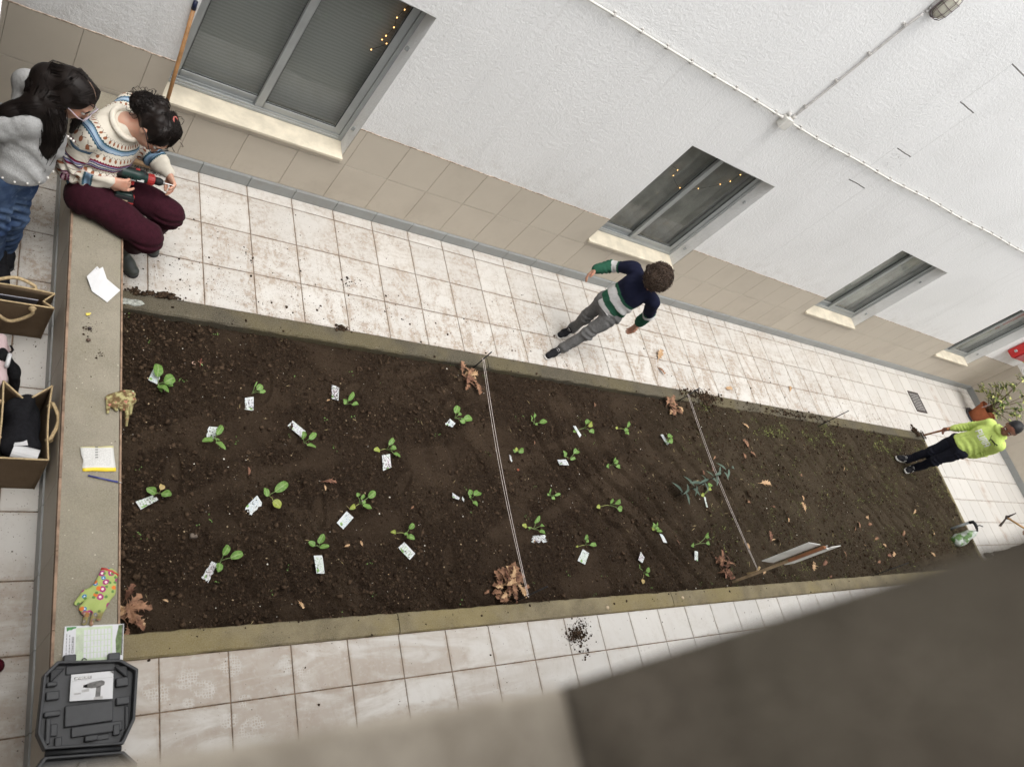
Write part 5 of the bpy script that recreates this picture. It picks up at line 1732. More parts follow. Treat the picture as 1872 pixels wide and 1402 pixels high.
# ---------------------------------------------------------------- partly hidden helper holding the mattock
HJ = {k: (tuple(np.array(v) + np.array((1.30, -1.33, 0.0))) if k not in ('F', 'hF', 'hU', 'foot') else v) for k, v in LJ.items()}
HJ['elR'] = (10.34, -2.86, .88)
HJ['wrR'] = (10.16, -2.84, .68)
HJ['heR'], HJ['toR'], HJ['heL'], HJ['toL'] = (10.30, -2.93, 0), (10.09, -2.905, 0), (10.36, -3.045, 0), (10.165, -3.09, 0)
helper, _, _, HA, (hc, hf, hl, hu) = standing('person', 'person in a pale grey top holding a mattock half hidden behind the dark window reveal', HJ, 1.02,
    'skin_tan', 'pale_grey', 'navy_trousers', 'black_shoe', 'white_sole', 'pale_mark', 0.0,
    {'R': dict(d=(-.75, .25, -.45), n=(0.1, .6, -.75), curl=1.3, side=1, thumb=1.0), 'L': dict(d=(-.4, .1, -.9), n=(-.3, .9, 0.1), curl=0.5, side=-1)},
    thick=0.98, fold_seed=19)
S = SDF(0.007)
S.ell(hc + hu * 0.036 - hf * 0.016, (0.100, 0.084, 0.094), (hf, hl, hu), 0.02)
smooth_part('hair', S, M['hair_dark'], helper, fold=(0.004, 120, 3))

# ---------------------------------------------------------------- woman on the low wall with the drill
W = {k: np.array(v, float) for k, v in dict(pelvis=(-.745, -.80, .535), chest=(-.72, -.745, .76), neck=(-.695, -.745, .935),
     shR=(-.835, -.835, .865), shL=(-.645, -.555, .865), elR=(-.872, -.855, .645), elL=(-.535, -.585, .665), wrR=(-.70, -.905, .668), wrL=(-.398, -.722, .652),
     hipR=(-.765, -.905, .525), hipL=(-.69, -.715, .525), knR=(-.455, -1.055, .475), knL=(-.345, -.855, .475), anR=(-.47, -.925, .14), anL=(-.36, -.775, .14)).items()}
WF = _n((.80, -.58, 0))
woman = thing('person', 'seated woman in a patterned winter sweater and burgundy trousers holding a cordless drill', 'person', (-.7, -.8, .43))
B = SDF(0.0048)
wc = np.array((-.560, -.800, 1.005))
c, hf, hl, hu = head(B, wc, (.34, -.62, -.70), (.62, -.33, .70), 0.96)
B.cone(W['neck'] - np.array((0, 0, .03)), c - hu * 0.05 - hf * 0.03, 0.056, 0.050, 0.03)
B.cone(W['pelvis'], W['chest'], 0.11, 0.115, 0.03, (WF, .75))
B.cone(W['chest'], W['neck'], 0.115, 0.055, 0.04, (WF, .75))
B.cone(W['shR'], W['shL'], 0.05, 0.05, 0.035)
for q in 'RL':
    B.chain([W['sh' + q], W['el' + q], W['wr' + q]], [0.045, 0.038, 0.026], 0.015)
    B.chain([W['hip' + q], W['kn' + q], W['an' + q] + np.array((0, 0, .05))], [0.07, 0.042, 0.03], 0.02)
hand(B, W['wrR'], (.93, -.06, .06), (.10, .95, -.25), (0.55, 1.25, 1.25, 1.25), 0.94, -1, thumb=0.9, fr=1.05)
hand(B, W['wrL'], (.40, -.80, -.25), (-.85, -.40, -.15), (0.95, 0.9, 1.0, 1.1), 0.90, 1, thumb=0.8, fr=1.05)
body, _ = smooth_part('body', B, M['skin_light'], woman)
face(body, c, hf, hl, hu, 0.96, (M['eye'], M['iris']), M['hair_dark'], M['lip'])
mb = MB().ell(W['neck'] + np.array((.045, .005, .052)), (.006, .006, .004), 8, 5)
# glasses
g = MB()
for k in (-1, 1):
    o = c + hl * k * 0.034 + hf * 0.104 + hu * 0.002
    ring = [o + hl * 0.026 * math.cos(a) + hu * 0.021 * math.sin(a) for a in np.linspace(0, 2 * math.pi, 15)]
    g.tube(ring, 0.0022, 6, caps=False)
    g.tube([o + hl * k * 0.026, c + hl * k * 0.078 + hf * 0.085, c + hl * k * 0.084 + hf * 0.0, c + hl * k * 0.082 - hf * 0.02 - hu * 0.014], 0.0022, 6)
g.tube([c + hl * 0.009 + hf * 0.105, c + hl * -0.009 + hf * 0.105], 0.002, 6)
part('glasses', g, M['glasses'], woman, smooth=True)
# trousers
Q = SDF(0.006)
Q.cone(W['hipR'], W['hipL'], 0.105, 0.105, 0.04, None, [((0, 0, .4325), (0, 0, -1))])
Q.cone(W['pelvis'], W['pelvis'] + np.array((0, 0, .09)), 0.128, 0.115, 0.04, (WF, .85))
for q in 'RL':
    Q.cone(W['hip' + q], W['kn' + q], 0.100, 0.076, 0.03)
    Q.cone(W['kn' + q], W['an' + q] + np.array((0, 0, .10)), 0.074, 0.060, 0.025)
smooth_part('trousers', Q, M['burgundy'], woman, fold=(0.006, 26, 31), rings=[(W['hip' + q], W['kn' + q], .10, -.1, .32, .055) for q in 'RL'] + [(W['kn' + q], W['an' + q], .075, -.12, .3, .045) for q in 'RL'], ramp=.006)
# patterned sweater
S = SDF(0.006)
hem = W['pelvis'] + np.array((0, 0, .03))
S.cone(hem, W['chest'], 0.150, 0.150, 0.03, (WF, .80), [(hem - np.array((0, 0, .03)), (0, 0, -1))])
S.cone(W['chest'], W['neck'] - np.array((0, 0, .035)), 0.148, 0.085, 0.05, (WF, .80))
S.cone(W['shR'], W['shL'], 0.072, 0.072, 0.04)
for q in 'RL':
    S.cone(W['sh' + q], W['el' + q], 0.070, 0.060, 0.025)
    e, w = W['el' + q], W['wr' + q]
    S.cone(e, e + (w - e) * 0.66, 0.060, 0.053, 0.02)
    S.cone(e + (w - e) * 0.68, e + (w - e) * 0.97, 0.041, 0.039, 0.012)
V, Fc = S.mesh()
V0 = V.copy()
V = folds(folds(V, Fc, 0.008, 22, 41, (1, 1, .8)), Fc, 0.003, 60, 42)
V = bunch(V, Fc, [(W['el' + q], W['wr' + q], .062, -.1, .62, .045) for q in 'RL'] + [(W['sh' + q], W['el' + q], .072, .55, 1.1, .05) for q in 'RL'] + [(W['pelvis'], W['neck'], .16, .0, .42, .07)], .007, 3)
def pattern_coords(V):
    """u runs round the body or sleeve, v down from the neck, z flags plain ribbing"""
    t, d = seg_t(V, W['neck'], W['pelvis'])
    best = d - 0.145
    a = np.arctan2((V - W['neck']) @ np.cross((0, 0, 1.0), WF), (V - W['neck']) @ WF)
    L = np.linalg.norm(W['pelvis'] - W['neck'])
    ax_ = _n(W['pelvis'] - W['neck'])
    rad = np.linalg.norm((V - W['neck']) - ((V - W['neck']) @ ax_)[:, None] * ax_, axis=1)
    v = np.where(t < 0.30, np.hypot(np.maximum(t, 0) * L, np.maximum(rad - 0.05, 0)), t * L + 0.03)
    u = a * 0.15
    z = np.zeros(len(V))
    for q in 'RL':
        h, e, w = W['sh' + q], W['el' + q], W['wr' + q]
        t1, d1 = seg_t(V, h, e)
        t2, d2 = seg_t(V, e, w)
        L1, L2 = np.linalg.norm(e - h), np.linalg.norm(w - e)
        da = np.minimum(d1, d2) - 0.055
        vv = np.where(d1 < d2, t1 * L1, L1 + t2 * L2) + 0.10
        ax1 = _n(w - e)
        pr = _n(np.cross(ax1, (0, 0, 1)))
        a1 = np.arctan2((V - e) @ np.cross(ax1, pr), (V - e) @ pr)
        m_ = (da < best - 0.005) & (t1 > 0.15)
        best = np.where(m_, da, best)
        u, v = np.where(m_, a1 * 0.06, u), np.where(m_, vv, v)
        z = np.where(m_ & (t2 > 0.66) & (d2 <= d1), 1.0, np.where(m_, 0.0, z))
    return np.stack([u, v, z], 1)
def m_fairisle():
    b = NB('patterned_knit', 0.95, 0.1)
    at = b.n('Attribute', attribute_name='pat')
    U, Vv, Z = b.xyz(at.outputs['Vector'])
    cream = (0.62, 0.575, 0.49, 1)
    zig = b.ma('MULTIPLY', b.ma('PINGPONG', U, 0.0055), 1.0)          # saw-toothed edges
    c = cream
    def band(lo, hi, colr, z0=1.0, z1=1.0):
        a = b.ma('GREATER_THAN', Vv, b.ma('SUBTRACT', lo, b.ma('MULTIPLY', zig, z0)))
        d = b.ma('LESS_THAN', Vv, b.ma('ADD', hi, b.ma('MULTIPLY', zig, z1)))
        return b.ma('MULTIPLY', a, d)
    seq = [(.108, .150, (.035, .085, .115, 1), 1, 1), (.114, .146, (.19, .29, .40, 1), 0, 0), (.124, .134, (.34, .43, .52, 1), .5, .5), (.1385, .1425, (.02, .03, .09, 1), 0, 0),
           (.212, .254, (.17, .012, .04, 1), 1, 1), (.219, .248, (.28, .27, .42, 1), 0, 0), (.226, .240, (.014, .016, .05, 1), .6, .6), (.230, .236, (.55, .53, .52, 1), .4, .4),
           (.306, .342, (.10, .016, .06, 1), .8, .8), (.311, .337, (.50, .33, .38, 1), 0, 0), (.3225, .3265, (.15, .012, .035, 1), .5, .5),
           (.400, .440, (.035, .085, .115, 1), 1, 1), (.407, .434, (.19, .29, .40, 1), 0, 0)]
    for lo, hi, colr, z0, z1 in seq:
        c = b.mix(band(lo, hi, colr, z0, z1), c, colr)
    # little stag heads between the bands
    for v0 in (.083, .182, .281, .372):
        cu = b.ma('SUBTRACT', b.ma('PINGPONG', b.ma('ADD', U, v0 * 7), 0.026), 0.013)
        dv = b.ma('SUBTRACT', Vv, v0)
        hd = b.ma('ADD', b.ma('POWER', b.ma('DIVIDE', cu, 0.0058), 2.0), b.ma('POWER', b.ma('DIVIDE', b.ma('SUBTRACT', dv, 0.006), 0.0105), 2.0))
        c = b.mix(b.ma('LESS_THAN', hd, 1.0), c, (.27, .105, .055, 1))
        ant = b.ma('LESS_THAN', b.ma('ABSOLUTE', b.ma('SUBTRACT', b.ma('ABSOLUTE', cu), b.ma('MULTIPLY', b.ma('SUBTRACT', 0.0, b.ma('ADD', dv, 0.001)), 0.75))), 0.0014)
        ant = b.ma('MULTIPLY', ant, b.ma('MULTIPLY', b.ma('LESS_THAN', dv, -0.002), b.ma('GREATER_THAN', dv, -0.0135)))
        c = b.mix(ant, c, (.10, .055, .045, 1))
    rib = b.ma('GREATER_THAN', Z, 0.5)
    c = b.mix(rib, c, cream)
    c = b.mix(b.ma('LESS_THAN', Vv, 0.058), c, cream)
    b.col(c)
    k = b.n('TexWave', wave_type='BANDS', bands_direction='X')
    b.put(k.inputs['Vector'], at.outputs['Vector'])
    k.inputs['Scale'].default_value = 90
    b.bump(k.outputs['Fac'], 0.25, 0.003)
    b.bump(b.noise(260, 2, 0.6, b.gen().outputs['Object']), 0.3, 0.003)
    return b.m
sw = part('sweater', None, m_fairisle(), woman, V=V, F=Fc, smooth=True)
vattr(sw, 'pat', pattern_coords(V0))
# ribbed collar
col_ = MB()
nb = W['neck'] + np.array((.012, -.002, -.004))
cu_ = _n(W['neck'] - W['chest'] + np.array((.06, -.03, 0)))
e1 = _n(np.cross(cu_, (1, 0, 0)))
e2 = np.cross(cu_, e1)
ring = [nb + 0.080 * (math.cos(a) * e1 + math.sin(a) * e2) + cu_ * 0.006 for a in np.linspace(0, 2 * math.pi, 33)]
col_.tube(ring, 0.0155, 9, caps=False)
part('collar', col_, m_cloth('cream_rib', (0.62, 0.575, 0.49, 1), 0.06, 60, 200, 0.3), sw, smooth=True)
# boots
shoe(woman, (-.51, -.845, 0), (-.402, -.985, 0), 0.0, 0.98, M['boot_rubber'], M['dark_sole'], None, boot=W['anR'] + np.array((0, 0, .10)))
shoe(woman, (-.385, -.68, 0), (-.285, -.80, 0), 0.0, 0.98, M['boot_rubber'], M['dark_sole'], None, boot=W['anL'] + np.array((0, 0, .10)))
# dark curly hair gathered in a loose bun
S = SDF(0.0055)
ax = (hf, hl, hu)
S.ell(c + hu * 0.032 - hf * 0.020, (0.099, 0.086, 0.092), ax, 0.02)
S.ell(c - hu * 0.01 - hf * 0.05, (0.058, 0.074, 0.062), ax, 0.03)
bun1, bun2 = np.array((-.632, -.735, 1.085)), np.array((-.560, -.700, 1.092))
S.ell(bun1, (.066, .062, .058), None, 0.02)
S.ell(bun2, (.040, .038, .036), None, 0.012)
hair, V = smooth_part('hair', S, M['hair_dark'], woman, fold=(0.006, 75, 12))
lines = []
rg = np.random.default_rng(9)
for (cc, rr, n) in ((bun1, (.067, .063, .060), 260), (bun2, (.041, .039, .037), 110)):
    for _ in range(n):
        d = _n(rg.normal(size=3))
        if d[2] < -0.5:
            continue
        p = cc + d * np.array(rr)
        tn = _n(np.cross(d, rg.normal(size=3)))
        tt = np.linspace(0, 1, 10)
        an = 1.7 * tt
        lines.append(cc + (d[None] * np.cos(an)[:, None] + tn[None] * np.sin(an)[:, None]) * np.array(rr) * (1 + 0.06 * np.sin(9 * tt + rg.random() * 6))[:, None] + d * 0.002)
for _ in range(420):                       # combed back from the forehead to the bun
    a = rg.random() * 2 - 1
    s0 = c + hf * 0.072 * math.sqrt(max(0, 1 - a * a * 0.6)) + hl * a * 0.082 + hu * (0.062 - 0.06 * abs(a)) 
    mid = c + hu * (0.126 - 0.05 * a * a) + hl * a * 0.062 - hf * 0.02
    lines.append(spline([s0, (s0 + mid) / 2 + (hu * 0.028 + hl * a * 0.016), mid, c + hu * 0.10 - hf * 0.085 + hl * a * 0.03], 9) + rg.normal(size=3) * 0.003 + np.cumsum(rg.normal(size=(9, 3)) * 0.0016, 0))
for _ in range(70):                        # flyaway curls
    d = _n(rg.normal(size=3) + np.array((0, .3, .6)))
    cc = bun1 if rg.random() < .7 else c + hu * .05
    p = cc + d * (.066 if cc is bun1 else .085)
    tn = _n(np.cross(d, rg.normal(size=3)))
    tt = np.linspace(0, 1, 8)
    lines.append(p + d * (0.022 * np.sin(tt * 2.6))[:, None] + tn * (0.032 * tt)[:, None])
strands('curls', lines, 0.0018, M['hair_dark'], hair, 3, 0.4)
tie = [c + hu * 0.118 - hf * 0.055 + 0.014 * (math.cos(a) * hl + math.sin(a) * hf) for a in np.linspace(0, 6.283, 13)]
part('hair_tie', MB().tube(tie, 0.004, 6, caps=False), simple('coral_hair_tie', (.42, .12, .10, 1)), hair, smooth=True)

# ---------------------------------------------------------------- girl leaning over the wall
G = {k: np.array(v, float) for k, v in dict(pelvis=(-1.10, -.985, .68), chest=(-1.06, -.92, .86), neck=(-1.015, -.885, 1.005),
     shR=(-1.105, -.975, .975), shL=(-1.03, -.765, .965), elR=(-1.225, -1.005, .93), elL=(-1.095, -.635, .895), wrR=(-1.33, -.90, .87), wrL=(-1.115, -.80, .72),
     hipR=(-1.165, -1.035, .655), hipL=(-1.075, -.96, .655), knR=(-1.145, -1.09, .36), knL=(-1.065, -1.005, .36), anR=(-1.125, -1.075, .08), anL=(-1.065, -.985, .08)).items()}
GF = _n((.62, -.78, 0))
girl = thing('person', 'girl with long dark hair and a grey fluffy sweater leaning over the low wall', 'person', (-1.1, -.98, 0))
B = SDF(0.0055)
gc = np.array((-.952, -.868, 1.125))
c, hf, hl, hu = head(B, gc, (.80, -.42, -.43), (.42, -.12, .90), 0.94)
B.cone(G['neck'] - np.array((0, 0, .02)), c - hu * 0.05 - hf * 0.025, 0.045, 0.043, 0.02)
B.cone(G['pelvis'], G['chest'], 0.095, 0.10, 0.03, (GF, .75))
B.cone(G['chest'], G['neck'], 0.10, 0.05, 0.03, (GF, .75))
B.cone(G['shR'], G['shL'], 0.042, 0.042, 0.03)
for q in 'RL':
    B.chain([G['sh' + q], G['el' + q], G['wr' + q]], [0.04, 0.033, 0.024], 0.015)
    B.chain([G['hip' + q], G['kn' + q], G['an' + q]], [0.055, 0.036, 0.028], 0.02)
hand(B, G['wrR'], (-.5, .8, -.1), (.2, .2, .9), 0.4, 0.85, 1)
hand(B, G['wrL'], (-.3, -.6, -.7), (-.8, .4, .2), 0.4, 0.85, -1)
body, _ = smooth_part('body', B, M['skin_light'], girl)
face(body, c, hf, hl, hu, 0.94, (M['eye'], M['iris']), M['hair_dark'], M['lip'])
g = MB()
for k in (-1, 1):
    o = c + hl * k * 0.034 + hf * 0.103 + hu * 0.0
    g.tube([o + hl * 0.026 * math.cos(a) + hu * 0.022 * math.sin(a) for a in np.linspace(0, 2 * math.pi, 15)], 0.0022, 6, caps=False)
    g.tube([o + hl * k * 0.026, c + hl * k * 0.076 + hf * 0.08, c + hl * k * 0.082], 0.002, 6)
g.tube([c + hl * 0.009 + hf * 0.104, c - hl * 0.009 + hf * 0.104], 0.002, 6)
part('glasses', g, M['clear_frame'], girl, smooth=True)
Q = SDF(0.006)
Q.cone(G['hipR'], G['hipL'], 0.076, 0.076, 0.03)
Q.cone(G['pelvis'], G['pelvis'] + np.array((.01, .01, .08)), 0.104, 0.100, 0.03, (GF, .8))
for q in 'RL':
    Q.cone(G['hip' + q], G['kn' + q], 0.080, 0.062, 0.02)
    Q.cone(G['kn' + q], G['an' + q] - np.array((0, 0, .02)), 0.061, 0.058, 0.02)
smooth_part('jeans', Q, M['denim'], girl, fold=(0.0065, 24, 51), rings=[(G['kn' + q], G['an' + q], .075, -.1, 1.1, .05) for q in 'RL'] + [(G['hip' + q], G['kn' + q], .09, .5, 1.1, .055) for q in 'RL'], ramp=.007)
S = SDF(0.006)
hem = G['pelvis'] + np.array((.012, .012, .03))
S.cone(hem, G['chest'], 0.142, 0.138, 0.03, (GF, .82), [(hem - np.array((0, 0, .02)), (0, 0, -1))])
S.cone(G['chest'], G['neck'] - np.array((0, 0, .03)), 0.135, 0.075, 0.04, (GF, .82))
S.cone(G['shR'], G['shL'], 0.064, 0.064, 0.035)
for q in 'RL':
    S.cone(G['sh' + q], G['el' + q], 0.066, 0.062, 0.025)
    S.cone(G['el' + q], G['wr' + q], 0.062, 0.046, 0.02)
sw2, _ = smooth_part('sweater', S, M['greyknit'], girl, fold=(0.010, 24, 61, (1, 1, .7)), rings=[(G['pelvis'], G['neck'], .15, .05, .6, .085), (G['shR'], G['elR'], .07, .2, 1.2, .05), (G['elR'], G['wrR'], .06, -.1, .8, .04)], ramp=.005)
pe = MB()
for k in range(7):
    a = -1.1 + k * 0.37
    p = hem + GF * 0.125 * math.cos(a) + np.cross((0, 0, 1.0), GF) * 0.145 * math.sin(a) + np.array((0, 0, .01))
    pe.ell(p, (.006, .006, .006), 8, 6)
for k in range(5):
    p = G['neck'] + GF * (.085 + .004 * k) + np.array((.01 * k, -.01, -.03 - .006 * k))
    pe.ell(p, (.006, .006, .006), 8, 6)
tag(part('beads', pe, M['pearl'], sw2, smooth=True), kind='stuff')
shoe(girl, (-1.085, -1.05, 0), (-1.045, -1.235, 0), 0.0, 0.96, M['black_shoe'], M['dark_sole'], M['black_shoe'])
shoe(girl, (-1.06, -.925, 0), (-1.035, -1.105, 0), 0.0, 0.96, M['black_shoe'], M['dark_sole'], M['pale_mark'])
# long straight hair, parted
S = SDF(0.0055)
ax = (hf, hl, hu)
S.ell(c + hu * 0.030 - hf * 0.020, (0.096, 0.083, 0.089), ax, 0.02)
back = [c - hf * 0.055 + hu * 0.02, c - hf * 0.10 - hl * 0.02 - hu * 0.03, np.array((-1.085, -.935, 1.065)), np.array((-1.165, -.965, 1.02)), np.array((-1.265, -1.0, .965))]
rbk = [0.072, 0.068, 0.052, 0.036, 0.018]
S.chain(back, rbk, 0.03)
side = [c - hl * 0.062 - hf * 0.015, c - hl * 0.080 - hf * 0.035 - hu * 0.05, np.array((-1.005, -.965, 1.00)), np.array((-1.010, -.995, .89)), np.array((-1.012, -1.012, .80))]
rsd = [0.040, 0.046, 0.046, 0.036, 0.016]
S.chain(side, rsd, 0.025)
lside = [c + hl * 0.066 + hf * 0.0, c + hl * 0.070 + hf * 0.02 - hu * 0.07, np.array((-.905, -.855, 1.0)), np.array((-.915, -.87, .90))]
S.chain(lside, [0.030, 0.026, 0.022, 0.010], 0.02)
hair, V = smooth_part('hair', S, M['hair_dark'], girl, fold=(0.0012, 50, 71, (1, 1, .5)))
rg = np.random.default_rng(21)
lines = guide_strands(back, rbk, 260, 11, 0.004, rg) + guide_strands(side, rsd, 260, 11, 0.005, rg, 0.7, 1.25) + guide_strands(lside, [0.03, .028, .024, .014], 80, 9, 0.004, rg)
for _ in range(500):
    a = rg.random() * 2 - 1
    sg = -1 if a < 0 else 1
    x = -0.085 + 0.165 * rg.random()
    top = c + hf * x + hu * (0.030 + 0.092 * math.sqrt(max(0.02, 1 - ((x + 0.02) / 0.10) ** 2))) + hl * sg * 0.003
    low = c + hf * (x * 0.35 - 0.045) + hl * sg * 0.089 - hu * 0.02
    mid = c + hf * (x * 0.72 - 0.01) + hl * sg * 0.066 + hu * 0.083
    lines.append(spline([top, mid, low, low - hu * 0.06 - hf * 0.03], 9) + rg.normal(size=3) * 0.0012)
for (p, q, n) in ((side[-1], np.array((-1.02, -1.03, .74)), 24), (side[-1], np.array((-1.045, -1.02, .745)), 16)):
    for _ in range(n):
        o = rg.normal(size=3) * 0.010
        lines.append(spline([side[2] + o, side[3] + o * 1.3, p + o, q + o * 1.5 + rg.normal(size=3) * .008], 9))
strands('locks', lines, 0.0019, M['hair_dark'], hair, 3, 0.4)
pt = [c + hf * x + hu * (0.031 + 0.0935 * math.sqrt(max(0.02, 1 - ((x + 0.02) / 0.10) ** 2))) for x in np.linspace(-0.02, 0.062, 8)]
part('parting', MB().tube(pt, [0.0006, .0012, .0013, .0013, .0013, .0013, .0012, .0006], 5), M['scalp'], hair, smooth=True)
# ================================================================ things on the wall
def conduit(name, label, pts, r, clips, mt):
    t = thing(name, label, 'conduit', tuple(pts[0]))
    part('pipe', MB().tube(spline(pts, 60) if len(pts) > 2 else pts, r, 8), mt, t, smooth=True)
    for (c, ax) in clips:
        b = MB()
        c = np.array(c, float)
        ax = _n(ax)
        s = np.cross(ax, (0, 1.0, 0))
        b.tube([c - ax * 0.007, c + ax * 0.007], r * 1.55, 8)
        b.obox(c + np.array((0, .010, 0)), (ax, s, (0, 1, 0)), (.007, r * 1.9, .010))
        b.tube([c + s * r * 2.4 * sg + np.array((0, .004, 0)) for sg in (0.4, 1.0)], 0.0055, 6)
        part('pipe_clip', b, M['clipm'], t, smooth=False)
    return t
M['pvc'] = simple('cream_pvc', (0.60, 0.585, 0.54, 1), 0.45, 0.4, 0.06, 12)
M['pvcdirty'] = simple('grey_pvc', (0.50, 0.48, 0.46, 1), 0.6, 0.3, 0.12, 20)
M['clipm'] = simple('clip_plastic', (0.52, 0.50, 0.47, 1), 0.6, 0.3, 0.15, 60)
zc = lambda x: 2.330 + max(0, x - 4.4) * 0.0275 + 0.006 * math.sin(x * 4.3) * (1 if x > 4.2 else 0.4)
xs = np.arange(-3, 12.9, 0.25)
conduit('wall_conduit', 'long cream conduit clipped level along the white wall above the windows', [(x, -.020, zc(x)) for x in xs], 0.0085,
        [((x, -.020, zc(x)), (1, 0, 0)) for x in list(1.775 - 0.257 * np.arange(1, 17)) + [1.775, 2.036, 2.291, 2.548, 2.81, 3.067, 3.325, 3.58] + list(3.937 + 0.25 * np.arange(0, 36))], M['pvc'])
conduit('riser_conduit', 'thin grey conduit rising from the junction box to the caged lamp', [(3.772, -.016, 2.40), (3.780, -.016, 2.76), (3.782, -.016, 3.04), (3.79, -.016, 3.31), (3.80, -.022, 3.43)], 0.0085,
        [((3.774, -.016, z), (0, 0, 1)) for z in (2.49, 2.764, 3.039, 3.312)], M['pvcdirty'])
t = thing('junction_box', 'cream junction box where two conduits meet', 'junction box', (3.73, 0, 2.33))
b = MB().obox((3.728, -.030, 2.315), ((1, 0, 0), (0, 0, 1), (0, -1, 0)), (.046, .046, .027))
part('box', b, M['pvc'], t, bev=.006, seg=2)
b = MB().obox((3.728, -.0602, 2.315), ((1, 0, 0), (0, 0, 1), (0, -1, 0)), (.048, .048, .003))
part('lid', b, M['pvc'], t, bev=.002)
for (p, d) in (((3.674, -.02, 2.33), (-1, 0, 0)), ((3.782, -.02, 2.33), (1, 0, 0)), ((3.772, -.018, 2.365), (0, 0, 1)), ((3.70, -.02, 2.365), (0, 0, 1))):
    p = np.array(p)
    part('gland', MB().tube([p, p + 0.028 * np.array(d)], [0.016, 0.013], 8), M['clipm'], t, smooth=True)
lp = thing('bulkhead_lamp', 'oval wall lamp in a wire cage at the top of the riser', 'wall lamp', (3.86, 0, 3.56))
M['lampglass'] = simple('frosted_lamp_glass', (0.46, 0.44, 0.36, 1), 0.25, 0.5, 0.08, 8)
M['castgrey'] = simple('cast_lamp_base', (0.33, 0.32, 0.31, 1), 0.5, 0.4, 0.12, 30)
M['wire'] = simple('dark_cage_wire', (0.12, 0.09, 0.09, 1), 0.5, 0.4)
def oval(r, h, y, n=24):
    out = []
    for k in range(n):
        a = 2 * math.pi * k / n
        cz = h if math.sin(a) > 0 else -h
        out.append((3.86 + r * math.cos(a), y, 3.56 + cz + r * math.sin(a)))
    return out
def loft(rings):
    n = len(rings[0])
    b = MB()
    b.add([p for rg_ in rings for p in rg_], [(i * n + k, i * n + (k + 1) % n, (i + 1) * n + (k + 1) % n, (i + 1) * n + k) for i in range(len(rings) - 1) for k in range(n)] + [tuple(range(n)), tuple((len(rings) - 1) * n + k for k in range(n))[::-1]])
    return b
part('base', loft([oval(.064, .045, 0), oval(.066, .045, -.02), oval(.060, .045, -.034)]), M['castgrey'], lp, smooth=False)
part('glass', loft([oval(.052, .042, -.034), oval(.052, .042, -.06), oval(.045, .040, -.082), oval(.028, .034, -.095), oval(.006, .02, -.098)]), M['lampglass'], lp, smooth=True)
cg = MB()
cg.tube(oval(.060, .045, -.062) + [oval(.060, .045, -.062)[0]], .0024, 5, caps=False)
cg.tube(oval(.064, .045, -.036) + [oval(.064, .045, -.036)[0]], .0045, 6, caps=False)
for x in (-.02, .02):
    cg.tube([(3.86 + x, y, 3.56 + z) for y, z in ((-.034, -.108), (-.062, -.104), (-.092, -.085), (-.105, -.04), (-.105, .04), (-.092, .085), (-.062, .104), (-.034, .108))], .0024, 5)
for z in (-.05, .0, .05):
    cg.tube([(3.86 + x, y, 3.56 + z) for y, x in ((-.034, -.064), (-.062, -.060), (-.09, -.045), (-.105, -.015), (-.105, .015), (-.09, .045), (-.062, .060), (-.034, .064))], .0024, 5)
part('cage', cg, M['wire'], lp, smooth=True)
for p in ((3.80, -.02, 3.45), (3.80, -.02, 3.475)):
    part('lug', MB().tube([np.array(p), np.array(p) + np.array((.02, 0, .02))], .010, 7), M['castgrey'], lp)

# red hose cabinet by the end corner
M['red'] = simple('red_enamel', (0.45, 0.022, 0.022, 1), 0.35, 0.5, 0.08, 6)
M['redlid'] = simple('red_lid', (0.30, 0.014, 0.018, 1), 0.3, 0.5, 0.08, 6)
t = thing('hose_cabinet', 'red fire hose cabinet fixed to the wall at the far corner', 'cabinet', (12.3, 0, 1.0))
part('cabinet_body', MB().box(11.90, 12.62, -.15, -.001, 1.06, 1.78), M['red'], t, bev=.03, seg=3)
part('cabinet_door', MB().box(11.93, 12.59, -.168, -.151, 1.09, 1.75), M['redlid'], t, bev=.008, seg=2)
part('latch', MB().box(11.875, 11.899, -.10, -.06, 1.15, 1.19), M['alu'], t, bev=.004)
part('keyhole', MB().tube([(12.18, -.169, 1.22), (12.18, -.172, 1.22)], .014, 10), M['black'], t)
part('sticker', MB().box(12.30, 12.46, -.171, -.169, 1.08, 1.16), simple('yellow_sticker', (.55, .46, .10, 1)), t)
# end corner pipe bracket
tag(part('pipe_bracket', MB().tube([(XW - .03, -.10, .93), (XW - .05, -.11, .90), (XW - .05, -.17, .88), (XW - .02, -.18, .90)], .009, 6), M['clipm'], None, smooth=True), 'small grey hook fixed above the tiles of the end wall', 'hook')

# strings of tiny lights inside two windows
M['bulb'] = NB('lit_fairy_bulb').m
_b = M['bulb'].node_tree.nodes['Principled BSDF']
_b.inputs['Emission Color'].default_value = (1.0, 0.50, 0.16, 1)
_b.inputs['Emission Strength'].default_value = 2.2
_b.inputs['Base Color'].default_value = (1, .7, .4, 1)
def fairy(label, pts):
    t = thing('string_lights', label, 'string lights', pts[0], 'fairy lights inside the windows')
    part('wire', MB().tube(spline(pts, 40), .0016, 4), M['aludark'], t)
    for p in pts:
        part('bulb', MB().ell(p, (.0042, .0042, .005), 8, 6), M['bulb'], t, smooth=True)
fairy('string of tiny warm lights inside the large window above the seated woman', [(.730, .208, 1.665), (.718, .208, 1.611), (.704, .208, 1.541), (.722, .208, 1.472), (.708, .208, 1.396), (.700, .208, 1.36), (.739, .208, 1.347), (.675, .208, 1.262)])
fairy('string of tiny warm lights inside the window above the boy in stripes', [(3.471, .208, 1.41), (3.592, .208, 1.391), (3.609, .208, 1.326), (3.80, .208, 1.24), (3.981, .208, 1.309), (4.141, .208, 1.439), (4.204, .208, 1.509), (4.222, .208, 1.61)])
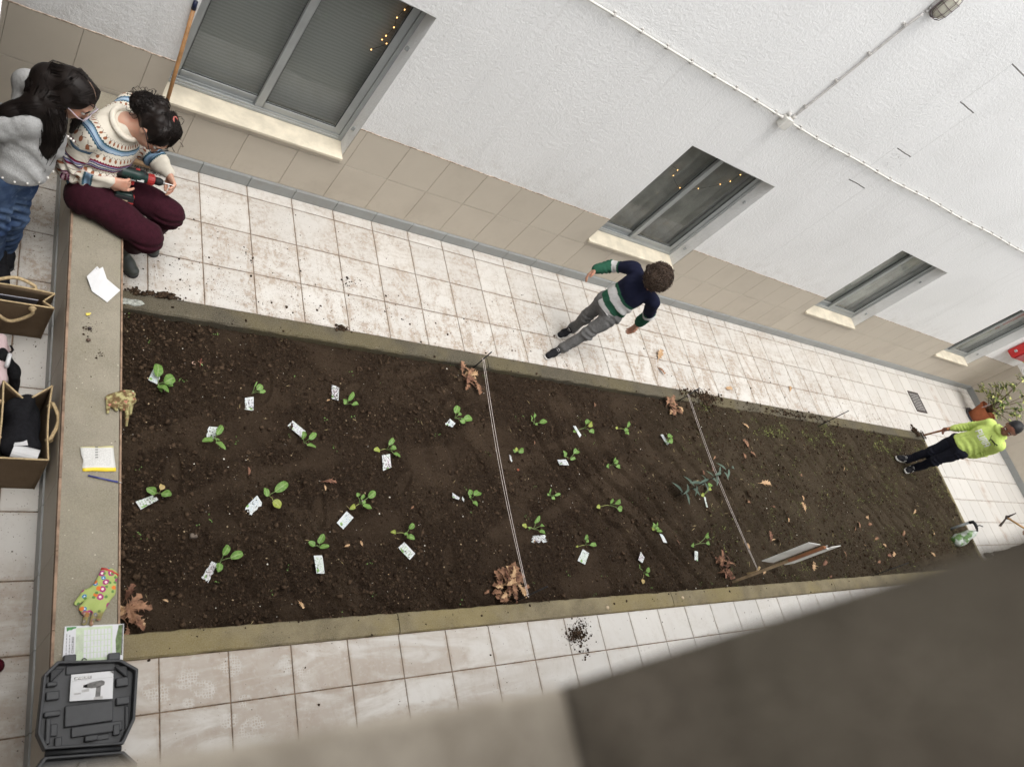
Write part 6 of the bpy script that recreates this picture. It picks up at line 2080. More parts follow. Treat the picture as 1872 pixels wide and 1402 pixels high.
def curtain(x0, x1, z0, z1, y, mt, lab):
    n = 40
    vs, fs = [], []
    for i in range(n + 1):
        x = x0 + (x1 - x0) * i / n
        for z in (z0, z1):
            vs.append((x, y + .014 * math.sin(i * 1.25) + .006 * math.sin(i * 3.1), z))
    fs = [(2 * i, 2 * i + 2, 2 * i + 3, 2 * i + 1) for i in range(n)]
    tag(part('curtain', MB().add(vs, fs), mt, None, smooth=True), lab, 'curtain')
M['curt2'] = simple('pale_grey_curtain', (0.50, 0.49, 0.46, 1), 0.9, 0.1, 0.10, 6)
M['curt'] = simple('grey_curtain', (0.30, 0.29, 0.275, 1), 0.9, 0.1, 0.12, 6)
curtain(3.272, 4.372, .58, 1.735, .235, M['curt'], 'grey curtain behind the second window, above the boy in stripes')
curtain(6.925, 8.03, .58, 1.735, .235, M['curt2'], 'grey curtain behind the third window')
curtain(10.535, 11.635, .58, 1.735, .235, M['curt2'], 'grey curtain behind the fourth window by the red cabinet')

M['stem'] = simple('woody_stem', (.16, .105, .06, 1), .8, .2)
# ------------------------------------------------------------ broom behind the seated woman
M['broomwood'] = simple('varnished_broom_wood', (0.30, 0.155, 0.062, 1), 0.45, 0.4, 0.18, 14)
t = thing('broom', 'broom with a brown wooden pole leaning on the wall beside the large window', 'broom', (-.33, -.12, 0))
bot, top = np.array((-.335, -.125, .07)), np.array((-.412, -.016, 1.20))
part('pole', MB().tube([bot, top], .0115, 10), M['broomwood'], t, smooth=True)
part('end_cap', MB().tube([top - _n(top - bot) * .004, top + _n(top - bot) * .045], [.0135, .012], 10), simple('navy_plastic', (.012, .015, .04, 1), .4), t, smooth=True)
part('brush_head', MB().obox(bot - np.array((0, 0, .012)), ((1, 0, 0), (0, 1, 0), (0, 0, 1)), (.13, .02, .016)), M['stem'], t, bev=.006)
br = MB()
for i in range(60):
    p = bot + np.array((random.uniform(-.12, .12), random.uniform(-.014, .014), -.028))
    br.tube([p, p + np.array((random.uniform(-.01, .01), random.uniform(-.012, .012), -.038))], .0016, 3)
part('bristles', br, simple('dark_bristle', (.03, .03, .035, 1)), t)

# ================================================================ drill
ta, tb = np.array((-.672, -.850, .702)), np.array((-.422, -.848, .700))
da = _n(tb - ta)
dn = _n(np.array((-.02, -.055, -.13)))
dn = _n(dn - da * (dn @ da))
ds = np.cross(da, dn)
dr = thing('cordless_drill', 'dark green and black cordless drill with a red collar in the woman\'s hand', 'drill', tuple(ta))
M['drillgreen'] = simple('dark_green_plastic', (.009, .030, .025, 1), .4, .4, .12, 30)
M['drillblack'] = simple('black_rubber', (.014, .014, .015, 1), .55, .3, .1, 30)
M['drillred'] = simple('red_plastic', (.40, .03, .028, 1), .4, .4, .08, 30)
M['steel'] = simple('steel', (.55, .54, .52, 1), .28, .5, .06, 30, 0, 1.0)
S = SDF(.004)
S.cone(ta + da * .020, ta + da * .110, .029, .030, .01)
S.cone(ta + da * .110, ta + da * .150, .030, .026, .01)
S.cone(ta + da * .03 - dn * .012, ta + da * .12 - dn * .012, .023, .023, .012)
smooth_part('motor_housing', S, M['drillgreen'], dr)
S = SDF(.004)
S.cone(ta + da * .012, ta + da * .018, .0305, .031, .006)
S.cone(ta + da * .02 - dn * .014, ta + da * .128 - dn * .016, .0225, .0215, .01)
smooth_part('rubber_grip', S, M['drillblack'], dr)
vt = MB()
for k in range(4):
    for sg in (-1, 1):
        vt.obox(ta + da * (.045 + .011 * k) + ds * sg * .0292 + dn * .006, (da, dn, ds), (.0026, .008, .0012))
part('vent', vt, M['black'], dr)
part('collar', MB().lathe(ta, [(.02, .150), (.0275, .152), (.0285, .158), (.0285, .182), (.0265, .186), (.02, .187)], 18, da), M['drillred'], dr, smooth=False)
rb = MB()
for k in range(14):
    a = 2 * math.pi * k / 14
    rb.obox(ta + da * .170 + .0288 * (math.cos(a) * dn + math.sin(a) * ds), (da, _n(math.cos(a) * dn + math.sin(a) * ds), _n(-math.sin(a) * dn + math.cos(a) * ds)), (.011, .0016, .0022))
part('collar_rib', rb, M['drillred'], dr)
part('chuck', MB().lathe(ta, [(.018, .187), (.0215, .189), (.0215, .212), (.018, .225), (.011, .232), (.006, .233)], 18, da), M['drillblack'], dr, smooth=True)
part('chuck_nose', MB().lathe(ta, [(.0125, .228), (.0115, .238), (.006, .241)], 14, da), M['steel'], dr, smooth=True)
part('drill_bit', MB().tube([ta + da * .236, ta + da * .285], [.0028, .0022], 6), M['steel'], dr)
part('selector', MB().obox(ta + da * .098 - dn * .036, (da, ds, dn), (.010, .008, .004)), M['drillred'], dr, bev=.001)
S = SDF(.004)
hb = ta + da * .058 + dn * .115
S.cone(ta + da * .065 + dn * .018, hb, .019, .018, .01, (ds, .8))
smooth_part('handle', S, M['drillgreen'], dr)
part('trigger', MB().obox(ta + da * .090 + dn * .042, (da, dn, ds), (.008, .014, .007)), M['drillred'], dr, bev=.003)
part('battery', MB().obox(hb + dn * .020 + da * .008, (da, dn, ds), (.048, .021, .034)), M['drillblack'], dr, bev=.006, seg=2)
part('battery_foot', MB().obox(hb - dn * .004 + da * .006, (da, dn, ds), (.040, .008, .029)), M['drillgreen'], dr, bev=.005)
part('battery_button', MB().obox(hb + dn * .014 + da * .0565, (da, dn, ds), (.003, .012, .014)), M['drillred'], dr, bev=.001)
part('battery_strip', MB().obox(hb + dn * .034 + da * .008, (da, dn, ds), (.0485, .0045, .0345)), M['drillred'], dr, bev=.001)
for sg in (-1, 1):
    part('battery_label', MB().obox(hb + dn * .027 + ds * sg * .0352 + da * .004, (da, dn, ds), (.022, .006, .0005)), simple('tan_label', (.42, .33, .22, 1)), dr)
    part('name_plate', MB().obox(ta + da * .118 + ds * sg * .0303 + dn * .008, (da, dn, ds), (.016, .007, .0006)), M['white'], dr)
    text_part('lettering', 'PARKSIDE', M['white'], dr, ta + da * .075 + ds * sg * .0305 + dn * .017, da * (-sg), -dn, .0095, .0006)

# ================================================================ bench top: case, papers, gloves
zt = 0.4335
M['casepl'] = simple('black_case_plastic', (.030, .031, .033, 1), .48, .4, .12, 18, .05)
M['casewell'] = simple('black_case_well', (.022, .0225, .024, 1), .55, .35, .12, 18, .05)
case = thing('tool_case', 'open black plastic tool case lying across the low wall', 'tool case', (-.68, -3.42, zt))
lid = [(-.806, -3.245), (-.575, -3.262), (-.512, -3.306), (-.524, -3.500), (-.566, -3.585), (-.835, -3.560), (-.862, -3.500), (-.850, -3.290)]
def tray(outline, z0, zf, z1, nm):
    n = len(outline)
    cx, cy = np.mean(outline, 0)
    inn = [((x - cx) * .935 + cx, (y - cy) * .935 + cy) for x, y in outline]
    vs = [(x, y, z0) for x, y in outline] + [(x, y, z1) for x, y in outline] + [(x, y, z1) for x, y in inn] + [(x, y, zf) for x, y in inn]
    fs = [tuple(range(n))[::-1]]
    for k in range(n):
        j = (k + 1) % n
        fs += [(k, j, n + j, n + k), (n + k, n + j, 2 * n + j, 2 * n + k), (2 * n + k, 2 * n + j, 3 * n + j, 3 * n + k)]
    fs.append(tuple(3 * n + k for k in range(n)))
    o = part(nm, MB().add(vs, fs), M['casepl'], case, bev=.003, seg=2)
    return o
lidm = tray(lid, zt, zt + .012, zt + .052, 'case_lid')
zf = zt + .012
def blk(x0, x1, y0, y1, h, par, nm='moulding', mt='casepl'):
    part(nm, MB().box(x0, x1, y0, y1, zf, zf + h), M[mt], par, bev=.004, seg=2)
mould = [(-.770, -.600, -3.490, -3.412, .020), (-.745, -.565, -3.530, -3.492, .016), (-.770, -.590, -3.296, -3.262, .010),
         (-.836, -.800, -3.335, -3.318, .026), (-.836, -.790, -3.385, -3.352, .022), (-.840, -.785, -3.445, -3.425, .026), (-.832, -.815, -3.54, -3.448, .020), (-.815, -.790, -3.515, -3.470, .012),
         (-.592, -.545, -3.365, -3.330, .026), (-.590, -.540, -3.435, -3.405, .024), (-.555, -.540, -3.53, -3.44, .012), (-.600, -.575, -3.545, -3.505, .022), (-.70, -.655, -3.553, -3.532, .028), (-.655, -.61, -3.553, -3.532, .006), (-.80, -.775, -3.555, -3.52, .020), (-.56, -.545, -3.33, -3.30, .02)]
for m_ in mould:
    blk(*m_, lidm)
for (x0, x1, y0, y1) in ((-.825, -.795, -3.30, -3.272), (-.585, -.55, -3.31, -3.285)):
    part('corner_gusset', MB().prism([(0, 0), (.05, 0), (0, -.05)] if x0 < -.7 else [(0, 0), (0, -.05), (-.05, 0)][::-1], (x0 if x0 < -.7 else x1, y1, zf), (1, 0, 0), (0, 1, 0), .024), M['casewell'], lidm, bev=.003)
for x in (-.760, -.600):
    part('latch', MB().box(x - .022, x + .022, -3.254 + (-.006 if x > -.7 else 0), -3.222 + (-.008 if x > -.7 else 0), zt + .012, zt + .040), M['casepl'], case, bev=.004, seg=2)
part('hinge', MB().tube([(-.83, -3.572, zt + .03), (-.57, -3.596, zt + .03)], .010, 8), M['casewell'], case, smooth=True)
base_ = [(-.838, -3.585), (-.568, -3.610), (-.520, -3.66), (-.53, -3.86), (-.57, -3.915), (-.84, -3.89), (-.866, -3.85), (-.868, -3.63)]
cb = tray(base_, zt, zt + .012, zt + .064, 'case_base')
for m_ in ((-.80, -.77, -3.72, -3.63, .036), (-.72, -.69, -3.68, -3.62, .036), (-.69, -.62, -3.66, -3.635, .03), (-.60, -.56, -3.72, -3.65, .038), (-.76, -.64, -3.86, -3.72, .03)):
    blk(*m_, cb)
tag(part('key_ring', MB().tube([(-.706 + .008 * math.cos(a), -3.246 + .008 * math.sin(a), zt + .018) for a in np.linspace(0, 6.283, 13)], .002, 5, caps=False), M['black'], case))

# printed manual inside the lid
M['paper'] = simple('white_paper', (.60, .60, .605, 1), .85, .2, .03, 20)
M['ink'] = simple('grey_print', (.16, .155, .15, 1), .85, .2, .2, 60)
M['inklight'] = simple('light_grey_print', (.42, .41, .40, 1), .85, .2, .08, 60)
man = thing('manual', 'white drill manual with a printed drill picture inside the open case', 'manual', (-.68, -3.35, zf + .023))
zm = zf + .028
Qm = [(-.754, -3.300), (-.603, -3.302), (-.605, -3.408), (-.757, -3.398)]
part('cover', MB().prism(Qm[::-1], (0, 0, zm - .003), (1, 0, 0), (0, 1, 0), .003), M['paper'], man)
part('title_band', MB().box(-.743, -.683, -3.322, -3.312, zm + .0003, zm + .0008), M['ink'], man)
text_part('title', 'PARKSIDE', M['white'], man, (-.709, -3.317, zm + .0016), (1, 0, 0), (0, 1, 0), .0105, .0004, .0004)
part('logo_mark', MB().prism([(0, 0), (.008, 0), (.010, .006), (.002, .006)], (-.741, -3.320, zm + .0012), (1, 0, 0), (0, 1, 0), .0004), M['white'], man)
part('rule', MB().box(-.752, -.606, -3.3265, -3.3255, zm + .0003, zm + .0006), M['inklight'], man)
for p_, mt in (([(-.711, -3.345), (-.680, -3.336), (-.645, -3.333), (-.634, -3.340), (-.636, -3.352), (-.655, -3.358), (-.680, -3.360), (-.711, -3.353)], 'ink'),
               ([(-.665, -3.356), (-.648, -3.354), (-.650, -3.395), (-.668, -3.395)], 'ink'), ([(-.672, -3.3945), (-.642, -3.393), (-.640, -3.404), (-.674, -3.404)], 'inklight'),
               ([(-.716, -3.362), (-.690, -3.360), (-.690, -3.370), (-.716, -3.371)], 'inklight'), ([(-.709, -3.346), (-.697, -3.343), (-.697, -3.355), (-.709, -3.3535)], 'inklight')):
    part('drill_picture', MB().prism(p_[::-1], (0, 0, zm + .0004), (1, 0, 0), (0, 1, 0), .0004), M[mt], man)
part('caption_band', MB().box(-.743, -.719, -3.377, -3.371, zm + .0003, zm + .0008), M['inklight'], man)
part('dog_ear', MB().prism([(0, 0), (-.012, 0), (0, -.010)], (-.604, -3.303, zm + .001), (1, 0, 0), (0, 1, 0), .002), M['ink'], man)

# competition form under the case
sh = thing('form_sheet', 'white form with a green corner and a table under the tool case', 'paper sheet', (-.67, -3.18, zt))
M['sheetw'] = simple('printed_sheet', (.58, .58, .60, 1), .8, .2, .02, 12)
M['pgreen'] = simple('green_print', (.10, .27, .10, 1), .85, .2, .25, 40)
M['ppale'] = simple('pale_green_print', (.50, .58, .42, 1), .85, .2, .06, 40)
M['polive'] = simple('olive_print', (.14, .19, .09, 1), .85, .2, .25, 40)
zs_ = zt + .002
part('page', MB().prism([(-.776, -3.102), (-.556, -3.108), (-.560, -3.30), (-.782, -3.29)][::-1], (0, 0, zt + .0002), (1, 0, 0), (0, 1, 0), .0018), M['sheetw'], sh)
part('leaf_corner', MB().prism([(-.770, -3.106), (-.733, -3.106), (-.737, -3.113), (-.745, -3.114), (-.752, -3.119), (-.760, -3.118), (-.768, -3.124)][::-1], (0, 0, zs_ + .0002), (1, 0, 0), (0, 1, 0), .0004), M['pgreen'], sh)
part('side_panel', MB().prism([(-.576, -3.112), (-.563, -3.110), (-.567, -3.235), (-.585, -3.235), (-.588, -3.17)][::-1], (0, 0, zs_ + .0002), (1, 0, 0), (0, 1, 0), .0004), M['polive'], sh)
part('margin_strip', MB().prism([(-.563, -3.110), (-.558, -3.110), (-.562, -3.235), (-.567, -3.235)][::-1], (0, 0, zs_ + .0003), (1, 0, 0), (0, 1, 0), .0004), M['ink'], sh)
part('table_ground', MB().box(-.735, -.600, -3.262, -3.112, zs_ + .0001, zs_ + .0004), M['ppale'], sh)
cells = MB()
for i in range(8):
    for j in range(5):
        x = -.706 + i * .0128
        y = -3.122 - j * .0235
        cells.box(x, x + .0096, y - .021, y, zs_ + .0006, zs_ + .0010)
part('table_cells', cells, M['sheetw'], sh)
text_part('heading', 'CONCURSO', M['ink'], sh, (-.745, -3.178, zs_ + .001), (0, 1, 0), (-1, 0, 0), .0115, .0004, .0002)
sq = MB()
for (x, y0, y1) in ((-.768, -3.215, -3.132), (-.757, -3.215, -3.137)):
    y = y1
    while y > y0:
        w = random.uniform(.006, .013)
        pts = [(x + .0018 * math.sin(k * 2.1 + y * 90), y - w * k / 7, zs_ + .0006) for k in range(8)]
        sq.tube(pts, .0007, 4)
        y -= w + .004
part('handwriting', sq, M['ink'], sh)
ln = MB()
for k in range(7):
    x = -.732 + .0035 * k
    ln.box(x, x + .0011, -3.215 + .006 * (k % 3), -3.135 - .005 * (k % 2), zs_ + .0006, zs_ + .0009)
part('small_print', ln, M['inklight'], sh)

# gloves
def m_flower():
    b = NB('flowered_glove_cloth', .85, .2)
    P = b.pos()
    X, Y, Z = b.xyz()
    c = b.mix(b.noise(60, 3), (.29, .36, .10, 1), (.37, .43, .16, 1))
    def spots(sc, th, colr, lo, hi, c, ring=None):
        vn = b.n('TexVoronoi')
        b.put(vn.inputs['Vector'], b.scl(P, 1, 1, 0))
        vn.voronoi_dimensions = '2D'
        vn.inputs['Scale'].default_value = sc
        vn.inputs['Randomness'].default_value = .75
        cr = b.xyz(vn.outputs['Color'])[1]
        on = b.ma('MULTIPLY', b.ma('GREATER_THAN', cr, lo), b.ma('LESS_THAN', cr, hi))
        wob = b.ma('ADD', vn.outputs['Distance'], b.ma('MULTIPLY', b.ma('SUBTRACT', b.noise(260, 1), .5), .25))
        k = b.ma('MULTIPLY', on, b.ma('LESS_THAN', wob, th))
        c = b.mix(k, c, colr)
        if ring:
            c = b.mix(b.ma('MULTIPLY', on, b.ma('LESS_THAN', vn.outputs['Distance'], th * .4)), c, ring)
        return c
    c = spots(30, .40, (.33, .04, .16, 1), .0, .42, c, (.75, .6, .6, 1))
    c = spots(40, .34, (.03, .16, .36, 1), .45, .68, c, (.55, .6, .7, 1))
    c = spots(37, .34, (.60, .17, .04, 1), .70, .86, c)
    c = spots(50, .30, (.10, .20, .06, 1), .2, .55, c)
    dip = b.ss(b.ma('ADD', Y, b.ma('MULTIPLY', b.ma('SUBTRACT', b.noise(50, 2), .5), .02)), -3.045, -3.065)
    c = b.mix(b.ma('MULTIPLY', dip, .8), c, b.mix(b.noise(70, 3), (.10, .06, .03, 1), (.30, .22, .09, 1)))
    b.col(c)
    b.bump(b.noise(300, 2), .3, .003)
    return b.m
gl = thing('glove', 'clean lime garden glove with printed flowers and a red cuff', 'glove', (-.66, -2.98, zt))
S = SDF(.0035)
zz = zt + .012
up = (np.array((0, 0, 1.0)), .45)
for a, b__, c__, r0, r1, r2 in (((-.640, -2.882), (-.664, -2.955), (-.692, -3.020), .013, .017, .019), ((-.617, -2.890), (-.642, -2.965), (-.668, -3.030), .022, .026, .026), ((-.596, -2.901), (-.615, -2.975), (-.641, -3.030), .013, .018, .019)):
    S.cone((*a, zz), (*b__, zz + .002), r0, r1, .012, up)
    S.cone((*b__, zz + .002), (*c__, zz), r1, r2, .012, up)
S.cone((-.698, -3.018, zz), (-.715, -3.034, zz + .003), .0165, .0155, .006, up)
S.cone((-.715, -3.034, zz + .003), (-.709, -3.052, zz + .005), .0155, .013, .004, up)
for a, b__ in (((-.694, -3.035), (-.708, -3.096)), ((-.668, -3.045), (-.682, -3.102)), ((-.642, -3.040), (-.655, -3.084))):
    S.cone((*a, zz), (*b__, zz - .002), .0118, .0095, .0035, up)
S.cone((-.672, -2.960, zz), (-.706, -2.974, zz), .017, .0155, .01, up)
S.cone((-.706, -2.974, zz), (-.738, -3.012, zz - .002), .0155, .0115, .006, up)
smooth_part('glove_body', S, m_flower(), gl, (.0015, 60, 2))
part('red_cuff', MB().tube([(-.6495, -2.872, zz), (-.63, -2.877, zz + .004), (-.605, -2.890, zz + .004), (-.583, -2.903, zz)], .0065, 8), M['drillred'], gl, smooth=True)
def m_muddy():
    b = NB('muddy_glove_cloth', .9, .15)
    c = b.mix(b.ss(b.noise(38, 4), .42, .60), (.36, .33, .16, 1), (.12, .075, .035, 1))
    c = b.mix(b.ss(b.noise(55, 3), .62, .68), c, (.40, .16, .12, 1))
    b.col(c)
    b.bump(b.noise(200, 3), .4, .003)
    return b.m
gd = thing('glove', 'muddy olive garden glove hanging over the edge of the low wall', 'glove', (-.58, -2.07, zt))
S = SDF(.0035)
up = (np.array((0, 0, 1.0)), .5)
zz = zt + .014
S.cone((-.625, -2.048, zz), (-.560, -2.022, zz + .004), .022, .024, .012, up)
S.cone((-.612, -2.076, zz), (-.556, -2.056, zz + .004), .020, .024, .012, up)
S.cone((-.560, -2.022, zz + .004), (-.534, -2.010, zz), .026, .020, .01, up)
S.cone((-.556, -2.056, zz + .004), (-.530, -2.046, zz), .024, .020, .01, up)
S.cone((-.634, -2.066, zz), (-.634, -2.122, zz - .003), .0125, .0105, .005)
S.cone((-.612, -2.085, zz), (-.598, -2.104, zz - .002), .0105, .008, .005)
S.cone((-.585, -2.075, zz), (-.572, -2.100, zz - .002), .0105, .008, .005)
S.cone((-.558, -2.070, zz), (-.548, -2.118, zz - .006), .0125, .010, .005)
S.cone((-.548, -2.118, zz - .006), (-.541, -2.158, zz - .05), .010, .0075, .005)
S.cone((-.534, -2.060, zz), (-.526, -2.102, zz - .035), .0125, .009, .005)
smooth_part('glove_body', S, m_muddy(), gd, (.003, 50, 5))
part('inner_lining', MB().obox((-.545, -2.012, zz + .006), ((.45, .2, 0), (-.2, .45, 0), (0, 0, 1)), (.05, .012, .004)), simple('mint_lining', (.45, .62, .36, 1)), gd, bev=.002)

# folded white paper
pz = zt + .001
t = thing('folded_paper', 'blank white folded sheet of paper standing half open on the low wall', 'paper', (-.66, -1.40, zt))
part('lower_leaf', MB().add([(-.714, -1.444, pz + .004), (-.642, -1.493, pz), (-.583, -1.408, pz + .004), (-.652, -1.368, pz + .026)], [(0, 1, 2, 3)]), M['paper'], t)
part('upper_leaf', MB().add([(-.714, -1.444, pz + .004), (-.652, -1.368, pz + .026), (-.676, -1.312, pz + .045), (-.742, -1.372, pz + .02)], [(0, 1, 2, 3)]), M['paper'], t)
part('inner_leaf', MB().add([(-.742, -1.372, pz + .019), (-.720, -1.345, pz + .012), (-.700, -1.312, pz + .040), (-.690, -1.325, pz + .042)], [(0, 1, 2, 3)]), M['paper'], t)
part('printed_patch', MB().add([(-.716, -1.342, pz + .022), (-.708, -1.332, pz + .028), (-.700, -1.322, pz + .041), (-.706, -1.335, pz + .034)], [(0, 1, 2, 3)]), M['ink'], t)
for o in t.children:
    o.modifiers.new('sheet', 'SOLIDIFY').thickness = .0008
# seed packet
def m_packet():
    b = NB('printed_packet', .5, .35)
    uv = b.gen().outputs['UV']
    U, Vv, _ = b.xyz(uv)
    c = (.56, .555, .53, 1)
    lines = b.ma('MULTIPLY', b.ma('GREATER_THAN', b.ma('FRACT', b.ma('MULTIPLY', Vv, 22)), .55), b.ma('GREATER_THAN', b.noise(1, 2, .6, b.scl(uv, 26, 22, 1)), .47))
    inside = b.ma('MULTIPLY', b.ma('MULTIPLY', b.ma('GREATER_THAN', U, .08), b.ma('LESS_THAN', U, .92)), b.ma('MULTIPLY', b.ma('GREATER_THAN', Vv, .10), b.ma('LESS_THAN', Vv, .80)))
    c = b.mix(b.ma('MULTIPLY', b.ma('MULTIPLY', lines, inside), .55), c, (.28, .27, .26, 1))
    c = b.mix(b.ma('GREATER_THAN', Vv, .87), c, (.72, .52, .03, 1))
    c = b.mix(b.ma('LESS_THAN', Vv, .06), c, (.62, .57, .30, 1))
    sq_ = b.ma('MULTIPLY', b.ma('MULTIPLY', b.ma('GREATER_THAN', U, .44), b.ma('LESS_THAN', U, .52)), b.ma('MULTIPLY', b.ma('LESS_THAN', b.ma('FRACT', b.ma('MULTIPLY', Vv, 9)), .5), b.ma('LESS_THAN', Vv, .5)))
    c = b.mix(b.ma('MULTIPLY', sq_, .8), c, (.10, .10, .10, 1))
    b.col(c)
    return b.m
vs, fs = [], []
P4 = [np.array(p) for p in ((-.743, -2.304), (-.606, -2.289), (-.593, -2.415), (-.729, -2.421))]
n = 10
for i in range(n + 1):
    for j in range(n + 1):
        u, v = i / n, j / n
        p = (1 - u) * (1 - v) * P4[0] + u * (1 - v) * P4[1] + u * v * P4[2] + (1 - u) * v * P4[3]
        if i == 0 and 4 <= j <= 7:
            p = p + np.array((.008, 0)) * (1 - abs(j - 5.5) / 2)
        vs.append((p[0], p[1], zt + .003 + .006 * math.sin(math.pi * u) * math.sin(math.pi * v) + .002 * math.sin(9 * u + 5 * v)))
fs = [(i * (n + 1) + j, (i + 1) * (n + 1) + j, (i + 1) * (n + 1) + j + 1, i * (n + 1) + j + 1) for i in range(n) for j in range(n)]
o = part('seed_packet', MB().add(vs, fs), m_packet(), None, smooth=True)
uvmap(o, (-.743, -2.300, zt), (.140, 0, 0), (.008, -.122, 0))
o.modifiers.new('film', 'SOLIDIFY').thickness = .001
tag(o, 'white seed packet with a yellow stripe lying on the low wall', 'seed packet')
pen = thing('pen', 'blue ballpoint pen beside the seed packet', 'pen', (-.64, -2.457, zt))
p0, p1 = np.array((-.708, -2.442, zt + .005)), np.array((-.566, -2.4725, zt + .005))
part('barrel', MB().tube([p0, p0 + (p1 - p0) * .86], .0042, 8), simple('blue_barrel', (.05, .06, .22, 1), .3, .5), pen, smooth=True)
part('tip', MB().tube([p0 + (p1 - p0) * .86, p1], [.0042, .0008], 8), M['steel'], pen, smooth=True)
part('clip', MB().tube([p0 + np.array((.003, 0, .005)), p0 + (p1 - p0) * .28 + np.array((0, 0, .0055))], .0013, 5), simple('blue_clip', (.05, .06, .22, 1), .3, .5), pen)
o = part('sweet_wrapper', MB().obox((-.729, -1.585, zt + .005), ((.9, .3, .15), (-.3, .9, .1), (0, -.1, 1)), (.009, .007, .003)).obox((-.720, -1.582, zt + .006), ((.6, .6, .3), (-.6, .6, .1), (0, -.2, 1)), (.006, .004, .002)), simple('yellow_foil', (.60, .48, .06, 1), .35, .5, .2, 90), None, bev=.001)
tag(o, 'crumpled yellow wrapper on the low wall near the folded paper', 'wrapper')
M['seedbrown'] = simple('brown_acorn', (.085, .05, .034, 1), .4, .4, .25, 60)
for (x, y, r, lab) in ((-.719, -1.667, .0085, 'dark acorn in a smear of soil on the low wall, nearer the wrapper'), (-.723, -1.735, .0095, 'light brown acorn on the low wall farther from the wrapper')):
    t = thing('acorn', lab, 'acorn', (x, y, zt))
    part('nut', MB().ell((x, y, zt + r * .8), (r * 1.15, r * .95, r * .8), 12, 8), M['seedbrown'] if r > .009 else simple('dark_acorn', (.03, .02, .018, 1), .4, .4), t, smooth=True)
    part('point', MB().lathe((x, y + r * .9, zt + r * .8), [(.002, 0), (.0005, .004)], 6, (0, 1, .3)), M['seedbrown'], t)
P_, R_ = [], []
for _ in range(150):
    k = random.random()
    cx, cy, s = ((-.722, -1.66, .018) if k < .4 else (-.67, -1.80, .02) if k < .55 else (-.68, -2.4 + 1.9 * random.random(), .06))
    x, y = random.gauss(cx, s), random.gauss(cy, s)
    if BX0 + .01 < x < BX1 - .01:
        P_.append((x, y, zt + .0005))
        R_.append(.0009 * (1 - random.random()) ** -.45)
lumps('soil_specks', np.array(P_), np.minimum(np.array(R_), .005), M['clod'], .6)

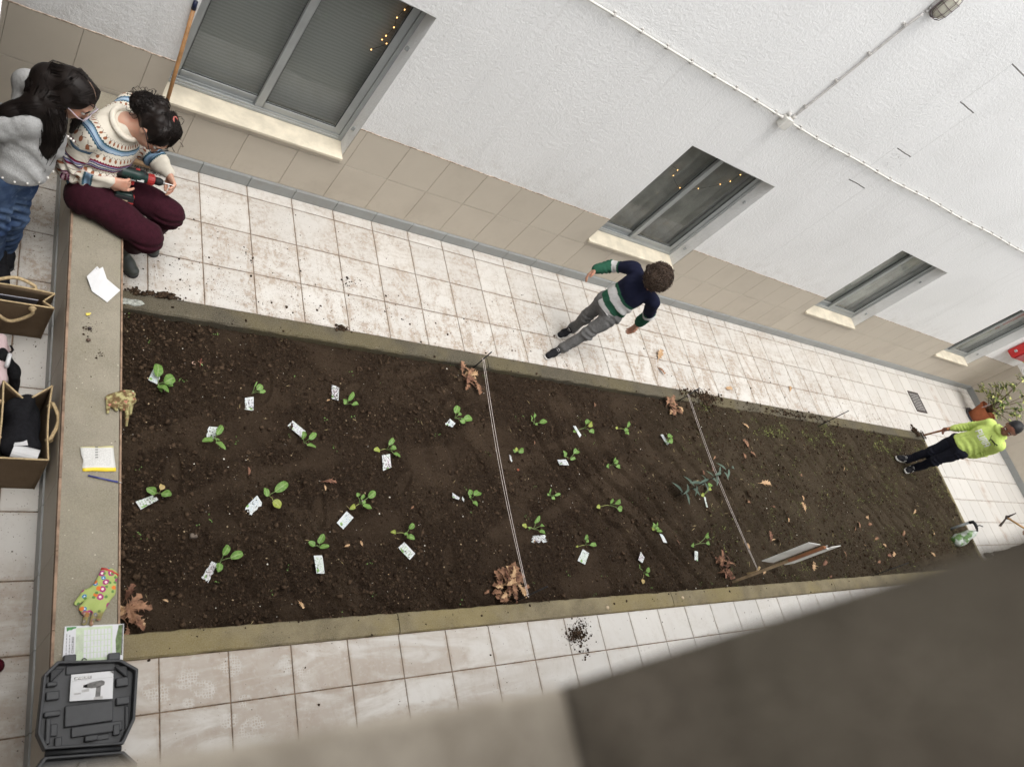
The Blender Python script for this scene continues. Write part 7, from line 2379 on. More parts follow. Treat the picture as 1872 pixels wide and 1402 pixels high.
# ================================================================ bags on the passage floor
def m_jute():
    b = NB('jute_cloth', .95, .1)
    v = b.pos()
    w1 = b.noise(1, 2, .5, b.scl(v, 420, 420, 40))
    w2 = b.noise(1, 2, .5, b.scl(v, 40, 40, 420))
    c = b.mix(b.ma('ADD', b.ma('MULTIPLY', w1, .5), b.ma('MULTIPLY', w2, .5)), (.125, .085, .052, 1), (.24, .175, .115, 1))
    c = b.mix(b.ss(b.noise(9, 4), .4, .7, 0, .25), c, (.11, .075, .045, 1))
    b.col(c)
    b.bump(b.ma('ADD', w1, w2), .35, .003)
    return b.m
M['jute'] = m_jute()
M['rope'] = simple('cotton_rope', (.50, .38, .22, 1), .9, .1, .15, 80, .2)
def bag(label, x0, x1, y0, y1, h, lean, gus, group='jute bags beside the low wall'):
    """open-topped bag: two broad faces (y0, y1) and two gussets that fold inwards"""
    t = thing('jute_bag', label, 'bag', ((x0 + x1) / 2, (y0 + y1) / 2, 0), group)
    n = 10
    def sheet(fn, nm):
        vs = [fn(i / n, j / n) for i in range(n + 1) for j in range(n + 1)]
        fs = [(i * (n + 1) + j, (i + 1) * (n + 1) + j, (i + 1) * (n + 1) + j + 1, i * (n + 1) + j + 1) for i in range(n) for j in range(n)]
        o = part(nm, MB().add(vs, fs), M['jute'], t, smooth=True)
        o.modifiers.new('cloth', 'SOLIDIFY').thickness = .004
    f = lambda v: np.array((0, lean * v, 0))
    if not gus[2]:
        fr = lambda u, v: np.array((x0 + (x1 - x0) * u, y0 - .010 * math.sin(math.pi * u) * math.sin(math.pi * v), h * v)) + f(v)
        bk = lambda u, v: np.array((x0 + (x1 - x0) * u, y1 + .008 * math.sin(math.pi * u) * v, h * v)) + f(v)
        sa = lambda u, v: np.array((x0 + gus[0] * math.sin(math.pi * u) ** 1.5 * v, y0 + (y1 - y0) * u, h * v)) + f(v)
        sb = lambda u, v: np.array((x1 - gus[1] * (1 - abs(2 * u - 1)) * v, y0 + (y1 - y0) * u, h * v * (1 - .05 * (1 - abs(2 * u - 1))))) + f(v)
    else:
        fr = lambda u, v: np.array((x0 + .006 * math.sin(3.1 * u), y0 + (y1 - y0) * u, h * v)) + f(v)
        bk = lambda u, v: np.array((x1 - .010 * math.sin(math.pi * u) * v, y0 + (y1 - y0) * u, h * v)) + f(v)
        sa = lambda u, v: np.array((x0 + (x1 - x0) * u, y0 + gus[0] * (1 - abs(2 * u - 1)) * v, h * v)) + f(v)
        sb = lambda u, v: np.array((x0 + (x1 - x0) * u, y1 - gus[1] * (1 - abs(2 * u - 1)) * v, h * v * (1 - .10 * (1 - abs(2 * u - 1)) * v))) + f(v)
    for fn, nm in ((fr, 'face_panel'), (bk, 'face_panel'), (sa, 'gusset'), (sb, 'gusset')):
        sheet(fn, nm)
        rim = [fn(k / 12, 1.0) for k in range(13)]
        part('rim_piping', MB().tube(rim, .0042, 6), M['rope'], t, smooth=True)
        if nm == 'gusset' or True:
            part('seam', MB().tube([fn(1.0, k / 8) for k in range(9)], .003, 5), M['jute'], t, smooth=True)
    part('bottom', MB().add([fr(0, 0), fr(1, 0), bk(1, 0), bk(0, 0)], [(0, 1, 2, 3)]), M['jute'], t)
    for fn, sg in ((fr, -1), (bk, 1)):
        a, b_ = fn(.28, .97), fn(.74, .97)
        outd = np.array((0, sg * .012, 0)) if not gus[2] else np.array((sg * .012, 0, 0))
        if sg < 0:
            pts = [a + outd, a + outd * 1.6 - np.array((0, 0, .05)), (a + b_) / 2 + outd * 2 - np.array((0, 0, .125)), b_ + outd * 1.6 - np.array((0, 0, .05)), b_ + outd]
        else:
            pts = [a + outd * .3, a + outd + np.array((0, 0, .02)), (a + b_) / 2 + outd * 3 + np.array((0, 0, .03)), b_ + outd + np.array((0, 0, .02)), b_ + outd * .3]
        hnd = part('handle', MB().tube(spline(pts, 20), .0085, 8), M['rope'], t, smooth=True)
        for p in (a, b_):
            part('handle_patch', MB().ell(p + outd * .7 - np.array((0, 0, .01)), (.018, .010, .020), 10, 6), M['rope'], hnd, smooth=True)
    return t
bag('flat jute bag with a rope handle hanging down nearest the girl\'s feet', -1.20, -.862, -1.492, -1.405, .355, -.035, (.0, .045, False))
bag('jute bag standing open and stuffed with black clothing', -1.045, -.850, -2.335, -1.955, .345, 0.0, (.0, .075, True))
o = part('document_sleeve', MB().obox((-1.05, -1.468, .26), ((1, 0, 0), (0, 1, .25), (0, -.25, 1)), (.12, .002, .09)), simple('grey_sleeve', (.22, .22, .26, 1), .4, .4), None)
tag(o, 'grey plastic sleeve sticking up inside the flat jute bag', 'document sleeve')
S = SDF(.007)
S.ell((-.945, -2.06, .20), (.075, .11, .10), None, .03)
S.ell((-.965, -2.20, .22), (.06, .10, .10), None, .03)
S.ell((-.90, -2.13, .235), (.036, .10, .055), None, .03)
S.cone((-.99, -2.05, .27), (-.90, -2.24, .27), .04, .035, .03)
S.cone((-1.0, -2.24, .27), (-.93, -2.02, .285), .03, .03, .03)
o, _ = smooth_part('black_clothing', S, m_cloth('black_jacket_cloth', (.010, .010, .012, 1), .3), None, (.012, 30, 77))
tag(o, 'crumpled black clothing filling the second jute bag', 'clothing')
t = thing('paper_roll', 'white roll stuck in the stuffed jute bag beside black clothing', 'roll', (-.93, -2.285, .25))
part('roll', MB().tube([(-.985, -2.275, .29), (-.885, -2.300, .29)], .034, 16), M['paper'], t, smooth=False)
part('loose_end', MB().add([(-.985, -2.265, .325), (-.93, -2.262, .33), (-.935, -2.225, .315), (-.975, -2.23, .31)], [(0, 1, 2, 3)]), M['paper'], t)
def m_floral():
    b = NB('pink_floral_cloth', .85, .15)
    c = b.mix(b.noise(5, 3), (.50, .37, .38, 1), (.60, .48, .47, 1))
    for sc, th, colr, lo, hi in ((9, .42, (.015, .012, .014, 1), .0, .35), (12, .36, (.32, .012, .02, 1), .4, .58), (15, .30, (.42, .25, .03, 1), .6, .78), (16, .30, (.09, .15, .03, 1), .8, 1.0)):
        vn = b.n('TexVoronoi')
        b.put(vn.inputs['Vector'], b.scl(b.pos(), 1.0, .6, .8))
        vn.inputs['Scale'].default_value = sc
        cr = b.xyz(vn.outputs['Color'])[1]
        on = b.ma('MULTIPLY', b.ma('GREATER_THAN', cr, lo), b.ma('LESS_THAN', cr, hi))
        c = b.mix(b.ma('MULTIPLY', on, b.ma('LESS_THAN', b.ma('ADD', vn.outputs['Distance'], b.ma('MULTIPLY', b.noise(40, 2), .25)), th)), c, colr)
    b.col(c)
    b.bump(b.noise(22, 3), .3, .01)
    return b.m
fb = thing('floral_bag', 'pink floral cloth bag between the two jute bags', 'bag', (-1.07, -1.78, 0))
S = SDF(.007)
S.ell((-1.085, -1.76, .13), (.085, .14, .13), None, .03)
S.cone((-1.06, -1.66, .22), (-1.05, -1.88, .22), .035, .04, .03)
S.cone((-1.08, -1.65, .10), (-1.08, -1.90, .10), .06, .06, .03)
smooth_part('bag_body', S, m_floral(), fb, (.010, 22, 33))
part('ring', MB().tube([(-1.025 + .004 * math.cos(a), -1.80 + .030 * math.cos(a), .265 + .022 * math.sin(a)) for a in np.linspace(0, 6.283, 17)], .010, 7, caps=False), M['paper'], fb, smooth=True)
part('cord', MB().tube([(-1.02, -1.72, .27), (-1.0, -1.70, .2), (-1.01, -1.68, .12)], .005, 6), M['black'], fb, smooth=True)
S = SDF(.006)
S.cone((-1.05, -1.76, .25), (-.985, -1.80, .16), .028, .028, .02, ((0, 1, 0), 1.4))
S.cone((-.985, -1.80, .16), (-.962, -1.83, .02), .028, .022, .02, ((0, 1, 0), 1.5))
o, _ = smooth_part('black_scarf', S, m_cloth('black_scarf_cloth', (.010, .010, .011, 1), .3), None, (.007, 40, 78))
tag(o, 'black cloth drooping from the floral bag on to the paving', 'scarf')
S = SDF(.007)
S.cone((-1.02, -3.17, .045), (-.955, -3.15, .04), .05, .034, .02)
o, _ = smooth_part('burgundy_pouch', S, m_cloth('burgundy_pouch_cloth', (.06, .006, .012, 1), .2), None, (.004, 40, 5))
tag(o, 'dark burgundy pouch at the left edge on the passage floor', 'pouch')

# ================================================================ drain, pot plant, tap, hoe, mattock
dg_ = thing('drain_grate', 'square dark drain grate set in the paving near the end wall', 'drain grate', (10.48, -.545, 0))
M['iron'] = simple('rusty_iron', (.055, .040, .034, 1), .7, .3, .3, 40)
f_ = MB()
gx0, gx1, gy0, gy1 = 10.305, 10.650, -.718, -.370
f_.box(gx0, gx1, gy0, gy0 + .018, .0015, .008).box(gx0, gx1, gy1 - .018, gy1, .0015, .008).box(gx0, gx0 + .018, gy0 + .018, gy1 - .018, .0015, .008).box(gx1 - .018, gx1, gy0 + .018, gy1 - .018, .0015, .008)
part('frame', f_, M['iron'], dg_)
part('pit', MB().box(gx0 + .018, gx1 - .018, gy0 + .018, gy1 - .018, .0012, .0022), M['clipm'], dg_)
for k in range(11):
    y = gy0 + .030 + k * .0288
    part('bar', MB().box(gx0 + .019, gx1 - .019, y - .0085, y + .0085, .003, .0075), M['pale_bar'] if 'pale_bar' in M else M.setdefault('pale_bar', simple('worn_bar', (.035, .03, .03, 1), .6, .3)), dg_)
pt_ = thing('potted_plant', 'variegated shrub in a terracotta pot in the far corner', 'potted plant', (12.45, -.55, 0))
M['terra'] = simple('terracotta', (.36, .115, .052, 1), .8, .2, .12, 8)
M['saucer'] = simple('dark_saucer', (.085, .078, .088, 1), .7, .2)
PX, PY = 12.47, -.60
part('saucer', MB().lathe((PX, PY, .002), [(.0, .002), (.155, .0), (.180, .03), (.172, .032), (.15, .010), (.0, .008)], 22), M['saucer'], pt_, smooth=True)
part('pot', MB().lathe((PX, PY, .012), [(.0, .0), (.105, .0), (.150, .225), (.165, .228), (.168, .268), (.152, .270), (.145, .245), (.0, .24)], 24), M['terra'], pt_, smooth=False)
part('potting_soil', MB().lathe((PX, PY, .24), [(.0, .012), (.08, .010), (.140, .0)], 16), M['soil'], pt_, smooth=True)
M['stem'] = simple('woody_stem', (.16, .105, .06, 1), .8, .2)
def m_varieg():
    b = NB('variegated_leaf', .4, .4)
    v = b.pos()
    c = b.mix(b.ss(b.noise(16, 3, .6, v), .45, .58), (.075, .13, .03, 1), (.50, .50, .19, 1))
    b.col(c)
    b.b.inputs['Transmission Weight'].default_value = 0
    return b.m
M['varieg'] = m_varieg()
def leaf_quad(mb, p, d, nrm, L, w, curl=.15, n=4, shape=None):
    """blade of n segments with a midrib fold: p base, d direction"""
    d, nrm = _n(d), _n(nrm)
    nrm = _n(nrm - d * (nrm @ d))
    s = np.cross(nrm, d)
    vs = []
    for i in range(n + 1):
        u = i / n
        ww = w * (shape(u) if shape else math.sin(math.pi * min(1, u * .93 + .05)) ** .8)
        q = np.array(p) + d * L * u - nrm * curl * L * u * u
        vs += [q - s * ww / 2 + nrm * ww * .14, q, q + s * ww / 2 + nrm * ww * .14]
    fs = []
    for i in range(n):
        a = i * 3
        fs += [(a, a + 1, a + 4, a + 3), (a + 1, a + 2, a + 5, a + 4)]
    mb.add(vs, fs)
heads = [(12.45, -.30, .55), (12.45, -.42, .80), (12.40, -.55, .64), (12.42, -.40, .43), (12.36, -.74, .46), (12.45, -.80, .72), (12.40, -.95, .49), (12.47, -.36, .95), (12.5, -.24, .36), (12.35, -.63, .52), (12.38, -.48, .55), (12.5, -.62, .85), (12.55, -.72, .95), (12.4, -.85, .60), (12.44, -.36, .66), (12.36, -.52, .44)]
for h_ in heads:
    h_ = np.array(h_) + np.array((random.uniform(-.03, .03), 0, 0))
    base = np.array((PX + random.uniform(-.03, .03), PY + random.uniform(-.03, .03), .25))
    mid = base * .5 + h_ * .5 + np.array((0, 0, .05))
    st_ = part('stem', MB().tube(spline([base, mid, h_], 8), [.007] * 2 + [.006] * 3 + [.004] * 3, 6), M['stem'], pt_, smooth=True)
    for _ in range(13):
        mb = MB()
        a = random.random() * 6.283
        d = np.array((math.cos(a), math.sin(a), random.uniform(-.25, .75)))
        leaf_quad(mb, h_ + np.array((random.uniform(-.03, .03), random.uniform(-.03, .03), random.uniform(-.08, .03))), d, (0, 0, 1), random.uniform(.09, .14), random.uniform(.042, .062), .25)
        part('leaf', mb, M['varieg'], st_, smooth=True)
for k in range(2):
    part('plant_tag', MB().box(PX - .13 - .05 * k, PX - .118 - .05 * k, PY + .04, PY + .043, .25, .42), M['paper'], pt_)

tp = thing('standpipe_tap', 'grey standpipe with a black tap at the far corner of the bed', 'tap', (9.48, -2.53, -.02))
part('pipe', MB().tube([(9.48, -2.53, -.05), (9.484, -2.532, .26)], .016, 10), simple('grey_pipe', (.22, .235, .24, 1), .5, .4), tp, smooth=True)
part('elbow', MB().tube([(9.484, -2.532, .25), (9.488, -2.540, .295), (9.49, -2.575, .305), (9.49, -2.63, .300)], [.021, .022, .020, .017], 10), M['drillblack'], tp, smooth=True)
part('spout', MB().tube([(9.49, -2.63, .300), (9.49, -2.655, .295), (9.485, -2.665, .25)], [.014, .014, .012], 8), M['drillblack'], tp, smooth=True)
part('tap_lever', MB().tube([(9.49, -2.60, .315), (9.53, -2.60, .335), (9.60, -2.615, .338)], [.008, .006, .007], 6), M['drillblack'], tp, smooth=True)
def m_bagplastic():
    b = NB('cloudy_plastic_bag', .3, .5)
    b.col(b.mix(b.ss(b.noise(14, 4), .45, .58), (.50, .54, .50, 1), (.10, .20, .055, 1)))
    b.bump(b.noise(60, 3), .5, .006)
    return b.m
S = SDF(.006)
S.cone((9.43, -2.70, .05), (9.47, -2.675, .20), .085, .055, .03)
S.cone((9.47, -2.675, .20), (9.487, -2.66, .27), .05, .018, .03)
o, _ = smooth_part('plastic_bag', S, m_bagplastic(), None, (.008, 40, 13))
tag(o, 'cloudy plastic bag with greenery hanging from the tap', 'plastic bag')
hoe = thing('hoe', 'hoe with a smooth wooden handle in the boy in lime\'s hand', 'hoe', (9.9, -1.2, 0))
h0, h1 = np.array((8.93, -1.462, .695)), np.array((10.03, -1.145, .035))
part('handle', MB().tube([h0 - _n(h1 - h0) * .05, h1], .0135, 10), simple('orange_wood', (.42, .17, .06, 1), .45, .4, .12, 12), hoe, smooth=True)
part('hoe_head', MB().obox(h1 + np.array((.02, .005, -.005)), ((.9, .25, -.3), (-.25, .95, 0), (.3, .07, .95)), (.05, .06, .008)), M['iron'], hoe, bev=.003)
mk = thing('mattock', 'mattock with a dark forked head and pale wooden handle', 'mattock', (10.1, -2.6, .45))
mh = np.array((10.10, -2.545, .495))
part('handle', MB().tube([mh + np.array((0, -.012, .006)), np.array((10.13, -2.90, .72))], .013, 9), simple('pale_ash_wood', (.52, .31, .13, 1), .5, .4, .1, 12), mk, smooth=True)
part('mattock_head', MB().tube([mh + np.array((0, .01, -.012)), mh + np.array((.02, -.012, .012))], .026, 8), M['iron'], mk)
for pts, w0, w1 in (([mh, mh + np.array((-.005, -.035, -.055)), mh + np.array((-.005, -.075, -.125))], .016, .034), ([mh, mh + np.array((0, .006, .055)), mh + np.array((.01, .012, .120))], .016, .006)):
    part('blade', MB().tube(pts, [w0, (w0 + w1) / 2, w1], 6, True, .35), M['iron'], mk)
# ================================================================ planting
def m_leaf(name, c0, c1, vein):
    b = NB(name, .5, .35)
    at = b.n('Attribute', attribute_name='rib').outputs['Fac']
    c = b.mix(b.ss(b.noise(70, 3), .35, .65), c0, c1)
    c = b.mix(b.ma('MULTIPLY', b.ss(at, .16, .02), .7), c, vein)
    tr = b.n('BsdfTranslucent')
    b.l(c, tr.inputs[0])
    b.col(c)
    mx = b.n('MixShader')
    mx.inputs[0].default_value = .22
    b.l(b.b.outputs[0], mx.inputs[1])
    b.l(tr.outputs[0], mx.inputs[2])
    b.l(mx.outputs[0], b.out.inputs[0])
    b.bump(b.noise(160, 2), .2, .003)
    return b.m
LEAF = [m_leaf('seedling_leaf', (.105, .215, .040, 1), (.165, .29, .070, 1), (.30, .40, .17, 1)),
        m_leaf('yellowing_leaf', (.22, .28, .045, 1), (.32, .36, .07, 1), (.38, .42, .16, 1)),
        m_leaf('withered_leaf', (.40, .28, .10, 1), (.50, .38, .16, 1), (.45, .36, .2, 1))]
M['petiole'] = simple('pale_stem', (.22, .23, .12, 1), .6, .3, .15, 40)
SL = ['broad leaved seedling nearest the far kerb and the low wall', 'spindly seedling with two small leaves above a muddy card', 'three leaved seedling standing over a soil covered card', 'seedling at the lower end of a long clean white card',
      'seedling with a withered yellow leaf nearest the low wall', 'large seedling with one big oval leaf and one yellow green leaf', 'seedling with three leaves nearest the low wall on the near kerb side', 'seedling of three round leaves above an upright white card',
      'slim leaved seedling beside a card printed dark, far kerb side', 'four leaved seedling with a yellowing leaf above an upright card', 'round leaved seedling just before the first string, far kerb side', 'seedling beside a torn card in two pieces before the first string',
      'wide seedling with many leaves above a bluish slanted card', 'seedling above a muddy white card between the big leaf pile and the wall', 'tall seedling without a card just past the first string', 'seedling behind a narrow tilted card past the first string',
      'small seedling without a card, below the boy in stripes', 'two leaved seedling beside a tilted card nearest the second string', 'tiny seedling close to the first string above a sliver of card', 'seedling with an oval leaf above a wide short card',
      'upright seedling on a pale stem in the middle of the second plot', 'thin leaved little seedling without a card in the middle of the second plot', 'seedling stretched flat along the soil with a yellow leaf, no card', 'seedling with a long pointed leaf over a muddy card by the first string',
      'seedling just above a clean tilted card near the near kerb', 'seedling below its card with one yellow leaf, near kerb side', 'leafy clump above a narrow pinkish card beyond the second plot middle', 'small seedling above a half buried card by the leaf pile at the second string', 'small seedling over a white peg beside the grey green sapling']
CL = ['white card partly under the leaf of the seedling nearest the far kerb', 'muddy card below the spindly two leaved seedling', 'card almost hidden by soil crumbs under a three leaved seedling', 'long clean slanted white card above its seedling',
      'green printed card beside the seedling with a withered leaf', 'card with a dirty lower corner left of the big leaved seedling', 'torn printed card at the seedling nearest the near kerb and wall', 'upright card with pink print under three round leaves',
      'small upright card with dark print beside the slim leaved seedling', 'upright white card with one dark blot under a four leaved seedling', 'small ragged card just before the first string, far kerb side', 'card torn in two pieces before the first string',
      'bluish printed card on a slant below the widest seedling', 'white card spattered with mud left of the big leaf pile', '', 'narrow tilted card just past the first string', '', 'tilted card by the two leaved seedling nearest the second string',
      'sliver of card edge on by the first string', 'wide short clean card in the second plot', '', '', '', 'muddy wide card touching the first string side seedling', 'clean tilted card in the second plot on the near kerb side', 'small diamond shaped card above its seedling',
      'narrow pinkish card below the leafy clump', 'half buried curled card by the leaf pile at the second string', 'white peg below the grey green sapling']
def leaf_mesh(name, base, p, L, w, ang, mt, parent):
    """stalk from base plus a folded, slightly cupped blade centred on p"""
    base, p = np.array(base, float), np.array(p, float)
    hd = np.array((math.cos(ang), math.sin(ang), 0))
    d = _n(hd + np.array((0, 0, random.uniform(-.12, .28))))
    root = p - d * L * .5
    up = np.array((0, 0, 1.0))
    up = _n(up - d * (up @ d))
    s = np.cross(up, d)
    vs, fs, rib = [], [], []
    n, mcol = 7, (-1, -.55, 0, .55, 1)
    roll = random.uniform(-.30, .30)
    bend, ph = random.uniform(-.08, .22), random.random() * 6
    for i in range(n + 1):
        u = i / n
        prof = (math.sin(math.pi * min(1, .06 + u * .91)) ** .62) * (1 - .12 * u)
        for k in mcol:
            jag = 1 + .05 * math.sin(i * 5.1 + k * 3)
            q = root + d * L * u + s * w * .5 * k * prof * jag + up * (L * (.16 + bend) * math.sin(math.pi * u * .8) - L * (.14 + bend) * u * u + L * .05 * abs(k) * math.sin(u * 9 + ph) + abs(k) * w * .12 * prof + k * roll * w * prof)
            vs.append(q)
            rib.append(abs(k) * prof)
    for i in range(n):
        for k in range(4):
            a = i * 5 + k
            fs.append((a, a + 1, a + 6, a + 5))
    mb = MB().add(vs, fs)
    nb_ = len(vs)
    mid = base * .45 + root * .55 + np.array((0, 0, .006 + .1 * np.linalg.norm(root - base)))
    mb.tube(spline([base, mid, root, root + d * L * .12], 7), [.0030, .0027, .0025, .0023, .002, .0015, .001], 5)
    o = part(name, mb, mt, parent, smooth=True)
    vattr(o, 'rib', rib + [0.0] * (len(mb.v) - nb_), 'FLOAT')
    return o

def m_card():
    b = NB('plant_card_print', .55, .35)
    uv = b.gen().outputs['UV']
    U, V, _ = b.xyz(uv)
    rnd = b.n('ObjectInfo').outputs['Random']
    off = b.n('CombineXYZ')
    b.l(b.ma('MULTIPLY', rnd, 37), off.inputs[0])
    b.l(b.ma('MULTIPLY', rnd, 91), off.inputs[1])
    vv = b.n('VectorMath', operation='ADD')
    b.l(uv, vv.inputs[0])
    b.l(off.outputs[0], vv.inputs[1])
    q = vv.outputs[0]
    c = (.52, .54, .545, 1)
    rows = b.ma('GREATER_THAN', b.ma('FRACT', b.ma('MULTIPLY', U, 6.5)), .5)
    ink = b.ma('MULTIPLY', rows, b.ma('GREATER_THAN', b.noise(1, 2, .6, b.scl(q, 7, 17, 1)), .5))
    inside = b.ma('MULTIPLY', b.ma('MULTIPLY', b.ma('GREATER_THAN', U, .1), b.ma('LESS_THAN', U, .9)), b.ma('MULTIPLY', b.ma('GREATER_THAN', V, .12), b.ma('LESS_THAN', V, .9)))
    hue = b.ramp(rnd, [(0, (.16, .30, .38, 1)), (.3, (.20, .34, .16, 1)), (.55, (.26, .24, .36, 1)), (.8, (.38, .20, .30, 1))], 'CONSTANT')
    c = b.mix(b.ma('MULTIPLY', b.ma('MULTIPLY', ink, inside), .8), c, hue)
    blob = b.ma('ADD', b.ma('POWER', b.ma('SUBTRACT', U, .25), 2.0), b.ma('POWER', b.ma('MULTIPLY', b.ma('SUBTRACT', V, .84), 1.7), 2.0))
    c = b.mix(b.ss(blob, .035, .02), c, (.17, .32, .09, 1))
    c = b.mix(b.ss(b.noise(1, 2, .5, b.scl(q, 3, 3, 1)), .56, .7, 0, .5), c, (.45, .58, .40, 1))
    dirt = b.noise(1, 5, .7, b.scl(q, 6.5, 8, 1))
    c = b.mix(b.ss(b.ma('ADD', dirt, b.ma('MULTIPLY', rnd, .12)), .63, .67), c, (.022, .015, .010, 1))
    c = b.mix(b.ss(b.noise(1, 4, .6, b.scl(q, 2.5, 2.5, 1)), .5, .75, 0, .35), c, (.30, .25, .20, 1))
    b.col(c)
    b.rough(.5)
    return b.m
M['card'] = m_card()
ragged = {2: 3, 5: 2, 6: 4, 10: 4, 11: 0, 12: 0, 23: 3, 17: 2}
for i, (B, leaves, Q) in enumerate(SEED):
    bz = soil_z(*B)
    t = thing('seedling', SL[i], 'seedling', (B[0], B[1], bz), 'young plants in the bed')
    base = np.array((B[0], B[1], bz - .004))
    st = MB().tube([base - np.array((0, 0, .012)), base + np.array((0, 0, .022))], [.0034, .0026], 6)
    part('stem', st, M['petiole'], t, smooth=True)
    for (x, y, z, L, w, ang, ty) in leaves:
        z = bz + .02 + z * .75
        leaf_mesh('leaf', base + np.array((0, 0, .008)), (x, y, z), max(L * .92, .012), max(w * .92, .005), ang, LEAF[int(ty)], t)
    if Q:
        P = [np.array(q) for q in Q]
        if i == 11:
            pieces = [P, [np.array(q) for q in [(1.955, -2.302), (1.972, -2.318), (1.962, -2.342), (1.946, -2.325)]]]
            d0 = np.mean(P, 0)
            pieces[1] = [q - np.mean(pieces[1], 0) + d0 + np.array((.062, -.012)) for q in pieces[1]]
        else:
            pieces = [P]
        mb = MB()
        for P in pieces:
            n = 6
            tilt = random.uniform(-.006, .006)
            zz = max(soil_z(*(P[0] * (1 - a) * (1 - b_) + P[1] * a * (1 - b_) + P[2] * a * b_ + P[3] * (1 - a) * b_)) for a in (.05, .5, .95) for b_ in (.05, .35, .65, .95)) + .0035
            vs = []
            for lay in (0, .0012):
                for a in range(n + 1):
                    for b_ in range(n + 1):
                        u, v = a / n, b_ / n
                        r = ragged.get(i, 0)
                        du = .10 * math.sin(b_ * 2.7 + i) * (r and (a == n)) + .07 * math.sin(b_ * 4.1 + i) * (r > 2 and (a == 0))
                        dv = .09 * math.sin(a * 3.3 + i) * (r > 1 and b_ == n)
                        p = P[0] * (1 - u - du) * (1 - v - dv) + P[1] * (u + du) * (1 - v - dv) + P[2] * (u + du) * (v + dv) + P[3] * (1 - u - du) * (v + dv)
                        vs.append((p[0], p[1], zz + lay + tilt * (u - .5) * 2 + .0025 * math.sin(3 * v + i) * math.sin(2.2 * u)))
            m_ = (n + 1) ** 2
            fs = []
            for a in range(n):
                for b_ in range(n):
                    k = a * (n + 1) + b_
                    fs += [(k, k + 1, k + n + 2, k + n + 1), (m_ + k, m_ + k + n + 1, m_ + k + n + 2, m_ + k + 1)]
            rim = [a * (n + 1) for a in range(n + 1)] + [n * (n + 1) + b_ for b_ in range(1, n + 1)] + [a * (n + 1) + n for a in range(n - 1, -1, -1)] + [b_ for b_ in range(n - 1, 0, -1)]
            for a in range(len(rim)):
                b_ = (a + 1) % len(rim)
                fs.append((rim[a], rim[b_], m_ + rim[b_], m_ + rim[a]))
            mb.add(vs, fs)
        o = part('plant_card', mb, M['card'], None)
        P = pieces[0]
        uvmap(o, (P[0][0], P[0][1], 0), (*(P[1] - P[0]), 0), (*(P[3] - P[0]), 0))
        tag(o, CL[i], 'plant label', 'plant cards in the bed')
        # crumbs of soil that have rolled on to the card
        cp, cr = [], []
        for _ in range(random.choice((3, 6, 9, 14)) + (26 if i in (1, 2, 5, 8, 23) else 0)):
            u, v = random.random() ** (2 if i % 2 else .6), random.random() ** (.5 if i % 3 else 2)
            p = P[0] * (1 - u) * (1 - v) + P[1] * u * (1 - v) + P[2] * u * v + P[3] * (1 - u) * v
            cp.append((p[0], p[1], zz + .0035))
            cr.append(.0012 + .0030 * random.random() ** 2)
        CR = globals().setdefault('CRUMB', ([], []))
        CR[0].extend(cp)
        CR[1].extend(cr)
lumps('card_crumbs', np.array(CRUMB[0]), np.array(CRUMB[1]), M['clod'], .7)

# ------------------------------------------------------------ dry leaves
def m_dry(name, c0, c1):
    b = NB(name, .75, .25)
    b.col(b.mix(b.ss(b.noise(24, 4, .65), .34, .64), c0, c1))
    b.bump(b.noise(130, 3), .4, .004)
    return b.m
DRY = [m_dry('dry_oak_leaf', (.135, .070, .042, 1), (.30, .165, .098, 1)), m_dry('pale_dry_leaf', (.33, .20, .105, 1), (.46, .31, .18, 1)), m_dry('red_brown_leaf', (.085, .040, .026, 1), (.21, .105, .066, 1))]
def oak(p, L, ang, tilt, mb, curl=.25, seed=0):
    """lobed oak leaf: midrib rungs whose width swings between lobes and sinuses"""
    r = random.Random(seed)
    d = np.array((math.cos(ang) * math.cos(tilt), math.sin(ang) * math.cos(tilt), math.sin(tilt)))
    up = _n(np.array((0, 0, 1.0)) - d * d[2])
    s = np.cross(up, d)
    roll = r.uniform(-.5, .5)
    s, up = s * math.cos(roll) + up * math.sin(roll), up * math.cos(roll) - s * math.sin(roll)
    W = [.02, .06, .15, .36, .20, .24, .50, .24, .26, .46, .20, .18, .28, .03]
    X = [0, .12, .20, .26, .30, .42, .52, .48, .60, .74, .66, .80, .90, 1.0]
    XB = [0, .12, .20, .18, .30, .42, .38, .48, .60, .56, .66, .80, .80, 1.0]
    vs, fs = [], []
    for i in range(len(W)):
        c = np.array(p) + d * L * XB[i] * 1.0 + up * L * curl * math.sin(XB[i] * 2.6)
        for sg in (-1, 0, 1):
            w = W[i] * (1 + r.uniform(-.2, .2)) * L * .62
            x = (X[i] - XB[i]) * L * 1.0
            vs.append(c if sg == 0 else c + s * sg * w + d * x + up * w * curl * r.uniform(.4, 1.6))
    for i in range(len(W) - 1):
        a = i * 3
        fs += [(a, a + 1, a + 4, a + 3), (a + 1, a + 2, a + 5, a + 4)]
    mb.add(vs, fs)
    mb.tube([np.array(p) - d * L * .18, np.array(p) + d * L * .1], L * .012, 4)
    return mb
kk = 0
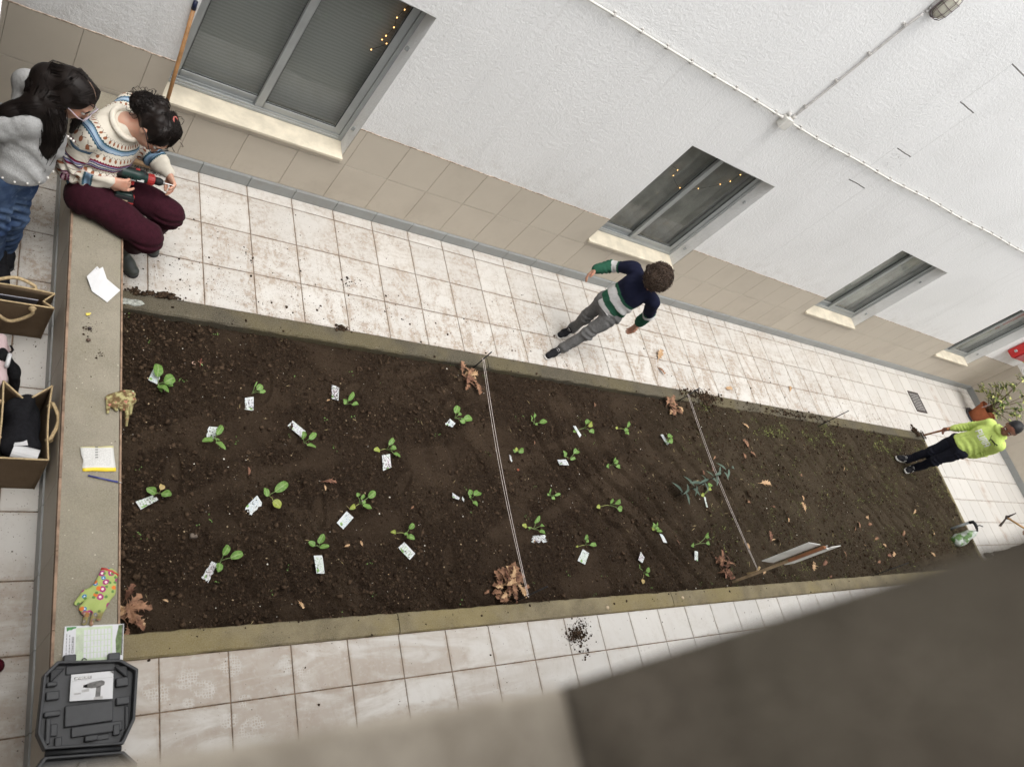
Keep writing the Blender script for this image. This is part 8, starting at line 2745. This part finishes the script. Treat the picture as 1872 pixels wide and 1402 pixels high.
for (x, y, z, L) in OAK:
    kk += 1
    onp = KF1 < y or y < KN0
    zz = (.004 if onp else (soil_z(x, y) + .006 if KN1 < y < KF0 else .02))
    o = part('oak_leaf', oak((x - L * .4, y, zz), L * 1.05, random.uniform(-3.1, 3.1) if not onp else -1.0 + kk % 3, random.uniform(-.05, .15), MB(), .16, kk), DRY[random.choice((0, 0, 1, 1, 2))], None, smooth=False)
    ci = random.choice((0, 0, 1, 1, 2))
    o.data.materials[0] = DRY[ci]
    cname = ('brown', 'pale tan', 'dark red brown')[ci]
    size = 'tiny' if L < .06 else 'small' if L < .09 else 'large'
    if onp:
        where = ('on the paving right of the boy in stripes' if y < -.75 else 'on the paving between the boy and the wall') + (', farther one' if x > 4.35 else ', nearer one')
        if y < KN0:
            where = 'on the paving by the near kerb'
    else:
        if x < 2.05:
            where = ('near the low wall, ' if x < .35 else 'midway along the first plot, ' if x < 1.2 else 'just before the first string, ') + ('far kerb half' if y > -2.1 else 'near kerb half' if y > -2.6 else 'beside the near kerb')
        elif x < 4.6:
            where = 'on the soil between the strings, ' + ('far kerb half' if y > -2.1 else 'near kerb half')
        elif y < -2.75:
            where = 'on the soil along the near kerb past the sign' if x > 5.2 else 'on the soil by the foot of the sign'
        elif x < 5.6:
            where = 'past the second string, ' + ('far kerb half' if y > -2.0 else 'near kerb half')
        elif x < 7.6:
            where = 'in the weedy third plot, ' + ('far kerb half' if y > -2.1 else 'near kerb half')
        else:
            where = ('on the weedy soil toward the tap' if y < -2.1 else 'on the weedy soil before the boy in lime') + (', nearer the sign' if x < 8.6 else '')
    if 4.6 <= x < 7.6 and y >= -2.75:
        where += ', ' + ('leftmost' if x < 5.05 else 'left' if x < 5.6 else 'right of the sapling' if x < 6.4 else 'right')
    tag(o, size + ' ' + cname + ' leaf ' + where, 'dry leaf', 'oak leaves dropped on the paving' if onp else 'loose oak leaves on the soil')
PLAB = ['clump of dry brown leaves at the first stake by the far kerb', 'small clump of dry leaves at the second stake by the far kerb', 'largest heap of dry oak leaves at the near end of the first string',
        'dark heap of curled leaves by the wooden sign', 'heap of dry leaves in the bed corner against the low wall']
for i, (x, y, z, sx, sy, n) in enumerate(PILES):
    if i == 4:
        x, sx, sy, n = x - .03, sx * .6, sy * .75, 8
    t = thing('leaf_pile', PLAB[i], 'leaf pile', (x, y, soil_z(x, y)), 'heaps of dry leaves in the bed')
    for k in range(int(n * 2.0)):
        px, py = x + random.gauss(0, sx * .42), y + random.gauss(0, sy * .42)
        py = max(min(py, KF0 - .01), KN1 + .01)
        px = max(px, BX1 + .02)
        h = math.exp(-((px - x) / sx) ** 2 - ((py - y) / sy) ** 2) * .055 * random.random()
        L = random.uniform(.055, .115) * (1.0 if i != 3 else .8)
        part('leaf', oak((px, py, soil_z(px, py) + .006 + h), L, random.uniform(-3.14, 3.14), random.uniform(-.2, .35), MB(), random.uniform(.08, .5), 900 + i * 50 + k), DRY[random.choice((0, 0, 1, 2) if i != 3 else (2, 2, 0))], t, smooth=False)

# ------------------------------------------------------------ stakes, strings, sign, sapling
M['stake'] = simple('black_stake', (.014, .014, .014, 1), .5, .4, .2, 30)
def stake(x, y, h, lean, lab):
    z = soil_z(x, y) if KN1 < y < KF0 else -.03
    o = part('garden_stake', MB().tube([(x, y, z - .12), (x + lean[0], y + lean[1], h)], .0052, 7), M['stake'], None, smooth=True)
    return tag(o, lab, 'stake', 'black stakes along the bed')
stake(2.039, -1.225, .235, (.0, .005), 'black stake at the far kerb holding the first string')
stake(4.535, -1.222, .27, (.0, .0), 'black stake at the far kerb holding the second string')
stake(7.099, -1.262, .42, (.0, .0), 'tall black stake by the far kerb beyond both strings')
stake(1.97, -3.030, .31, (.01, .0), 'black stake in the big leaf heap holding the first string')
stake(7.016, -3.040, .36, (.02, .01), 'black stake by the near kerb toward the far end')
o = part('wooden_peg', MB().tube([(4.70, -2.935, -.06), (4.735, -2.955, .05), (4.715, -2.925, .11)], [.010, .013, .011], 8), simple('pale_peg_wood', (.50, .36, .19, 1), .7, .3, .15, 20), None, smooth=True)
tag(o, 'pale wooden peg tied to the near end of the second string', 'peg')
M['twine'] = simple('white_twine', (.56, .50, .47, 1), .9, .1, .15, 60)
for (a, b_, lab) in (((2.040, -1.222, .125), (1.975, -3.028, .110), 'doubled white string across the bed nearest the low wall'), ((4.535, -1.222, .125), (4.715, -2.938, .085), 'doubled white string across the bed nearer the wooden sign')):
    t = thing('string', lab, 'string', a, 'strings stretched over the bed')
    for sg in (-1, 1):
        A_, B_ = np.array(a) + np.array((.005 * sg, 0, .003 * sg)), np.array(b_) + np.array((.003 * sg, 0, .002 * sg))
        pts = [A_ + (B_ - A_) * u - np.array((-.004 * sg * math.sin(math.pi * u), 0, .035 * math.sin(math.pi * u))) for u in np.linspace(0, 1, 16)]
        part('strand', MB().tube(pts, .0018, 5), M['twine'], t, smooth=True)
    kn = MB()
    for q in (a, b_):
        kn.tube([np.array(q) + .008 * np.array((math.cos(w), math.sin(w), .3 * math.sin(2 * w))) for w in np.linspace(0, 6.283, 11)], .0026, 5, caps=False)
        kn.tube([np.array(q), np.array(q) + np.array((.02, -.012, -.02)), np.array(q) + np.array((.03, .01, -.03))], .0016, 4)
    part('knot', kn, M['twine'], t, smooth=True)
sg_ = thing('garden_sign', 'wooden stake sign with two white boards by the near kerb', 'sign', (4.46, -3.005, -.02))
M['signwood'] = simple('weathered_batten', (.30, .22, .135, 1), .8, .2, .25, 9)
M['signwood2'] = simple('brown_batten', (.24, .105, .05, 1), .75, .2, .15, 9)
M['board'] = simple('grey_white_board', (.60, .59, .565, 1), .7, .25, .10, 6)
part('post', MB().box(4.443, 4.477, -3.014, -2.994, -.10, .56), M['signwood'], sg_, bev=.002)
part('post', MB().box(4.438, 4.482, -3.015, -2.993, .5605, .905), M['signwood2'], sg_, bev=.002)
part('board', MB().obox((4.376, -2.965, .645), ((1, -.12, 0), (.12, 1, 0), (0, 0, 1)), (.080, .003, .230)), M['board'], sg_, bev=.0012)
part('board', MB().obox((4.560, -3.012, .715), ((1, .06, 0), (-.06, 1, 0), (0, 0, 1)), (.078, .003, .225)), M['board'], sg_, bev=.0012)
part('screw_hook', MB().tube([(4.46 + .010 * math.cos(a), -3.00, .915 + .010 * math.sin(a)) for a in np.linspace(-1, 4, 10)], .002, 5), M['steel'], sg_)
part('cap', MB().ell((4.475, -3.018, .905), (.012, .012, .010), 8, 6), M['board'], sg_, smooth=True)
sap = thing('sapling', 'slender sapling with long grey green leaves under the second string', 'sapling', (4.063, -2.214, -.03))
sb, st_ = np.array((4.063, -2.214, -.05)), np.array((4.070, -2.205, .60))
part('stem', MB().tube(spline([sb, (sb + st_) / 2 + np.array((.008, -.006, 0)), st_], 12), np.linspace(.0055, .0028, 12), 6), simple('dark_sapling_stem', (.028, .022, .016, 1), .7, .2), sap, smooth=True)
GG = m_leaf('grey_green_leaf', (.070, .115, .085, 1), (.105, .155, .120, 1), (.16, .20, .15, 1))
for k in range(22):
    u = .10 + .88 * k / 21
    p = sb + (st_ - sb) * u
    a = k * 2.4 + random.uniform(-.4, .4)
    d = np.array((math.cos(a), math.sin(a), random.uniform(-.25, .45)))
    mb = MB()
    L = random.uniform(.085, .135) * (1 - .25 * u)
    leaf_quad(mb, p, d, (0, 0, 1), L, L * .26, .35, 6, lambda q: math.sin(math.pi * min(1, .03 + q * .96)) ** .9 * (1 - .3 * q) * 1.2)
    o = part('leaf', mb, GG, sap, smooth=True)
    vattr(o, 'rib', [0.0 if j % 3 == 1 else .6 for j in range(len(mb.v))], 'FLOAT')
# reddish sprout and a shell ring
t = thing('red_sprout', 'tiny red stemmed sprout near the far kerb and the low wall', 'sprout', (-.044, -1.51, soil_z(-.044, -1.51)))
z = soil_z(-.044, -1.51)
part('stem', MB().tube([(-.04, -1.535, z), (-.042, -1.51, z + .02), (-.04, -1.485, z + .03)], .0018, 5), simple('red_stem', (.25, .07, .05, 1)), t, smooth=True)
for d in ((.5, -.7, .3), (-.6, .5, .3), (.8, .3, .4)):
    mb = MB()
    leaf_quad(mb, (-.041, -1.51, z + .015), d, (0, 0, 1), .022, .006, .2)
    part('leaf', mb, LEAF[0] if d[0] == .5 else DRY[2], t)
o = part('shell_ring', MB().tube([(-.075 + .009 * math.cos(a), -1.508 + .009 * math.sin(a), z + .004) for a in np.linspace(0, 6.283, 13)], .0032, 6, caps=False), simple('pinkish_shell', (.55, .36, .28, 1), .6, .3), None, smooth=True)
tag(o, 'pale pink ring shaped shell beside the tiny red sprout', 'shell')
o = part('brick_fragment', MB().box(-.128, -.090, -2.578, -2.552, soil_z(-.11, -2.565) - .004, soil_z(-.11, -2.565) + .016), simple('grey_brick', (.13, .105, .085, 1), .9, .1, .2, 40), None, bev=.004)
tag(o, 'small grey brick fragment in the soil between two cards', 'brick fragment')
o = part('red_chip', MB().ell((2.28, -2.055, soil_z(2.28, -2.055) + .006), (.011, .010, .007), 7, 5), simple('brick_red_chip', (.28, .085, .05, 1), .8, .2), None)
tag(o, 'orange red brick chip under the tall seedling past the first string', 'chip')
# pale paint patch and round pebbles on the kerbs
o = part('paint_patch', MB().prism([(-.475, -1.205), (-.44, -1.198), (-.41, -1.206), (-.375, -1.196), (-.352, -1.178), (-.368, -1.160), (-.40, -1.157), (-.425, -1.163), (-.46, -1.160), (-.485, -1.178)], (0, .01, .0085), (1, 0, 0), (0, 1, 0), .004), simple('chalky_patch', (.30, .31, .28, 1), .9, .1, .3, 60, .3, vec='pos'), None)
tag(o, 'chalky pale patch on the far kerb beside the low wall', 'patch')
for k, (x, y, lab) in enumerate(((2.782, -3.135, 'round cream shell set on the near kerb right of the first string'), (3.657, -3.112, 'round cream shell set on the near kerb before the wooden sign'))):
    o = part('cream_shell', MB().ell((x, y, .017), (.016, .013, .006), 12, 6), simple('cream_shell', (.42, .33, .22, 1), .6, .3), None, smooth=True)
    tag(o, lab, 'shell')

# ------------------------------------------------------------ weeds: ground cover nobody could count
def weeds(name, n, xr, yr, mt, smin, smax, dens=None, blades=False):
    V_, F_ = [], []
    for _ in range(n):
        x, y = random.uniform(*xr), random.uniform(*yr)
        if dens and random.random() > dens(x, y):
            continue
        z = soil_z(x, y)
        c = np.array((x, y, z + .003))
        for k in range(random.choice((2, 3, 4)) if not blades else 1):
            a = random.random() * 6.283
            s = random.uniform(smin, smax)
            q = c + np.array((random.gauss(0, .012), random.gauss(0, .012), random.uniform(0, .008)))
            d = np.array((math.cos(a), math.sin(a), random.uniform(-.1, .7 if not blades else .3))) * s
            w = np.array((-math.sin(a), math.cos(a), random.uniform(-.3, .3))) * s * (.32 if not blades else .03)
            o = len(V_)
            V_ += [q, q + d * .5 + w, q + d + np.array((0, 0, -.1 * s)), q + d * .5 - w]
            F_.append((o, o + 1, o + 2, o + 3))
    return tag(part(name, None, mt, V=np.array(V_), F=np.array(F_)), kind='stuff')
M['weed'] = simple('weed_leaf', (.145, .165, .045, 1), .7, .2, .4, 7, vec='pos')
M['sproutgreen'] = simple('fresh_sprout', (.12, .22, .05, 1), .6, .3, .25, 9, vec='pos')
M['straw'] = simple('dry_straw', (.42, .33, .17, 1), .8, .2, .3, 5, vec='pos')
clump = lambda x, y: (float(sstep(fbm(np.array(x * 2.1), np.array(y * 2.6), 3, 77), -.12, .35))) * (1.0 if y > -1.5 or x > 7.5 else .55)
weeds('weeds', 3600, (4.3, EX), (KN1, KF0), M['weed'], .006, .016, clump)
weeds('weeds', 1300, (4.6, EX), (-1.50, KF0), M['weed'], .007, .020, clump)
weeds('weeds', 70, (BX1 + .05, 4.4), (KN1, KF0), M['sproutgreen'], .006, .013)
weeds('straw', 190, (3.6, EX), (KN1, KF0), M['straw'], .02, .07, None, True)
weeds('straw', 60, (BX1 + .05, 4.0), (KN1, KF0), M['straw'], .015, .05, None, True)
